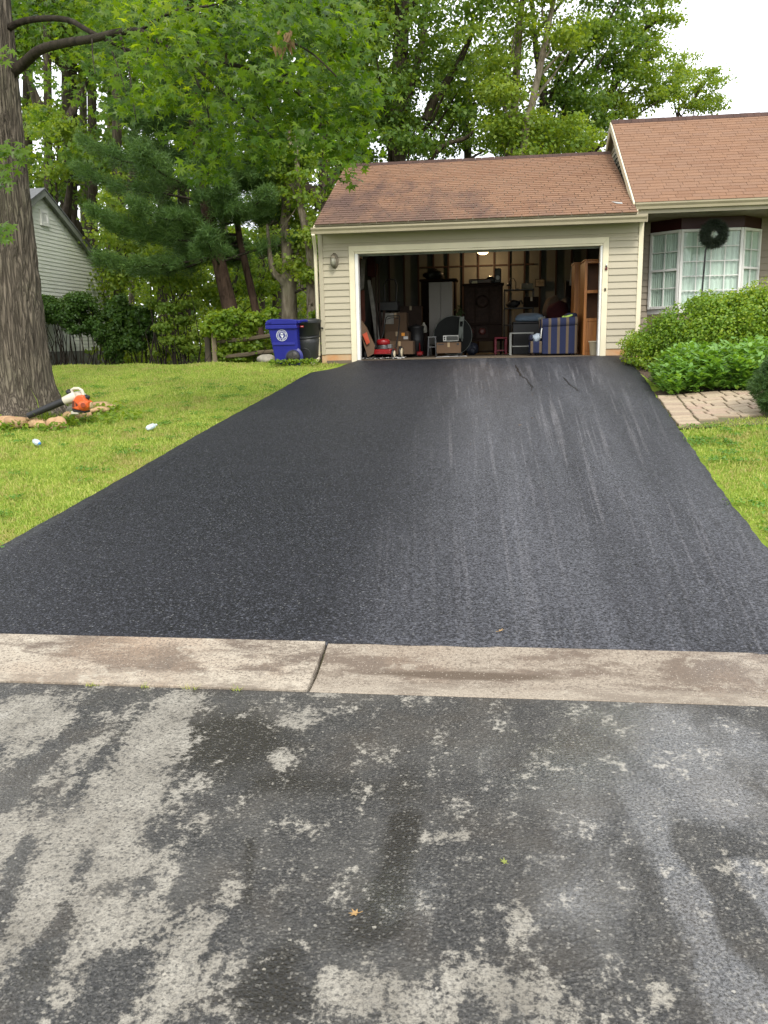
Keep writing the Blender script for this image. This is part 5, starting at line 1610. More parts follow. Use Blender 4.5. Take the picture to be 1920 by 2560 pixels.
ey = BY + .002
ring(eo, ec, .103, .112, ey)
ring(eo, ec, .062, .066, ey)
for k in range(34):
    if k in (8, 25): continue
    a = 2 * math.pi * k / 34
    c_, s_ = math.cos(a), math.sin(a)
    r0, r1, w = .073, .073 + random.choice((.014, .019, .021)), random.choice((.0035, .005))
    eo.add([(ec.x + r0 * c_ - w * s_, ey, ec.z + r0 * s_ + w * c_), (ec.x + r0 * c_ + w * s_, ey, ec.z + r0 * s_ - w * c_), (ec.x + r1 * c_ + w * s_, ey, ec.z + r1 * s_ - w * c_), (ec.x + r1 * c_ - w * s_, ey, ec.z + r1 * s_ + w * c_)], [(0, 1, 2, 3)])
for pl in ([(-.03, .0), (-.012, -.022), (.004, -.05), (.022, -.028), (.034, -.004), (.016, .004), (.0, -.006), (-.014, .008)], [(-.026, .016), (-.008, .012), (.0, .026), (.01, .012), (.028, .018), (.022, .038), (.006, .034), (-.004, .046), (-.018, .040)]):
    eo.add([(ec.x + a * 1.1, ey, ec.z + b * 1.1) for a, b in pl], [tuple(range(len(pl)))])
eo.build('emblem', M_EMB, bn)

# black round can
M_CAN = pm('black_can_plastic', (0.022, 0.024, 0.024), .42, .1, 3)
cx_, cy_ = -3.655, 16.95
cn_ = thing('trash_can', 'round black trash can with small red label beside the garage corner', 'bin', (cx_, cy_, bz))
prof = [(.215, 0), (.235, .02), (.262, .40), (.268, .48), (.262, .485), (.262, .55), (.272, .555), (.282, .78), (.300, .785), (.302, .815), (.288, .82)]
MB().lathe(prof, (cx_, cy_, bz), 36).build('body', M_CAN, cn_)
MB().lathe([(.308, .812), (.312, .845), (.29, .868), (.2, .885), (.004, .89)], (cx_, cy_, bz), 36).build('lid', M_CAN, cn_)
for s in (-1, 1):
    MB().tube([(cx_ + s * .29, cy_ - .08, bz + .70), (cx_ + s * .335, cy_ - .06, bz + .69), (cx_ + s * .335, cy_ + .06, bz + .69), (cx_ + s * .29, cy_ + .08, bz + .70)], .016, 8).build('handle', M_CAN, cn_)
arch = [(-.11, .02), (-.105, .20), (-.08, .27), (0, .30), (.08, .27), (.105, .20), (.11, .02)]
MB().tube([(cx_ - .01 + a, cy_ - math.sqrt(max(.0, (.222 + .11 * b) ** 2 - a * a)) - .004, bz + b) for a, b in arch], .010, 8).build('wheel_arch', M_CAN, cn_)
MB().tube([(cx_ + .262 * math.sin(a), cy_ - .262 * math.cos(a) - .004, bz + .515 - .02 * math.cos(a * 2)) for a in np.linspace(-1.4, 1.4, 16)], .022, 8).build('body_band', M_CAN, cn_)
la, lb_ = -.04, .04
mb = MB()
vs = []
for k in range(5):
    a = -.16 + .26 * k / 4 - .1
    vs += [(cx_ + .285 * math.sin(a), cy_ - .285 * math.cos(a), bz + .715), (cx_ + .287 * math.sin(a), cy_ - .287 * math.cos(a), bz + .745)]
mb.add(vs, [(2 * k, 2 * k + 2, 2 * k + 3, 2 * k + 1) for k in range(4)])
lab = mb.build('label', pm('label_red', (0.50, 0.03, 0.03), .4, .05), cn_)
mb = MB()
mb.add([(v[0] * 1.0, v[1] - .001, v[2] + (.009 if i % 2 == 0 else -.012)) for i, v in enumerate(vs)][2:8], [(0, 2, 3, 1), (2, 4, 5, 3)])
mb.build('label_print', M_WHITE, lab)

# ------------------------------------------------------------------ split rail fence, overgrown
M_RAIL = pm('weathered_rail', (0.13, 0.10, 0.066), .85, .2, 4, bmp=.6, bscale=30, stretch=(.15, 4, 4))
M_POST = pm('weathered_post', (0.225, 0.175, 0.115), .85, .2, 4, bmp=.6, bscale=30, stretch=(4, 4, .15))
fe = thing('rail_fence', 'weathered split rail fence half buried in vines behind the bins', 'fence', (-6.0, 18.3, .95))
fposts = [at(522, 900, 18.6), at(538, 900, 18.25), at(790, 880, 18.6)]
for i_, (p_, h, w) in enumerate(((fposts[0], .92, .062), (fposts[1], .84, .05), (fposts[2], .8, .055))):
    z0 = float(zlawn(p_.x, p_.y)) - .1
    MB().prism([(p_.x - w, p_.y - w, z0), (p_.x + w, p_.y - w * .8, z0), (p_.x + w * .9, p_.y + w, z0), (p_.x - w * .9, p_.y + w * .9, z0)], (.01, 0, h)).build('post', M_POST if i_ else pm('dark_post', (0.10, 0.08, 0.055), .9, .2, bmp=.5, stretch=(4, 4, .15)), fe, bevel=.012)
for (u0, v0, u1, v1) in ((540, 857, 700, 835), (560, 892, 700, 876), (700, 836, 800, 830), (700, 876, 800, 872)):
    a, b = at(u0, v0, 18.3), at(u1, v1, 18.4)
    mb = MB()
    pts = [a.lerp(b, s) + Vector((0, random.uniform(-.01, .01), random.uniform(-.012, .012))) for s in np.linspace(0, 1, 6)]
    mb.tube(pts, [.035, .05, .055, .052, .048, .034], 7, smooth=False)
    mb.build('rail', M_RAIL, fe)
rk = thing('pale_rock', 'pale rounded rock under the fence rails left of the blue bin', 'rock', at(667, 905, 18.2))
p_ = at(668, 900, 18.2)
MB().blob((p_.x, p_.y, float(zlawn(p_.x, p_.y)) + .06), (.20, .14, .12), 31, .25, 3).build('stone', pm('pale_stone', (0.36, 0.33, 0.27), .85, .15, 8, bmp=.5), rk)
p_ = at(700, 888, 18.6)
tb = thing('black_tub', 'black plastic tub behind the fence left of the blue bin', 'tub', (p_.x - .1, p_.y + .2, .95))
MB().lathe([(.26, .85 - .85 + .85), (.31, 1.28), (.33, 1.29), (.33, 1.32), (.29, 1.31)], (p_.x - .1, p_.y + .25, 0), 24).build('tub_body', M_BLACK, tb)

G_MAPLE = leaf_mat('sweetgum_leaf', [(0.020, 0.062, 0.008), (0.060, 0.135, 0.012), (0.130, 0.220, 0.016), (0.26, 0.34, 0.024)], .62, .36, .5)
G_WOOD = leaf_mat('woodland_leaf', [(0.046, 0.098, 0.020), (0.080, 0.158, 0.030), (0.140, 0.225, 0.042), (0.210, 0.285, 0.060)], .52, .5, .22)
G_WOODL = leaf_mat('light_woodland_leaf', [(0.080, 0.155, 0.025), (0.140, 0.230, 0.034), (0.215, 0.300, 0.044), (0.290, 0.360, 0.060)], .52, .5, .3)
G_SHRUB = leaf_mat('dark_shrub_leaf', [(0.034, 0.080, 0.016), (0.062, 0.130, 0.022), (0.115, 0.195, 0.032)], .35, .45, .8)
G_BUSH = leaf_mat('bush_leaf', [(0.072, 0.149, 0.021), (0.122, 0.228, 0.024), (0.208, 0.320, 0.032), (0.341, 0.393, 0.037)], .40, .42, 1.1, dry=((0.26, 0.215, 0.012), 0.9, .60))
G_COVER = leaf_mat('ground_cover_leaf', [(0.095, 0.215, 0.035), (0.147, 0.293, 0.049), (0.222, 0.370, 0.070)], .32, .38, 1.5)
G_VINE = leaf_mat('vine_leaf', [(0.081, 0.169, 0.021), (0.173, 0.270, 0.029), (0.300, 0.378, 0.040)], .48, .45, 1.4)
G_PINE = leaf_mat('pine_needle', [(0.030, 0.075, 0.022), (0.057, 0.120, 0.030), (0.100, 0.182, 0.041), (0.152, 0.244, 0.056)], .15, .5, .45)
G_YEW = leaf_mat('yew_needle', [(0.026, 0.070, 0.020), (0.055, 0.115, 0.028), (0.105, 0.175, 0.042)], .12, .5, 1.5)
B_MAIN = bark_mat('sweetgum_bark', (0.078, 0.065, 0.050), (0.180, 0.150, 0.117), 22, .12, 0.65, crack=24.0)
B_GREY = bark_mat('grey_bark', (0.022, 0.017, 0.012), (0.082, 0.066, 0.048), 12, .15, .8)
B_PINE = bark_mat('pine_bark', (0.030, 0.018, 0.012), (0.090, 0.058, 0.042), 9, .3, .8)
B_PALE = bark_mat('pale_bark', (0.085, 0.068, 0.048), (0.22, 0.185, 0.14), 10, .3, .7)
B_LIMB = bark_mat('dark_limb_bark', (0.014, 0.011, 0.008), (0.050, 0.040, 0.030), 12, .5, .8)
B_TWIG = pm('dark_twig', (0.035, 0.027, 0.018), .9)

# ------------------------------------------------------------------ big sweetgum at the left edge
TX, TY = -6.62, 11.0
TZ = float(zlawn(TX, TY))
tree = thing('sweetgum_tree', 'big rough barked tree at the left edge with a drooping bough of star leaves', 'tree', (TX, TY, TZ))
nr, ns = 150, 110
axx = [(-6.62, 0), (-6.60, 1.4), (-6.58, 3), (-6.52, 5), (-6.5, 8), (-6.5, 13)]
rdd = [(.53, 0), (.485, 1.0), (.455, 2.3), (.43, 3.2), (.39, 5), (.34, 8), (.2, 13)]
hz = np.linspace(-.25, 13, nr) ** 1
hz = np.concatenate([np.linspace(-.25, 5.6, 120), np.linspace(5.8, 13, 30)])
V = []
R0 = np.random.default_rng(3)
ph = R0.uniform(0, 6.28, 12)
for i_, h in enumerate(hz):
    ax = np.interp(h, [a[1] for a in axx], [a[0] for a in axx])
    r0 = np.interp(h, [a[1] for a in rdd], [a[0] for a in rdd])
    fl = .22 * math.exp(-max(h, 0) / .22) if h < 2 else 0
    th = np.linspace(0, 2 * np.pi, ns, endpoint=False)
    w = th + .22 * np.sin(h * 1.7 + ph[0]) * .3
    rdg = np.abs(np.sin(w * 17 + 1.6 * np.sin(h * 2.1 + th * 3) + .8 * np.sin(h * 5.3 + th * 5 + ph[1])))
    rdg2 = np.abs(np.sin(w * 29 + 1.4 * np.sin(h * 3.4 + th * 4 + ph[2]) + 1.1 * np.sin(h * 8.1 + ph[3])))
    r = r0 * (1 + .03 * np.sin(th * 3 + ph[4])) + fl * (0.55 + .45 * np.sin(th * 4 + ph[5]) ** 2) + .034 * rdg + .020 * rdg2 - .028
    V.append(np.stack([ax + r * np.cos(th), TY + r * np.sin(th), np.full(ns, TZ + h)], 1))
V = np.concatenate(V)
nr = len(hz)
i_ = np.arange(nr - 1)[:, None] * ns
j_ = np.arange(ns)[None]
F = np.stack([(i_ + j_), (i_ + (j_ + 1) % ns), (i_ + ns + (j_ + 1) % ns), (i_ + ns + j_)], -1).reshape(-1, 4)
link('trunk', np_mesh('trunk', V - np.array(ROOT[tree.name]), F, B_MAIN, True), tree)


def branch(pts, radii, parent, name='branch', m=B_GREY, n=9):
    P = [Vector(p) for p in pts]
    Q, RR = [], []
    for k in range(len(P) - 1):
        for s in (0, .25, .5, .75):
            t_ = s
            p0, p1, p2, p3 = P[max(k - 1, 0)], P[k], P[k + 1], P[min(k + 2, len(P) - 1)]
            q = 0.5 * ((2 * p1) + (p2 - p0) * t_ + (2 * p0 - 5 * p1 + 4 * p2 - p3) * t_ ** 2 + (3 * p1 - p0 - 3 * p2 + p3) * t_ ** 3)
            Q.append(q)
            RR.append(radii[k] * (1 - s) + radii[k + 1] * s)
    Q.append(P[-1])
    RR.append(radii[-1])
    return MB().tube(Q, RR, n).build(name, m, parent)


B1 = [at(0, 205, 11.1), at(58, 160, 11.0), at(95, 128, 10.8), at(150, 110, 10.5), at(230, 97, 10.1), at(350, 78, 9.7), at(470, 150, 9.4), at(600, 165, 9.2), at(720, 210, 9.0)]
branch(B1, [.075, .066, .058, .052, .045, .037, .028, .020, .011], tree, m=B_LIMB)
branch([at(-10, 95, 11.1), at(40, 60, 11.0), at(100, 47, 10.8), at(170, 50, 10.6), at(230, 82, 10.3), at(330, 130, 10.2), at(430, 175, 10)], [.052, .042, .037, .034, .028, .020, .009], tree, m=B_LIMB)
for uv, r0 in (([(350, 76), (430, 30), (540, 10), (640, -40)], .020), ([(400, 100), (520, 90), (640, 85), (760, 120), (850, 200)], .020), ([(470, 150), (560, 230), (640, 300), (700, 370)], .022), ([(300, 85), (320, 160), (330, 230), (340, 300)], .014),
               ([(230, 98), (232, 140), (238, 185)], .010), ([(280, 130), (300, 180), (316, 240)], .010), ([(600, 165), (640, 180), (700, 192), (740, 170)], .018), ([(520, 20), (528, 60), (526, 100)], .014), ([(470, 150), (520, 280), (525, 380), (520, 440)], .012), ([(720, 210), (800, 290), (860, 350), (872, 420)], .013), ([(600, 165), (660, 250), (700, 330)], .010), ([(370, 120), (362, 180), (358, 235)], .009)):
    Y0 = 9.7
    branch([at(u, v, Y0 - .25 * k + random.uniform(-.1, .1)) for k, (u, v) in enumerate(uv)], list(np.linspace(r0, r0 * .35, len(uv))), tree, n=6, m=B_LIMB)

# leaf sprays: (pixel centre, half-size in pixels, depth, share)
sprays = []
RS = np.random.default_rng(21)


def spray(u, v, ru, rv, n, Y=None):
    for _ in range(n):
        a, b = RS.uniform(-1, 1, 2)
        y = (RS.uniform(8.3, 10.8) if Y is None else Y + RS.uniform(-.3, .3))
        c = at(u + ru * a, v + rv * b, y)
        sprays.append((c.x, c.y, c.z, RS.uniform(.24, .42), RS.uniform(.25, .5), RS.uniform(.08, .15)))


spray(590, 30, 330, 70, 50)
spray(600, 140, 320, 70, 56)
spray(650, 235, 255, 60, 46)
spray(780, 290, 130, 50, 22)
spray(420, 235, 130, 50, 12)
spray(330, 200, 110, 40, 6)
spray(620, 330, 90, 45, 12)
spray(520, 400, 34, 46, 5, 9.0)
spray(505, 335, 60, 40, 6, 9.2)
spray(640, 400, 40, 30, 4, 9.0)
spray(850, 360, 50, 42, 9, 8.9)
spray(862, 420, 14, 20, 2, 8.8)
spray(900, 270, 40, 60, 7, 8.9)
spray(720, 20, 130, 60, 12)
spray(800, 130, 80, 100, 16)
spray(110, 250, 30, 90, 6, 12.4)
spray(95, 330, 26, 60, 4, 12.6)
spray(180, 20, 130, 60, 20, 12.2)
spray(330, 40, 120, 70, 16, 11.4)
spray(260, 160, 90, 40, 7, 11.6)
spray(70, 40, 40, 60, 7, 12.4)
spray(450, 55, 60, 50, 9, 8.9)
spray(520, 60, 80, 50, 8, 8.8)
nL = 6800
cl = np.array(sprays)
idx = RS.choice(len(cl), nL, p=(cl[:, 3] * cl[:, 4]) / (cl[:, 3] * cl[:, 4]).sum())
b = in_ball(nL, RS, .5)
C = cl[idx, :3] + b * cl[idx, 3:6]
# near sprays hanging in front of the trunk
ex = []
for (u, v, ru, rv, n, Y) in ((30, 400, 34, 30, 26, 8.6), (20, 360, 28, 18, 10, 8.6), (14, 450, 22, 22, 12, 8.6), (20, 570, 18, 12, 7, 8.5), (14, 600, 14, 10, 5, 8.5), (6, 560, 14, 20, 5, 8.5), (12, 130, 26, 26, 10, 8.7)):
    for _ in range(n):
        c = at(u + ru * RS.uniform(-1, 1), v + rv * RS.uniform(-1, 1), Y + RS.uniform(-.15, .15))
        ex.append(c)
C = np.concatenate([C, np.array(ex)])
nA = len(C)
view = -C / np.linalg.norm(C, axis=1, keepdims=True)
N = np.array([0, 0, .75]) + RS.normal(size=(nA, 3)) * .55 + np.array([0.1, -.45, 0])
N[nL:] = np.array([0, -.75, .55]) + RS.normal(size=(nA - nL, 3)) * .3
S = RS.uniform(.055, .088, nA)
roll = np.stack([RS.normal(size=nA) * .5 + .15, -np.abs(RS.normal(size=nA)) * .5 - .15, -np.abs(RS.normal(size=nA)) * .9 - .35], 1)
# leaf tips hang outwards and down: template +Y follows the roll direction
Nn = N / np.linalg.norm(N, axis=1, keepdims=True)
Yd = roll - (roll * Nn).sum(1, keepdims=True) * Nn
Yd /= np.linalg.norm(Yd, axis=1, keepdims=True)
Xd = np.cross(Yd, Nn)
d2 = np.linalg.norm(C - np.array([0, 0, CAMZ]), axis=1)
vis = np.abs((C - np.array([0, 0, CAMZ])) @ RT / ((C - np.array([0, 0, CAMZ])) @ FWD)) < .46
up_ok = ((C - np.array([0, 0, CAMZ])) @ UP / ((C - np.array([0, 0, CAMZ])) @ FWD)) < .60
face = np.abs((Nn * view).sum(1))
score = np.where(vis & up_ok, S * (face + .3) / d2 + (np.arange(nA) >= nL) * 1.0, 0) - (C[:, 1] - 8.2) * .0035
order_ = np.argsort(-score)
one = order_[:290]
rest_ = order_[290:]
tv, tf = STAR
leaf_me = np_mesh('leaf', tv, tf, G_MAPLE)
for k in one:
    o = bpy.data.objects.new('leaf', leaf_me)
    COL.objects.link(o)
    o.parent = tree
    X_, Y_, Z_ = Xd[k] * S[k], Yd[k] * S[k], Nn[k] * S[k]
    q = C[k] - np.array(ROOT[tree.name])
    o.matrix_local = Matrix(((X_[0], Y_[0], Z_[0], q[0]), (X_[1], Y_[1], Z_[1], q[1]), (X_[2], Y_[2], Z_[2], q[2]), (0, 0, 0, 1)))
kk = len(tv)
VV = C[rest_][:, None] + S[rest_][:, None, None] * (tv[None, :, 0:1] * Xd[rest_][:, None] + tv[None, :, 1:2] * Yd[rest_][:, None] + tv[None, :, 2:3] * Nn[rest_][:, None])
FF = [(np.arange(len(rest_))[:, None, None] * kk + f[None]).reshape(-1, f.shape[1]) for f in tf]
o = link('foliage', np_mesh('foliage', VV.reshape(-1, 3) - np.array(ROOT[tree.name]), FF, G_MAPLE), tree)
o['kind'] = 'stuff'
# upper crown above the frame
R1 = np.random.default_rng(5)
cr = [(-6.8 + R1.normal() * 2.2, 11 + R1.normal() * 2.2, R1.uniform(8.3, 14), 1.0, 1.0, .5) for _ in range(46)]
fol_obj('crown', foliage(cr, 6000, .17, KITE, R1, pw=.5), G_MAPLE, tree)
# pale dead spray caught in the bough
o = MB()
for k in range(16):
    c_ = at(700 + random.uniform(-18, 30), 95 + random.uniform(-22, 22), 8.9)
    d_ = Vector((random.uniform(-.06, .06), 0, random.uniform(-.16, -.04)))
    o.add([c_, c_ + Vector((.03, -.01, -.02)), c_ + d_, c_ + Vector((-.03, .01, -.03))], [(0, 1, 2, 3)])
o.build('withered_leaves', pm('dead_leaf', (0.32, 0.20, 0.10), .8, .2), tree)

# ------------------------------------------------------------------ white pines behind the fence


def pine(name, label, path, radii, boughs, seed, span, z0, z1):
    R = np.random.default_rng(seed)
    r = thing(name, label, 'tree', path[0])
    branch(path, radii, r, 'trunk', B_PINE, 12)
    B, D = [], []
    pz = [p[2] for p in path]
    for k in range(boughs):
        z = z0 + (z1 - z0) * (k + R.uniform(0, 1)) / boughs
        c = Vector((np.interp(z, pz, [p[0] for p in path]), np.interp(z, pz, [p[1] for p in path]), z))
        a = R.uniform(0, 2 * math.pi)
        L = span * R.uniform(.65, 1.05) * (1 - .25 * (z - z0) / (z1 - z0))
        dirn = Vector((math.cos(a), math.sin(a) * .75, 0))
        rise = R.uniform(-.05, .14)
        pts = [c, c + dirn * L * .35 + Vector((0, 0, L * (rise - .04))), c + dirn * L * .7 + Vector((0, 0, L * (rise * 1.5 - .05))), c + dirn * L + Vector((0, 0, L * (rise * 2 + .02)))]
        branch(pts, [.04, .03, .02, .008], r, 'bough', B_TWIG, 5)
        n = int(170 * L / span)
        s = R.uniform(.22, 1.03, n) ** .8
        side = Vector((-dirn.y, dirn.x, 0))
        wd = L * .30 * np.sin(np.clip(s, 0, 1) * math.pi * .8 + .4)
        off = R.uniform(-1, 1, n) * wd
        for q in range(n):
            t_ = s[q]
            k2 = min(int(t_ * 3), 2)
            f = min(t_ * 3 - k2, 1.15)
            p = pts[k2].lerp(pts[k2 + 1], f) + side * off[q] + Vector((0, 0, R.normal() * .07 + .05 - abs(off[q]) * .10))
            B.append(p)
            D.append(dirn * .7 + side * (off[q] / (wd[q] + .1)) * .9 + Vector((0, 0, .35)))
    B, D = np.array(B), np.array(D)
    m = 30
    Bn = np.repeat(B, m, 0) + R.normal(size=(len(B) * m, 3)) * .05
    Dn = np.repeat(D, m, 0) + R.normal(size=(len(D) * m, 3)) * .65
    V, F = strands(len(Bn), lambda n: (Bn, Dn), .17, .013, R)
    fol_obj('needles', (V, F), G_PINE, r, 'stuff')
    return r


gzl = float(zlawn(-6.35, 21))
pine('pine_tree', 'dark white pine with a thick leaning trunk behind the vine covered fence', [(-6.28, 21, gzl - .1), (-6.46, 21, 2.3), (-6.72, 21, 3.7), (-7.0, 21, 5.5), (-7.15, 21, 8), (-7.2, 21, 13)], [.23, .20, .17, .155, .13, .05], 50, 41, 3.3, 3.4, 10.0)
pine('pine_tree', 'slender dark pine with knotty trunk right of the thick leaning pine', [(-5.75, 21.6, gzl - .2), (-5.98, 21.6, 2.4), (-6.2, 21.6, 3.6), (-6.35, 21.6, 4.6), (-6.4, 21.6, 7), (-6.4, 21.6, 9)], [.115, .105, .09, .08, .06, .03], 22, 42, 2.1, 3.6, 7.2)

# ------------------------------------------------------------------ woodland trees


def tree_from(name, label, pts, radii, clumps, nleaf, leaf, mtl, bark, seed, group=None, limbs=10, up=.6, limb_r=.06):
    R = np.random.default_rng(seed)
    r = thing(name, label, 'tree', pts[0], group)
    branch(pts, radii, r, 'trunk', bark, 10)
    P = [Vector(p) for p in pts]
    pz = [p.z for p in P]
    cl = sorted(clumps, key=lambda c: R.uniform())[:limbs]
    for c in cl:
        cz = Vector(c[:3])
        z = max(pz[0] + .5, min(pz[-1] - .3, cz.z - (cz - P[-1]).to_2d().length * .9 - .5))
        s = Vector((np.interp(z, pz, [p.x for p in P]), np.interp(z, pz, [p.y for p in P]), z))
        mid = s.lerp(cz, .5) + Vector((0, 0, -.12 * (cz - s).length)) + Vector(R.normal(size=3) * .15)
        MB().tube([s, s.lerp(mid, .5) + Vector(R.normal(size=3) * .06), mid, mid.lerp(cz, .6), cz], [limb_r, limb_r * .8, limb_r * .55, limb_r * .35, limb_r * .12], 6).build('limb', bark, r)
    fol_obj('crown', foliage(clumps, nleaf, leaf, KITE, R, up=up, pw=None), mtl, r)
    return r


def rclumps(R, n, c, rr, cr=(.55, 1.1), flat=.55, pw=.45):
    out = []
    for b in in_ball(n, R, pw):
        s = R.uniform(*cr)
        out.append((c[0] + b[0] * rr[0], c[1] + b[1] * rr[1], c[2] + b[2] * rr[2], s, s, s * flat))
    return out


def pclumps(R, n, uvs, Y, dy, cr=(.5, 1.0), flat=.6):
    """clumps spread over pixel ellipses [(u, v, ru, rv, weight)] at depth Y"""
    out = []
    w = np.array([q[4] for q in uvs], float)
    for k in R.choice(len(uvs), n, p=w / w.sum()):
        u, v, ru, rv, _ = uvs[k]
        a, d = R.uniform(0, 6.28), math.sqrt(R.uniform(0, 1))
        c = at(u + ru * d * math.cos(a), v + rv * d * math.sin(a), Y + R.uniform(-dy, dy))
        s = R.uniform(*cr)
        out.append((c.x, c.y, c.z, s, s, s * flat))
    return out


def zg(x, y): return float(zlawn(x, y)) - .15


def stem_to(u_v_list, Y):
    """ground point plus points seen along a trunk"""
    p = at(*u_v_list[0], Y)
    return [(p.x, Y, zg(p.x, Y))] + [tuple(at(u, v, Y)) for u, v in u_v_list]


RW = np.random.default_rng(77)
# behind the garage roof
tree_from('shade_tree', 'large shade tree behind the garage roof with the thickest grey trunk', stem_to([(992, 420), (996, 300), (1000, 180), (1004, 60), (1008, -120), (1010, -500)], 30), [.34, .32, .30, .28, .26, .22, .08],
          pclumps(RW, 117, [(1000, 140, 130, 170, 2.2), (1080, 250, 150, 120, 2.4), (960, 300, 90, 90, 1.2), (1150, 60, 120, 110, 1.5), (1000, -250, 240, 200, 3)], 29, 2.2, (0.36, 0.81), .42), 20068, 0.130, G_WOOD, B_GREY, 101, limbs=16, limb_r=.10)
r_ = bpy.data.objects['shade_tree']
branch([at(1064, 300, 29), at(1085, 250, 29), at(1110, 215, 29), at(1150, 150, 28.8), at(1190, 62, 28.6)], [.16, .15, .13, .11, .06], r_, 'limb', B_GREY, 8)
branch([at(1000, 330, 29.5), at(1050, 130, 29.3), at(1062, 40, 29.2), at(1072, -80, 29.2)], [.12, .11, .10, .07], r_, 'limb', B_GREY, 8)
branch([at(1090, 380, 28), at(1115, 360, 28), at(1165, 345, 28), at(1190, 320, 28)], [.10, .08, .06, .03], r_, 'limb', B_GREY, 8)
tree_from('shade_tree', 'tree with pale slender stems rising over the middle of the garage roof', stem_to([(1278, 420), (1284, 330), (1290, 200), (1300, 60), (1318, -100)], 28), [.16, .14, .13, .12, .10, .05],
          pclumps(RW, 85, [(1280, 120, 110, 120, 2), (1240, 280, 80, 80, 1), (1330, 330, 80, 50, 1), (1320, -180, 200, 150, 3)], 28, 1.6, (0.31, 0.69), .42), 14165, 0.118, G_WOODL, B_PALE, 102, limbs=9)
tree_from('shade_tree', 'leaning pale stem crossing the gap right of the garage roof middle', stem_to([(1308, 400), (1330, 260), (1352, 160), (1372, 60), (1400, -80)], 27), [.13, .12, .11, .10, .08, .04],
          pclumps(RW, 66, [(1390, 60, 80, 90, 2), (1430, 330, 60, 50, 1), (1420, -160, 160, 120, 3)], 27.5, 1.4, (0.28, 0.62), .42), 10624, 0.112, G_WOODL, B_PALE, 103, limbs=8)
tree_from('shade_tree', 'dark forked tree behind the step between the two roofs', stem_to([(1352, 420), (1356, 330), (1358, 230), (1340, 120), (1330, 0)], 31), [.22, .20, .18, .14, .10, .06],
          pclumps(RW, 102, [(1440, 290, 100, 75, 2), (1480, 150, 110, 100, 2.4), (1540, 60, 100, 80, 1.6), (1480, -150, 180, 140, 3)], 30.5, 1.8, (0.31, 0.72), .42), 16526, 0.124, G_WOOD, B_GREY, 104, limbs=15, limb_r=.08)
tree_from('shade_tree', 'wide spreading tree over the ridge of the taller roof with sky behind', stem_to([(1470, 420), (1500, 300), (1545, 200), (1590, 120), (1630, 40)], 33), [.18, .16, .14, .11, .08, .05],
          pclumps(RW, 112, [(1590, 250, 110, 40, 2), (1640, 180, 80, 60, 1.8), (1600, 90, 110, 60, 2), (1660, 20, 50, 50, 1), (1580, -60, 110, 60, 1.6)], 33, 1.8, (0.23, 0.53), .42), 13575, 0.112, G_WOODL, B_GREY, 105, limbs=20, limb_r=.07)
tree_from('shade_tree', 'sparse light green tree top at the right edge of the woods against the sky', stem_to([(1690, 330), (1720, 270), (1760, 210), (1785, 180)], 36), [.08, .06, .05, .03, .02],
          pclumps(RW, 51, [(1745, 245, 60, 34, 2), (1780, 190, 40, 36, 1.4), (1720, 170, 34, 40, 1), (1800, 260, 26, 22, .6)], 36, 1.2, (0.20, 0.44), .42), 4485, 0.099, G_WOODL, B_GREY, 106, limbs=12, limb_r=.04)
tree_from('shade_tree', 'dense tree filling the gap between the star leaf bough and the thick trunk', stem_to([(905, 420), (910, 300), (905, 150), (900, 0)], 33), [.24, .22, .2, .17, .12],
          pclumps(RW, 102, [(880, 160, 90, 200, 2), (900, 330, 90, 90, 1.6), (850, 420, 60, 60, .8), (880, -150, 200, 140, 2)], 33, 1.8, (0.36, 0.75), .42), 16526, 0.130, G_WOOD, B_GREY, 107, limbs=12, limb_r=.08)
tree_from('shade_tree', 'mid green tree low behind the ridge of the garage roof', stem_to([(1170, 420), (1165, 330), (1170, 230), (1180, 150)], 36), [.18, .16, .14, .12, .08],
          pclumps(RW, 112, [(1180, 300, 120, 80, 2), (1060, 360, 110, 50, 1.2), (1280, 340, 110, 50, 1.2), (1390, 350, 90, 40, 1), (1190, 150, 120, 100, 1.6)], 36, 1.5, (0.36, 0.75), .42), 16526, 0.130, G_WOOD, B_GREY, 108, limbs=8)

# left woods: straight trunks of different girth, built in three kinds and copied
ROWS = [  # pixel x at the foot, x at the top, girth in px, depth, kind, label
    (120, 112, 20, 27, 0, 'dark trunk rising just right of the big sweetgum, behind the grey gable roof'),
    (166, 170, 40, 31, 1, 'thick dark straight trunk above the right slope of the grey gable roof'),
    (210, 203, 20, 33, 2, 'slim grey trunk close right of the thick dark straight trunk'),
    (231, 224, 24, 29, 0, 'second dark trunk right of the thick dark straight trunk'),
    (290, 283, 24, 26, 1, 'brown trunk standing clear behind the grey house downspout'),
    (322, 335, 14, 38, 2, 'thin trunk in the bright gap left of the leaning pine'),
    (262, 270, 12, 40, 2, 'thinnest far trunk between two dark trunks left of the pine'),
    (405, 396, 22, 34, 0, 'dark trunk mostly hidden behind the pine needles left of the leaning pine'),
    (460, 452, 30, 40, 1, 'far thick trunk behind the left pine boughs'),
    (690, 684, 26, 27, 1, 'brown trunk behind the vines right of the slender pine'),
    (744, 742, 16, 33, 2, 'far slim trunk seen between the forked tree and the garage corner'),
    (800, 806, 26, 28, 0, 'mottled grey trunk directly left of the garage roof edge'),
    (852, 842, 18, 38, 2, 'far grey trunk hidden behind the top left of the garage roof'),
    (640, 652, 20, 36, 0, 'dim far trunk straight above the blue wheelie bin'),
    (560, 556, 18, 42, 2, 'dim far trunk behind the two pines'),
    (60, 64, 26, 34, 1, 'far trunk hidden in the foliage behind the big sweetgum trunk'),
    (20, 10, 20, 30, 0, 'trunk behind the grey house, outside the left edge of the sweetgum'),
]
protos = []
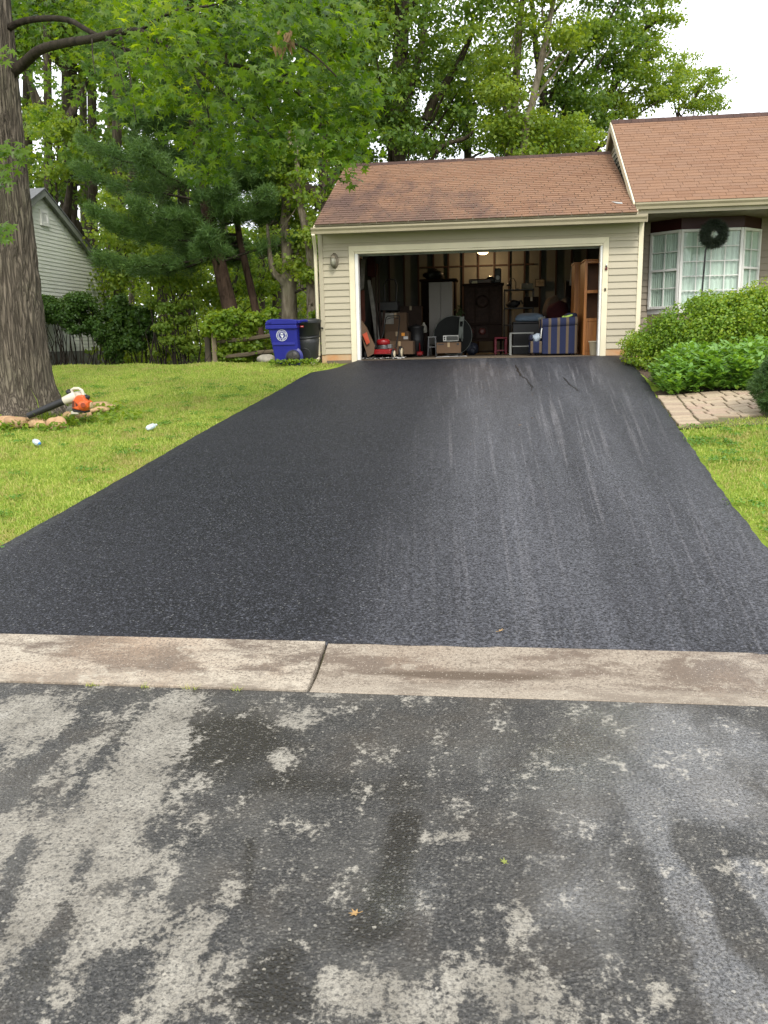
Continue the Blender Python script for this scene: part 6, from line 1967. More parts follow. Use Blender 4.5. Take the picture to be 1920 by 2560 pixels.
for kind, (lean, bark, mtl) in enumerate(((.1, B_GREY, G_WOOD), (-.1, B_GREY, G_WOOD), (.25, B_PALE, G_WOODL))):
    R = np.random.default_rng(200 + kind)
    cl = rclumps(R, 42, (lean * 4, 0, 15.5), (2.7, 2.7, 7.0), (.6, 1.2))
    cl += [(math.cos(a) * q, math.sin(a) * q, z, .6, .6, .28) for a, q, z in zip(R.uniform(0, 6.28, 7), R.uniform(.8, 2, 7), R.uniform(5.5, 9, 7))]
    t_ = tree_from('woodland_tree', ROWS[0][5], [(0, 0, 0), (.05, 0, 3), (lean * .5, .05, 7), (lean, 0, 12), (lean * 2, 0, 18), (lean * 2, 0, 23)], [1.12, 1.0, .94, .82, .6, .2], cl, 13000, .165, mtl, bark, 300 + kind, limbs=12, limb_r=.30)
    protos.append(t_)
used = set()
GRP = 'straight trunked trees in the left woods'
for (u0, u1, gw, Y, kind, lab) in ROWS:
    p0, p1 = at(u0, 860, Y), at(u1, 100, Y)
    src = protos[kind]
    if kind in used:
        r = src.copy()
        COL.objects.link(r)
        kids = []
        for ch in list(src.children):
            c_ = ch.copy()
            COL.objects.link(c_)
            c_.parent = r
    else:
        r = src
        used.add(kind)
    depth = p0.dot(Vector(FWD)) - CAMZ * FWD[2]
    gr = gw / FPX * depth * .5
    r.location = (p0.x, Y, zg(p0.x, Y))
    az = random.uniform(0, 6.28)
    tilt = math.atan2(p1.x - p0.x, p1.z - p0.z)
    r.rotation_euler = Euler((0, tilt, az if False else 0), 'XYZ')
    hgt = random.uniform(.92, 1.15)
    for ch in r.children:
        st_ = ch.name.split('.')[0]
        az_ = Matrix.Rotation(az, 4, 'Z')
        if st_ == 'trunk': ch.matrix_local = Matrix.Diagonal((gr, gr, hgt, 1)) @ az_ if False else az_ @ Matrix.Diagonal((gr, gr, hgt, 1))
        elif st_ == 'limb': ch.matrix_local = az_ @ Matrix.Diagonal((.9, .9, hgt, 1))
        else: ch.matrix_local = az_ @ Matrix.Diagonal((1.05, 1.05, hgt, 1))
    tag(r, lab, 'tree', GRP)

# forked trees by the garage corner
rr_ = np.random.default_rng(9)
f1 = tree_from('forked_tree', 'mottled twin stemmed tree rising behind the blue bin', stem_to([(724, 797), (722, 690), (716, 600), (712, 560), (722, 420), (728, 300)], 21), [.21, .20, .185, .13, .12, .10, .05],
               pclumps(rr_, 22, [(690, 480, 60, 70, 1), (760, 560, 40, 80, 1), (740, 640, 40, 40, .5), (700, 380, 80, 60, 1)], 21, .8, (.3, .5), .4), 4200, .10, G_WOODL, B_PALE, 401, limbs=8, limb_r=.035)
branch([at(722, 726, 21), at(705, 700, 20.9), at(684, 680, 20.9), at(675, 640, 20.8), at(668, 560, 20.8)], [.12, .10, .085, .06, .03], f1, 'limb', B_PALE, 8)
branch([at(728, 735, 21), at(760, 722, 20.8), at(795, 716, 20.6)], [.04, .03, .012], f1, 'limb', B_GREY, 6)
tree_from('forked_tree', 'crooked pale tree between the forked tree and the garage wall', stem_to([(782, 802), (780, 700), (777, 633), (762, 560), (750, 510), (745, 440), (738, 330)], 20.4), [.155, .145, .14, .12, .10, .085, .07, .03],
          pclumps(rr_, 18, [(770, 480, 50, 80, 1), (770, 640, 30, 60, .8), (790, 560, 20, 60, .6), (740, 400, 60, 50, 1)], 20.6, .7, (.28, .45), .4), 3600, .10, G_WOODL, B_PALE, 402, limbs=7, limb_r=.03)

# ------------------------------------------------------------------ shrubs on the left


def shrub(name, label, cat, clumps, n, leaf, mtl, seed, stems, tmpl=KITE, base=None, out=.9, pw=.35, stem_m=B_TWIG, stem_r=.018, up=.5, sub=0):
    R = np.random.default_rng(seed)
    c = np.array(clumps)
    if sub:
        big = clumps
        clumps = []
        for q in big:
            for d_ in in_ball(sub, R, .25):
                k_ = R.uniform(.22, .46)
                clumps.append((q[0] + d_[0] * q[3] * .86, q[1] + d_[1] * q[4] * .86, q[2] + d_[2] * q[5] * .86, max(.08, q[3] * k_), max(.08, q[4] * k_), max(.06, q[5] * k_)))
    bx_ = base or (float(c[:, 0].mean()), float(c[:, 1].mean()), zg(float(c[:, 0].mean()), float(c[:, 1].mean())))
    r = thing(name, label, cat, bx_)
    mb = MB()
    for k in range(stems):
        q = clumps[R.integers(len(clumps))]
        x, y = q[0] + R.normal() * q[3] * .35, q[1] + R.normal() * q[4] * .35
        b0 = Vector((x * .5 + q[0] * .5 + R.normal() * .16, y * .6 + bx_[1] * .4 + R.normal() * .12, float(zlawn(x, y)) - .05))
        e = Vector((x + R.normal() * q[3] * .5, y + R.normal() * q[4] * .4, q[2] + R.uniform(-.2, .6) * q[5]))
        m1 = b0.lerp(e, .5) + Vector(R.normal(size=3) * .13)
        mb.tube([b0, b0.lerp(m1, .5) + Vector(R.normal(size=3) * .03), m1, e], [stem_r, stem_r * .85, stem_r * .6, stem_r * .25], 5)
    if stems: mb.build('stems', stem_m, r)['kind'] = 'stuff'
    fol_obj('foliage', foliage(clumps, n, leaf, tmpl, R, up=up, out=out, rnd=.6, pw=pw), mtl, r)
    return r


def pz(u, v, Y): return at(u, v, Y)


def ell(u, v, Y, ru, rv, ry):
    c = at(u, v, Y)
    s = (c - Vector((0, 0, CAMZ))).dot(Vector(FWD)) / FPX
    return (c.x, c.y, c.z, ru * s, ry, rv * s)


shrub('round_hedge', 'rounded dark hedge with bare stems before the grey house', 'hedge', [ell(150, 775, 21.5, 62, 36, .8), ell(210, 795, 21.5, 60, 38, .8), ell(110, 770, 21.5, 40, 30, .7), ell(255, 830, 21.6, 38, 40, .7), ell(180, 760, 21.8, 70, 26, .7), ell(290, 865, 21.6, 22, 40, .5)], 36000, .07, G_SHRUB, 501, 60, pw=.5, sub=24)
shrub('dark_shrub', 'darkest glossy shrub between the rounded hedge and the light green saplings', 'shrub', [ell(325, 790, 22, 46, 44, .8), ell(365, 800, 22, 36, 44, .7), ell(300, 770, 22.3, 36, 30, .6), ell(340, 840, 22, 50, 40, .7)], 15000, .09, G_SHRUB, 502, 18, pw=.5, sub=18)
shrub('light_sapling', 'light yellow green sapling with thin dark stems left of the fence post', 'shrub', [ell(u, v, 21 + d, ru, rv, .5) for u, v, d, ru, rv in ((425, 770, 0, 36, 14), (455, 800, .3, 34, 14), (410, 820, -.2, 30, 13), (480, 760, .5, 30, 12), (440, 850, 0, 40, 12), (470, 870, .2, 34, 12), (400, 700, 0, 22, 12), (420, 660, .4, 26, 12), (400, 880, .4, 26, 12), (500, 840, .5, 26, 12), (385, 760, .3, 20, 10))], 5200, .085, G_WOODL, 503, 26, pw=.5, stem_r=.024)
shrub('fence_vine', 'bright green vine heaped over the split rail fence', 'vine', [ell(u, v, 18.35 + d, ru, rv, .28) for u, v, d, ru, rv in ((540, 795, 0, 26, 18), (580, 790, -.1, 34, 20), (630, 800, 0, 34, 20), (670, 795, .1, 24, 16), (560, 825, -.1, 34, 20), (520, 820, 0, 20, 24), (610, 830, .1, 34, 18), (590, 860, .15, 40, 24), (640, 865, .2, 30, 24), (560, 880, .1, 24, 24), (600, 895, .2, 40, 14), (680, 780, .1, 16, 10))], 6400, .085, G_VINE, 504, 10, pw=.4, out=.7, tmpl=KITE, stem_r=.010)
shrub('corner_sprig', 'small sprig of leaves behind the black trash can', 'shrub', [ell(790, 787, 17.9, 20, 7, .2), ell(785, 800, 17.9, 16, 7, .2), ell(800, 780, 18, 10, 6, .2)], 240, .08, G_WOODL, 505, 5, stem_r=.010)
shrub('low_weeds', 'low weeds around the feet of the bins', 'weeds', [(-4.25 + k * .12, 16.36 + .03 * math.sin(k * 2.), bz + .05, .07, .05, .05) for k in range(8)], 420, .05, G_VINE, 506, 0, base=(-3.8, 16.36, bz))

# light leaved small trees filling the middle heights
RL_ = np.random.default_rng(44)
for (uv, Y, lab, uvs, n_) in (
        ([(150, 760), (148, 600), (140, 450), (150, 330)], 26.5, 'small light leaved tree between the grey house gable and the first dark trunks', [(150, 400, 70, 90, 1), (290, 510, 36, 80, 1), (110, 320, 40, 60, .7)], 26),
        ([(300, 800), (310, 680), (318, 560), (330, 470)], 25, 'small yellow green tree behind the dark glossy shrub', [(300, 640, 60, 80, 1), (340, 560, 70, 70, 1), (270, 540, 40, 60, .6)], 28),
        ([(430, 800), (440, 700), (446, 620)], 24.5, 'pale leafy sapling tree behind the light sapling thicket', [(440, 680, 60, 60, 1), (490, 620, 50, 50, .8), (390, 640, 40, 50, .8)], 24),
        ([(560, 800), (590, 700), (600, 640)], 26, 'low bright leaved tree seen under the right pine boughs', [(560, 700, 60, 60, 1), (640, 680, 60, 60, 1), (680, 600, 50, 60, .7)], 26)):
    tree_from('understory_tree', lab, stem_to(uv, Y), list(np.linspace(.07, .025, len(uv) + 1)), pclumps(RL_, n_, uvs, Y, 1.4, (.28, .6), .45), 5200, .115, G_WOODL, B_GREY, 4400 + n_, limbs=9, limb_r=.022)

# understory and the far wood
RU = np.random.default_rng(55)
cl = []
for k in range(420):
    y = RU.uniform(24, 46)
    x = RU.uniform(-.60, .02) * y
    s = RU.uniform(.5, 1.1)
    cl.append((x, y, float(zlawn(x, y)) + RU.uniform(0, 1) ** 1.5 * (2.5 + .16 * (y - 22)) + .1, s, s, s * .6))
VF = foliage(cl, 60000, .15, KITE, RU, up=.6)
tag(fol_obj('undergrowth', VF, G_WOODL, None), 'leafy undergrowth between the trunks of the left woods', None, None, 'stuff')
cl = []
for k in range(420):
    y = RU.uniform(46, 66)
    x = RU.uniform(-.72, .22) * y
    s = RU.uniform(1.2, 2.6)
    top = 11 + 3.5 * math.sin(x * .21) + 2 * math.sin(x * .53 + 1)
    cl.append((x, y, -2 + RU.uniform(0, 1) ** .8 * top, s, s, s * .75))
tag(fol_obj('far_woods', foliage(cl, 76000, .36, KITE, RU, up=.5), G_WOOD, None), 'far wood closing the view behind the trees', None, None, 'stuff')

# ------------------------------------------------------------------ right-hand planting
hb = shrub('flowering_hedge', 'long green hedge under the bay window with yellowed leaves at its left', 'hedge',
           [(2.72, 15.6, 1.34, .38, .6, .38), (3.05, 15.35, 1.50, .5, .65, .48), (3.45, 15.1, 1.62, .6, .7, .56), (3.95, 15.0, 1.72, .7, .75, .62), (4.55, 15.0, 1.76, .75, .8, .63), (5.2, 15.0, 1.80, .8, .8, .62), (5.9, 15.05, 1.8, .8, .8, .62), (6.6, 15.1, 1.8, .8, .8, .6),
            (2.85, 15.15, 1.22, .34, .5, .24), (3.4, 14.75, 1.40, .5, .5, .36), (4.1, 14.6, 1.46, .6, .5, .40), (4.9, 14.6, 1.5, .7, .5, .4), (5.7, 14.6, 1.5, .7, .5, .4), (3.7, 15.2, 2.02, .36, .5, .24), (4.4, 15.1, 2.10, .5, .5, .24), (5.0, 15.1, 2.12, .5, .5, .26), (5.6, 15.1, 2.12, .5, .5, .26)], 84000, .047, G_BUSH, 601, 40, pw=.35, out=1.0, sub=44)
# mulch bed
m_mulch, t, p = new_mat('mulch')
f = noise(t, 45, 5, .7)
t.links.new(mixc(t, ramp(t, f, [(.35, 0.0), (.6, 1.0)]), (0.03, 0.02, 0.012), (0.11, 0.07, 0.042)), p.inputs['Base Color'])
p.inputs['Roughness'].default_value = .95
bump(t, p, f, .8, .02)
bxs = np.linspace(2.25, 9, 40)
o = link('mulch_bed', grid_mesh('mulch_bed', bxs, np.linspace(12.15, 18.2, 30), lambda X, Y: zlawn(np.maximum(X, edgeR(Y) + 0.0), Y) - 0.012 - .05 * (X < edgeR(Y) + .03), m_mulch))
tag(o, 'brown mulch bed under the hedge and the ground cover', None, None, 'structure')
RC = np.random.default_rng(61)
# ground cover: stems with whorls of long leaves
C, N, RL = [], [], []
for k in range(1150):
    y = RC.uniform(12.02, 13.75)
    x0_ = float(edgeR(y)) + .12 + .25 * max(0, (13.2 - y) * 0)
    x = x0_ + RC.uniform(0, 1) ** 1.15 * 4.2
    h = RC.uniform(.28, .62) * min(1, .45 + (x - x0_) * 1.6) * min(1, .80 + (y - 12.05) * .6)
    z = float(zlawn(x, y))
    for j in range(int(RC.integers(12, 19))):
        a = RC.uniform(0, 6.28)
        hh_ = h * RC.uniform(.06, 1.0)
        C.append((x + RC.normal() * .02, y + RC.normal() * .02, z + hh_))
        el = RC.uniform(-.1, .9)
        RL.append((math.cos(a), math.sin(a), el))
        N.append((-math.cos(a) * .5 + RC.normal() * .2, -math.sin(a) * .5 + RC.normal() * .2, 1))
C, N, RL = np.array(C), np.array(N), np.array(RL)
N = N / np.linalg.norm(N, axis=1, keepdims=True)
Yd = RL - (RL * N).sum(1, keepdims=True) * N
Yd /= np.linalg.norm(Yd, axis=1, keepdims=True)
Xd = np.cross(Yd, N)
S = RC.uniform(.09, .17, len(C))
tv, tf = LANCE
V = C[:, None] + S[:, None, None] * (tv[None, :, 0:1] * Xd[:, None] * 1.25 + tv[None, :, 1:2] * Yd[:, None] + tv[None, :, 2:3] * N[:, None])
F = [(np.arange(len(C))[:, None, None] * len(tv) + f_[None]).reshape(-1, f_.shape[1]) for f_ in tf]
tag(link('ground_cover', np_mesh('ground_cover', V.reshape(-1, 3), F, G_COVER)), 'leafy bright green ground cover in front of the hedge', None, None, 'stuff')


# dark yew at the right edge
RY = np.random.default_rng(71)
yx, yy_ = 3.66, 10.45
zy = float(zlawn(yx, yy_))
yw = thing('yew_shrub', 'dark conifer shrub at the right edge beside the paver path', 'shrub', (yx, yy_, zy))


def yew_base(n):
    cl = np.array([(yx, yy_, zy + .40, .44, .46, .34), (yx - .26, yy_ - .02, zy + .30, .28, .34, .22), (yx + .05, yy_, zy + .62, .34, .38, .22), (yx + .5, yy_, zy + .45, .5, .45, .42), (yx - .16, yy_ - .05, zy + .52, .24, .28, .18), (yx - .2, yy_ - .15, zy + .12, .28, .28, .14), (yx + .95, yy_, zy + .45, .4, .4, .42)])
    i = RY.integers(0, len(cl), n // 14)
    b = in_ball(n // 14, RY, .25)
    c = np.repeat(cl[i, :3] + b * cl[i, 3:], 14, 0)
    d = np.repeat(b + np.array([0, 0, .25]), 14, 0) + RY.normal(size=(len(c), 3)) * .55
    return c + RY.normal(size=c.shape) * .012, d


n_ = 14 * 4600
V, F = strands(n_, yew_base, .06, .008, RY)
fol_obj('needles', (V, F), G_YEW, yw, 'stuff')
mb = MB()
for k in range(14):
    mb.tube([(yx + RY.normal() * .05, yy_ + RY.normal() * .05, zy - .05), (yx + RY.normal() * .15, yy_ + RY.normal() * .12, zy + .25), (yx + RY.normal() * .22, yy_ + RY.normal() * .2, zy + .50)], [.02, .014, .006], 5)
mb.build('stems', B_TWIG, yw)

# ------------------------------------------------------------------ paver path
path = bpy.data.objects.new('paver_path', None)
COL.objects.link(path)
ROOT['paver_path'] = Vector((0, 0, 0))
tag(path, 'tan paver walk running off the driveway towards the house', None, None, 'structure')
M_SAND = pm('joint_soil', (0.10, 0.115, 0.04), .95, .3, 12, col2=(0.12, 0.085, 0.05))
grid_ = grid_mesh('joint_bed', np.linspace(2.18, 6.4, 24), np.linspace(9.8, 12.16, 12), lambda X, Y: zlawn(X, Y) - 0.006 - .04 * (X < edgeR(Y) + .02), M_SAND)
link('joint_bed', grid_, path)
m_pav, t, p = new_mat('tan_paver')
oi = t.nodes.new('ShaderNodeObjectInfo')
c = ramp(t, oi.outputs['Random'], [(0.0, (0.285, 0.215, 0.150)), (.4, (0.36, 0.285, 0.190)), (.75, (0.40, 0.32, 0.215)), (1.0, (0.34, 0.235, 0.17))])
c = mixc(t, ramp(t, noise(t, 35, 5, .7), [(.35, .45), (.6, 0.0)]), c, (0.20, 0.155, 0.11))
t.links.new(c, p.inputs['Base Color'])
p.inputs['Roughness'].default_value = .85
bump(t, p, noise(t, 90, 4, .7), .5, .006)
pvc = {}


def paver(x, y, w, d):
    key = (round(w, 2), round(d, 2))
    if key not in pvc:
        w_, d_ = key
        e = .008
        vs = [(0, 0, -.05), (w_, 0, -.05), (w_, d_, -.05), (0, d_, -.05), (0, 0, .012), (w_, 0, .012), (w_, d_, .012), (0, d_, .012), (e, e, .018), (w_ - e, e, .018), (w_ - e, d_ - e, .018), (e, d_ - e, .018)]
        fs = [(0, 1, 5, 4), (1, 2, 6, 5), (2, 3, 7, 6), (3, 0, 4, 7), (4, 5, 9, 8), (5, 6, 10, 9), (6, 7, 11, 10), (7, 4, 8, 11), (8, 9, 10, 11)]
        pvc[key] = MB().add(vs, fs).mesh('paver', m_pav)
    o = bpy.data.objects.new('paver', pvc[key])
    COL.objects.link(o)
    o.parent = path
    z = float(zlawn(x + w / 2, y + d / 2))
    dzx = float(zlawn(x + w, y + d / 2) - zlawn(x, y + d / 2)) / w
    dzy = float(zlawn(x + w / 2, y + d) - zlawn(x + w / 2, y)) / d
    o.location = (x, y, z - dzx * w / 2 - dzy * d / 2 + random.uniform(-.003, .003))
    o.rotation_euler = (math.atan(dzy) + random.uniform(-.01, .01), -math.atan(dzx) + random.uniform(-.01, .01), random.uniform(-.012, .012))


y = 9.98
while y < 12.0:                                   # header course along the driveway
    d = random.choice((.10, .12, .11))
    paver(float(edgeR(y + .06)) + .03, y, .24, d - .018)
    y += d
y, row = 10.02, 0
while y < 12.0:
    d = random.choice((.17, .19, .21))
    x = float(edgeR(y + .1)) + .03 + .265 + (0.0 if row % 2 else -.0)
    ylow = lambda xx: 9.97 + .52 * max(0, min(xx, 3.5) - 2.3)
    first = True
    while x < 6.2:
        w = random.choice((.16, .21, .26, .31)) * (1 if not first else random.uniform(.4, 1))
        first = False
        if y > ylow(x + w / 2) - .05: paver(x, y, w - .024, d - .024)
        x += w
    y += d
    row += 1

# ------------------------------------------------------------------ grass
m_grass, t, p = new_mat('grass_blade')
g = t.nodes.new('ShaderNodeNewGeometry')
n1 = noise(t, .9, 5, .6)
n2 = noise(t, 4.5, 4, .6)
k_ = math_(t, 'ADD', math_(t, 'MULTIPLY', g.outputs['Random Per Island'], .5), math_(t, 'ADD', math_(t, 'MULTIPLY', n1, .45), math_(t, 'MULTIPLY', n2, .30)))
c = ramp(t, math_(t, 'SUBTRACT', k_, .12), [(0.15, (0.160, 0.265, 0.030)), (.40, (0.300, 0.405, 0.060)), (.62, (0.450, 0.510, 0.105)), (.85, (0.60, 0.58, 0.19))])
st_ = ramp(t, math_(t, 'ADD', noise(t, 1.7, 5, .65), math_(t, 'MULTIPLY', g.outputs['Random Per Island'], .22)), [(.60, 0.0), (.76, .75)])
c = mixc(t, st_, c, (0.42, 0.35, 0.13))
t.links.new(c, p.inputs['Base Color'])
p.inputs['Roughness'].default_value = .5
p.inputs['Specular IOR Level'].default_value = .3
tr = t.nodes.new('ShaderNodeBsdfTranslucent')
t.links.new(c, tr.inputs['Color'])
mx = t.nodes.new('ShaderNodeMixShader')
mx.inputs[0].default_value = .45
t.links.new(p.outputs[0], mx.inputs[1])
t.links.new(tr.outputs[0], mx.inputs[2])
t.links.new(mx.outputs[0], t.nodes['Material Output'].inputs['Surface'])


def blades(name, label, XY, hgt, wid, R, mtl):
    n = len(XY)
    hgt = hgt * np.where(R.uniform(size=n) < .03, 1.9, 1.0)
    Z = zlawn(XY[:, 0], XY[:, 1]) - .025
    B = np.column_stack([XY, Z])
    a = R.uniform(0, 2 * np.pi, n)
    W = np.stack([np.cos(a), np.sin(a), np.zeros(n)], 1) * (wid * R.uniform(.7, 1.3, n))[:, None] * .5
    ln = R.normal(size=(n, 2)) * .45
    h = hgt * R.uniform(.55, 1.3, n)
    mid_ = B + np.column_stack([ln * h[:, None] * .35, h * .62])
    tip = B + np.column_stack([ln * h[:, None] * 1.0, h * (1 - .25 * np.minimum(1, np.abs(ln).sum(1)))])
    V = np.stack([B - W, B + W, mid_ + W * .8, mid_ - W * .8, tip], 1).reshape(-1, 3)
    i = np.arange(n)[:, None] * 5
    o = link(name, np_mesh(name, V, [i + np.array([[0, 1, 2, 3]]), i + np.array([[3, 2, 4]])], mtl))
    return tag(o, label, None, None, 'stuff')


RG = np.random.default_rng(88)


def scatter(n, x0, x1, y0, y1): return np.column_stack([RG.uniform(x0, x1, n), RG.uniform(y0, y1, n)])


P = np.concatenate([scatter(70000, -7.5, -3.4, 4.3, 8.5), scatter(95000, -10, -3.1, 8.5, 13), scatter(85000, -13, -3, 13, 19.5), scatter(22000, -14, -8, 17, 24)])
ed = edgeL(P[:, 1]) - .010 + RG.normal(size=len(P)) * .024
ok = P[:, 0] < ed
ok &= ~((P[:, 0] > -3.42) & (P[:, 1] > 16.9))
ok &= ~((P[:, 0] + 6.62) ** 2 + (P[:, 1] - 11) ** 2 < .62 ** 2)
bed = np.hypot((P[:, 0] + 6.5) / 1.75, (P[:, 1] - 10.9) / 1.15) < 1
ok &= ~(bed & (RG.uniform(size=len(P)) < .6))
thin = np.sin(P[:, 0] * 1.9 + 1) * np.sin(P[:, 1] * 1.3 + .5) + np.sin(P[:, 0] * 4.3) * np.sin(P[:, 1] * 3.7) * .6
ok &= ~((thin > .75) & (RG.uniform(size=len(P)) < .55))
ok &= ~((P[:, 0] < -11.4) & (P[:, 1] > 18.8))
P = P[ok]
dist = np.hypot(P[:, 0], P[:, 1])
blades('grass', 'mown yellow green grass of the left lawn', P, .040 + .008 * np.sin(P[:, 0] * 3.1) * np.sin(P[:, 1] * 2.3), .0055 + dist * .00042, RG, m_grass)
P = np.concatenate([scatter(70000, 1.7, 5.2, 4.3, 10.4), scatter(9000, 4.2, 7, 8, 10.9)])
ylo = 9.93 + .52 * np.clip(np.minimum(P[:, 0], 3.5) - 2.3, 0, 9)
ok = (P[:, 0] > edgeR(P[:, 1]) + .03 + .03 * np.abs(RG.normal(size=len(P)))) & (P[:, 1] < ylo - .02 + RG.normal(size=len(P)) * .03)
thin = np.clip((P[:, 0] - edgeR(P[:, 1])) / .16, 0, 1)
ok &= RG.uniform(size=len(P)) < .25 + .75 * thin
P = P[ok]
blades('grass', 'short clover-like grass of the right lawn', P, np.full(len(P), .038), .0075 + np.hypot(P[:, 0], P[:, 1]) * .0004, RG, m_grass)

RK = np.random.default_rng(93)
cl = []
for k in range(330):
    if k < 150: x, y = RK.uniform(1.95, 4.6), RK.uniform(5.2, 9.9)
    else: x, y = RK.uniform(-9, -3.4), RK.uniform(4.6, 15)
    if edgeL(y) - .04 < x < edgeR(y) + .06 or np.hypot(x + 6.62, y - 11) < .8: continue
    cl.append((x, y, float(zlawn(x, y)) + .022, RK.uniform(.05, .22), RK.uniform(.05, .2), .02))
tag(fol_obj('clover', foliage(cl, 15000, .026, KITE, RK, up=1.2, rnd=.5, pw=.6), leaf_mat('clover_leaf', [(0.050, 0.135, 0.018), (0.10, 0.22, 0.026), (0.19, 0.33, 0.045)], .35), None), 'clover and small weeds scattered through the lawns', None, None, 'stuff')

# broad weeds and ivy round the sweetgum's foot
RV = np.random.default_rng(91)
cl = []
for k in range(70):
    a = RV.uniform(0, 2 * math.pi)
    q = RV.uniform(.55, 1.0)
    x, y = -6.45 + 1.7 * q * math.cos(a), 10.85 + 1.05 * q * math.sin(a)
    if (x + 6.62) ** 2 + (y - 11) ** 2 < .7 ** 2: continue
    cl.append((x, y, float(zlawn(x, y)) + .04, .15, .13, .06))
tag(fol_obj('weeds', foliage(cl, 2600, .06, KITE, RV, up=1.0, rnd=.5), G_VINE, None), 'ivy and weeds at the foot of the sweetgum', None, None, 'stuff')
q_ = gpt(116, 1062, lambda x, y: float(zlawn(x, y)))
P = np.column_stack([q_.x + RV.normal(size=140) * .07, q_.y + RV.normal(size=140) * .06])
o = blades('grass_clump', 'long green grass clump under the blower tube', P, np.full(140, .24), np.full(140, .010), RV, G_VINE)

# edging stones
M_SAN = pm('sandstone', (0.44, 0.30, 0.165), .85, .15, 7, bmp=.6, bscale=25, col2=(0.33, 0.19, 0.10), objvar=.3)
for k, (u, v, w, h, lab) in enumerate(((12, 1063, .17, .09, 'leftmost pale edging stone at the picture edge by the trunk'), (40, 1066, .20, .11, 'largest round edging stone below the blower tube mouth'), (82, 1064, .15, .08, 'flat edging stone right of the largest round one'), (102, 1068, .10, .06, 'smallest edging stone in the row under the blower tube'),
                                       (142, 1068, .13, .10, 'upright orange edging stone beside the long grass clump'), (178, 1046, .13, .07, 'edging stone directly below the leaf blower body'), (203, 1046, .12, .09, 'orange edging stone below the right end of the blower'), (232, 1030, .20, .07, 'edging stone to the right of the blower, nearest to it'), (258, 1018, .22, .06, 'farthest edging stone on the right of the ring'))):
    d_ = gpt(u, v, lambda x, y: float(zlawn(x, y)))
    r = thing('edging_stone', lab, 'stone', (d_.x, d_.y, d_.z), 'sandstone edging around the sweetgum')
    MB().blob((d_.x, d_.y, d_.z + h * .35), (w, w * .6, h), 700 + k, .3, 3, flat=h * .5).build('stone_block', M_SAN, r)

# ------------------------------------------------------------------ leaf blower
e0, e1 = at(70, 1040, 10.15), at(163, 1001, 10.25)
bc = at(206, 1003, 10.3)
gz_ = float(zlawn(bc.x, bc.y))
lb = thing('leaf_blower', 'orange and white leaf blower with long black tube lying by the sweetgum', 'leaf blower', (bc.x, bc.y, gz_))
M_ORA = pm('orange_plastic', (0.62, 0.105, 0.022), .4, .06)
M_OFFW = pm('offwhite_plastic', (0.56, 0.52, 0.42), .5, .1)
ax_ = (e1 - e0).normalized()
MB().tube([e0, e0 + ax_ * .02, e0.lerp(e1, .5), e1], [.040, .042, .045, .048], 20, caps=False).build('blower_tube', M_BLACK, lb)
MB().tube([e0 + ax_ * .002, e0 + ax_ * .05], [.036, .036], 18, caps=True).build('tube_mouth', pm('tube_inside', (.004, .004, .004), .9), lb)
sc_ = (bc - Vector((0, 0, CAMZ))).dot(Vector(FWD)) / FPX      # metres per pixel there


def bp(u, v, dy=0.0): return at(u, v, 10.3 + dy)


MB().tube([e1 - ax_ * .02, e1 + ax_ * .05, bp(188, 992)], [.052, .058, .075], 18).build('nozzle', M_OFFW, lb)
MB().lathe([(.06, -.06), (.125, -.05), (.135, .0), (.135, .04), (.09, .07)], bp(196, 1004, .06), 26, 'Y').build('fan_housing', M_OFFW, lb)
for k in range(9):
    MB().box(-.004, .004, -.055, -.045, .03, .10, Matrix.Translation(bp(178, 1010, .02)) @ Matrix.Rotation(rad(100 + k * 14), 4, 'Y')).build('intake_slat', pm('intake_grey', (.2, .19, .16), .6), lb)
MB().prism([bp(u, v, -.10) for u, v in ((179, 1020), (181, 1003), (186, 994), (193, 988), (206, 989), (213, 1003), (219, 1004), (219, 1018), (212, 1028), (190, 1024))], (0, .15, 0)).build('engine_cover', M_ORA, lb, bevel=.014, seg=2)
MB().lathe([(.052, 0), (.055, -.03), (.045, -.045), (.004, -.046)], bp(208, 1013, -.095), 22, 'Y').build('starter_cover', M_ORA, lb)
MB().lathe([(.030, 0), (.034, -.006), (.028, -.008)], bp(208, 1013, -.142), 18, 'Y').build('starter_ring', pm('dark_orange', (.30, .05, .015), .5), lb)
for k, pl in enumerate(([(181, 1004), (186, 1002), (186, 1018), (180, 1018)], [(188, 1005), (195, 1013), (189, 1017)])):
    MB().prism([bp(u, v, -.103) for u, v in pl], (0, .004, 0)).build('cooling_vent', pm('vent_brown', (.12, .03, .015), .6), lb)
MB().tube([bp(179, 992), bp(180, 974), bp(185, 971), bp(197, 971), bp(205, 976), bp(208, 988)], [.026, .022, .018, .018, .02, .024], 10).build('handle', M_OFFW, lb)
MB().blob(bp(173, 980), (.034, .04, .04), 803, .3, 2).build('air_filter', M_BLACK, lb)
MB().blob(bp(214, 994), (.05, .05, .045), 801, .3, 2).build('carburettor', M_BLACK, lb)
MB().tube([bp(206, 986), bp(212, 988), bp(220, 997), bp(222, 1004)], .008, 6).build('throttle_cable', M_BLACK, lb)
MB().lathe([(.035, -.05), (.045, -.04), (.045, .04), (.03, .05)], bp(221, 1013, .0), 16, 'X').build('fuel_tank', pm('tank_amber', (.45, .36, .2), .4), lb)
MB().prism([bp(178, 1021, -.08), bp(215, 1028, -.08), bp(213, 1033, -.08), bp(182, 1030, -.08)], (0, .14, 0)).build('underside', M_BLACK, lb, bevel=.008)
MB().prism([bp(176, 1028, -.07), bp(196, 1030, -.07), bp(196, 1036, -.07), bp(177, 1036, -.07)], (0, .12, 0)).build('base_foot', M_OFFW, lb, bevel=.008)

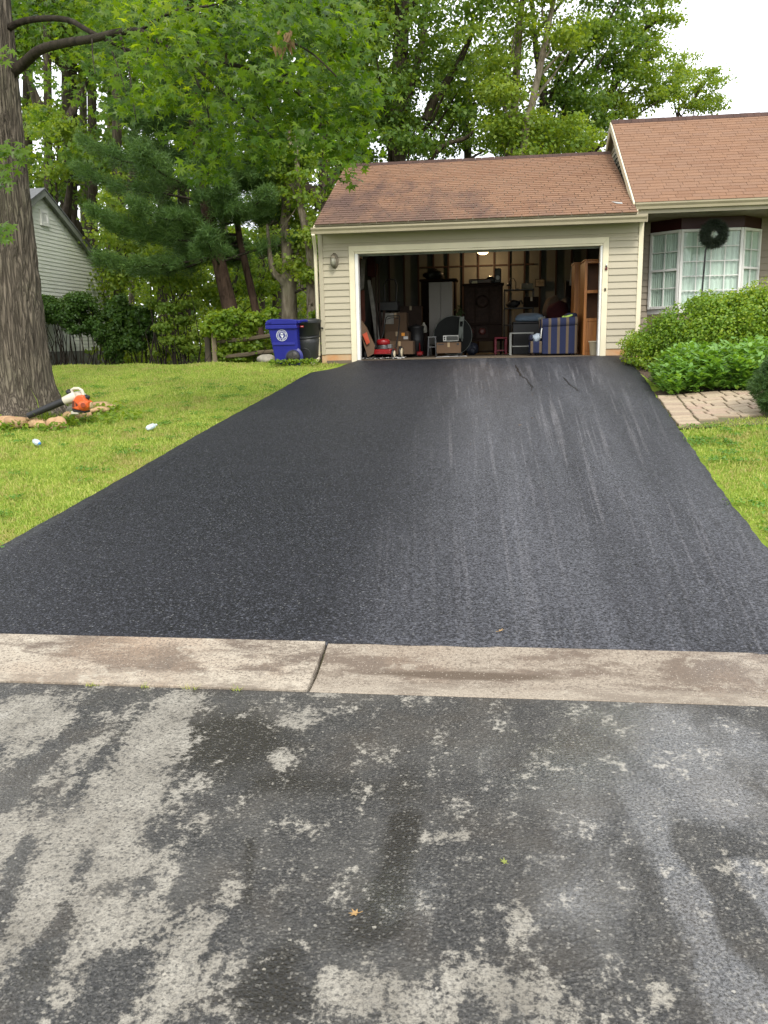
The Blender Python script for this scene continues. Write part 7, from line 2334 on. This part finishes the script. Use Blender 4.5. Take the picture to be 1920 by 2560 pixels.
# ------------------------------------------------------------------ plastic bottles on the lawn
m_pet, t, p = new_mat('clear_pet')
p.inputs['Base Color'].default_value = (0.86, 0.92, 0.94, 1)
p.inputs['Roughness'].default_value = .15
p.inputs['Transmission Weight'].default_value = .45
p.inputs['IOR'].default_value = 1.3
for (u0, v0, u1, v1, capc, lab) in ((86, 1103, 118, 1117, (0.05, 0.20, 0.50), 'crushed clear water bottle with blue cap on the lawn left of the tree shade'), (369, 1070, 397, 1060, (0.6, 0.62, 0.62), 'clear water bottle with pale label lying nearest the driveway edge')):
    zf = lambda x, y: float(zlawn(x, y)) + .045
    a, b = gpt(u0, v0, zf), gpt(u1, v1, zf)
    b = a + (b - a).normalized() * .20
    r = thing('water_bottle', lab, 'bottle', (a.x, a.y, a.z - .045), 'plastic bottles on the lawn')
    d_ = b - a
    q = d_.to_track_quat('Z', 'Y').to_matrix()
    MB().lathe([(.004, .0), (.028, .002), (.032, .02), (.030, .05), (.033, .06), (.031, .08), (.033, .10), (.033, .13), (.026, .155), (.014, .178), (.013, .19)], a, 18, M=q).build('bottle_body', m_pet, r)
    MB().lathe([(.0335, .065), (.0340, .07), (.0340, .115), (.0335, .12)], a, 18, M=q).build('label', pm('bottle_label', (0.55, 0.66, 0.74), .4, .2, 20), r)
    MB().lathe([(.004, .189), (.016, .19), (.016, .205), (.004, .206)], a, 14, M=q).build('cap', pm('cap_' + lab[:5], capc, .4), r)

# ------------------------------------------------------------------ small litter
M_LEAFD = pm('fallen_leaf_tan', (0.40, 0.25, 0.10), .7, .15, 20)
M_LEAFY = pm('fallen_leaf_green', (0.22, 0.25, 0.05), .7, .15, 20)


def litter(u, v, zf, size, mtl, label, group=None, name='fallen_leaf'):
    c = gpt(u, v, zf)
    r = thing(name, label, 'leaf', (c.x, c.y, c.z), group)
    a = random.uniform(0, 6.28)
    M = Matrix.Translation(c + Vector((0, 0, .006))) @ Matrix.Rotation(a, 4, 'Z') @ Matrix.Rotation(random.uniform(-.3, .3), 4, 'X') @ Matrix.Scale(size, 4)
    vs = [M @ Vector((q[0], q[1], .30 * (abs(q[0]) ** 1.5) + .15 * q[1])) for q in STAR[0]]
    MB().add(vs, [tuple(f) for f in STAR[1][0]]).build('blade', mtl, r)
    MB().tube([M @ Vector((0, .1, .02)), M @ Vector((.05, -.5, .03)), M @ Vector((.15, -.9, .08))], .0012, 5).build('stalk', mtl, r)
    return r


zst = lambda x, y: 0.0 if y < 3.55 else .05
litter(890, 2288, zst, .022, M_LEAFD, 'curled tan leaf on the wet street below the middle of the picture')
litter(1262, 2160, zst, .018, M_LEAFY, 'greenish leaf scrap on the street right of the pale patch')
zl_ = lambda x, y: float(zlawn(x, y)) + .02
for u, v, m_, lab in ((402, 990, M_LEAFD, 'pale star leaf on the lawn close right of the blower shade'), (466, 984, M_LEAFD, 'orange star leaf on the lawn furthest from the sweetgum'), (310, 986, M_LEAFY, 'yellowish leaf on the lawn nearest the blower'), (344, 1112, M_LEAFD, 'brown leaf on the lawn between the bottles and the driveway')):
    litter(u, v, zl_, .05, m_, lab, 'leaves fallen on the lawn')
for u, v, lab in ((1300, 1064, 'pinkish leaf scrap on the driveway below the long crack'), (1250, 1580, 'small leaf on the driveway near the kerb'), (1330, 1046, 'tiny leaf on the driveway right of the pinkish scrap')):
    litter(u, v, zdrive, .025, M_LEAFD, lab, 'leaf scraps on the driveway')
zr = lambda x, y: ZE + (y - YE) * (ZR - ZE) / (YR - YE) + .02 if y > YE else -5
def rp(u, v):
    d = FWD + RT * (u - 960) / FPX - UP * (v - 1280) / FPX
    for k in range(1000, 3000):
        q = d * (k * .01)
        if q[2] + CAMZ < zr(q[0], q[1]): return Vector((q[0], q[1], q[2] + CAMZ))
c = rp(1572, 472)
r = thing('fallen_leaf', 'orange leaf caught on the garage roof against the taller rake', 'leaf', c)
MB().add([c + Vector(q) for q in ((0, 0, .01), (.05, -.04, .0), (.03, -.12, -.03), (-.03, -.10, -.03), (-.05, -.02, .01))], [(0, 1, 2, 3, 4)]).build('blade', pm('orange_leaf', (.5, .24, .06), .7), r)
c = rp(1542, 508)
r = thing('roof_patch', 'thin pale metal scrap lying low on the garage roof at the right', 'scrap', c)
MB().add([c + Vector(q) for q in ((-.09, .1, .05), (.02, .05, .03), (.10, .03, .02), (.10, -.05, -.02), (-.01, -.03, -.005))], [(0, 1, 2, 3, 4)]).build('metal_sheet', pm('pale_tin', (.42, .41, .38), .5), r)
# grass tufts rooted in the kerb joint
for u, lab in ((226, 'kerb joint grass tuft leftmost of the four'), (362, 'kerb joint grass tuft second from the left'), (480, 'kerb joint grass tuft third from the left'), (592, 'kerb joint grass tuft nearest the slab gap')):
    c = gpt(u, 1719, lambda x, y: 0.0)
    r = thing('grass_tuft', lab, 'weed', (c.x, 3.545, 0), 'grass tufts along the kerb')
    mb = MB()
    for k in range(16):
        a = random.uniform(0, 6.28)
        h = random.uniform(.012, .035)
        p_ = Vector((c.x + random.uniform(-.03, .03), 3.542 + random.uniform(-.006, .004), 0))
        q = p_ + Vector((math.cos(a) * h * 1.1, math.sin(a) * h * .9, h * .8))
        s = Vector((math.sin(a) * .002, -math.cos(a) * .002, 0))
        mb.add([p_ - s, p_ + s, q], [(0, 1, 2)])
    mb.build('blades', m_grass, r)
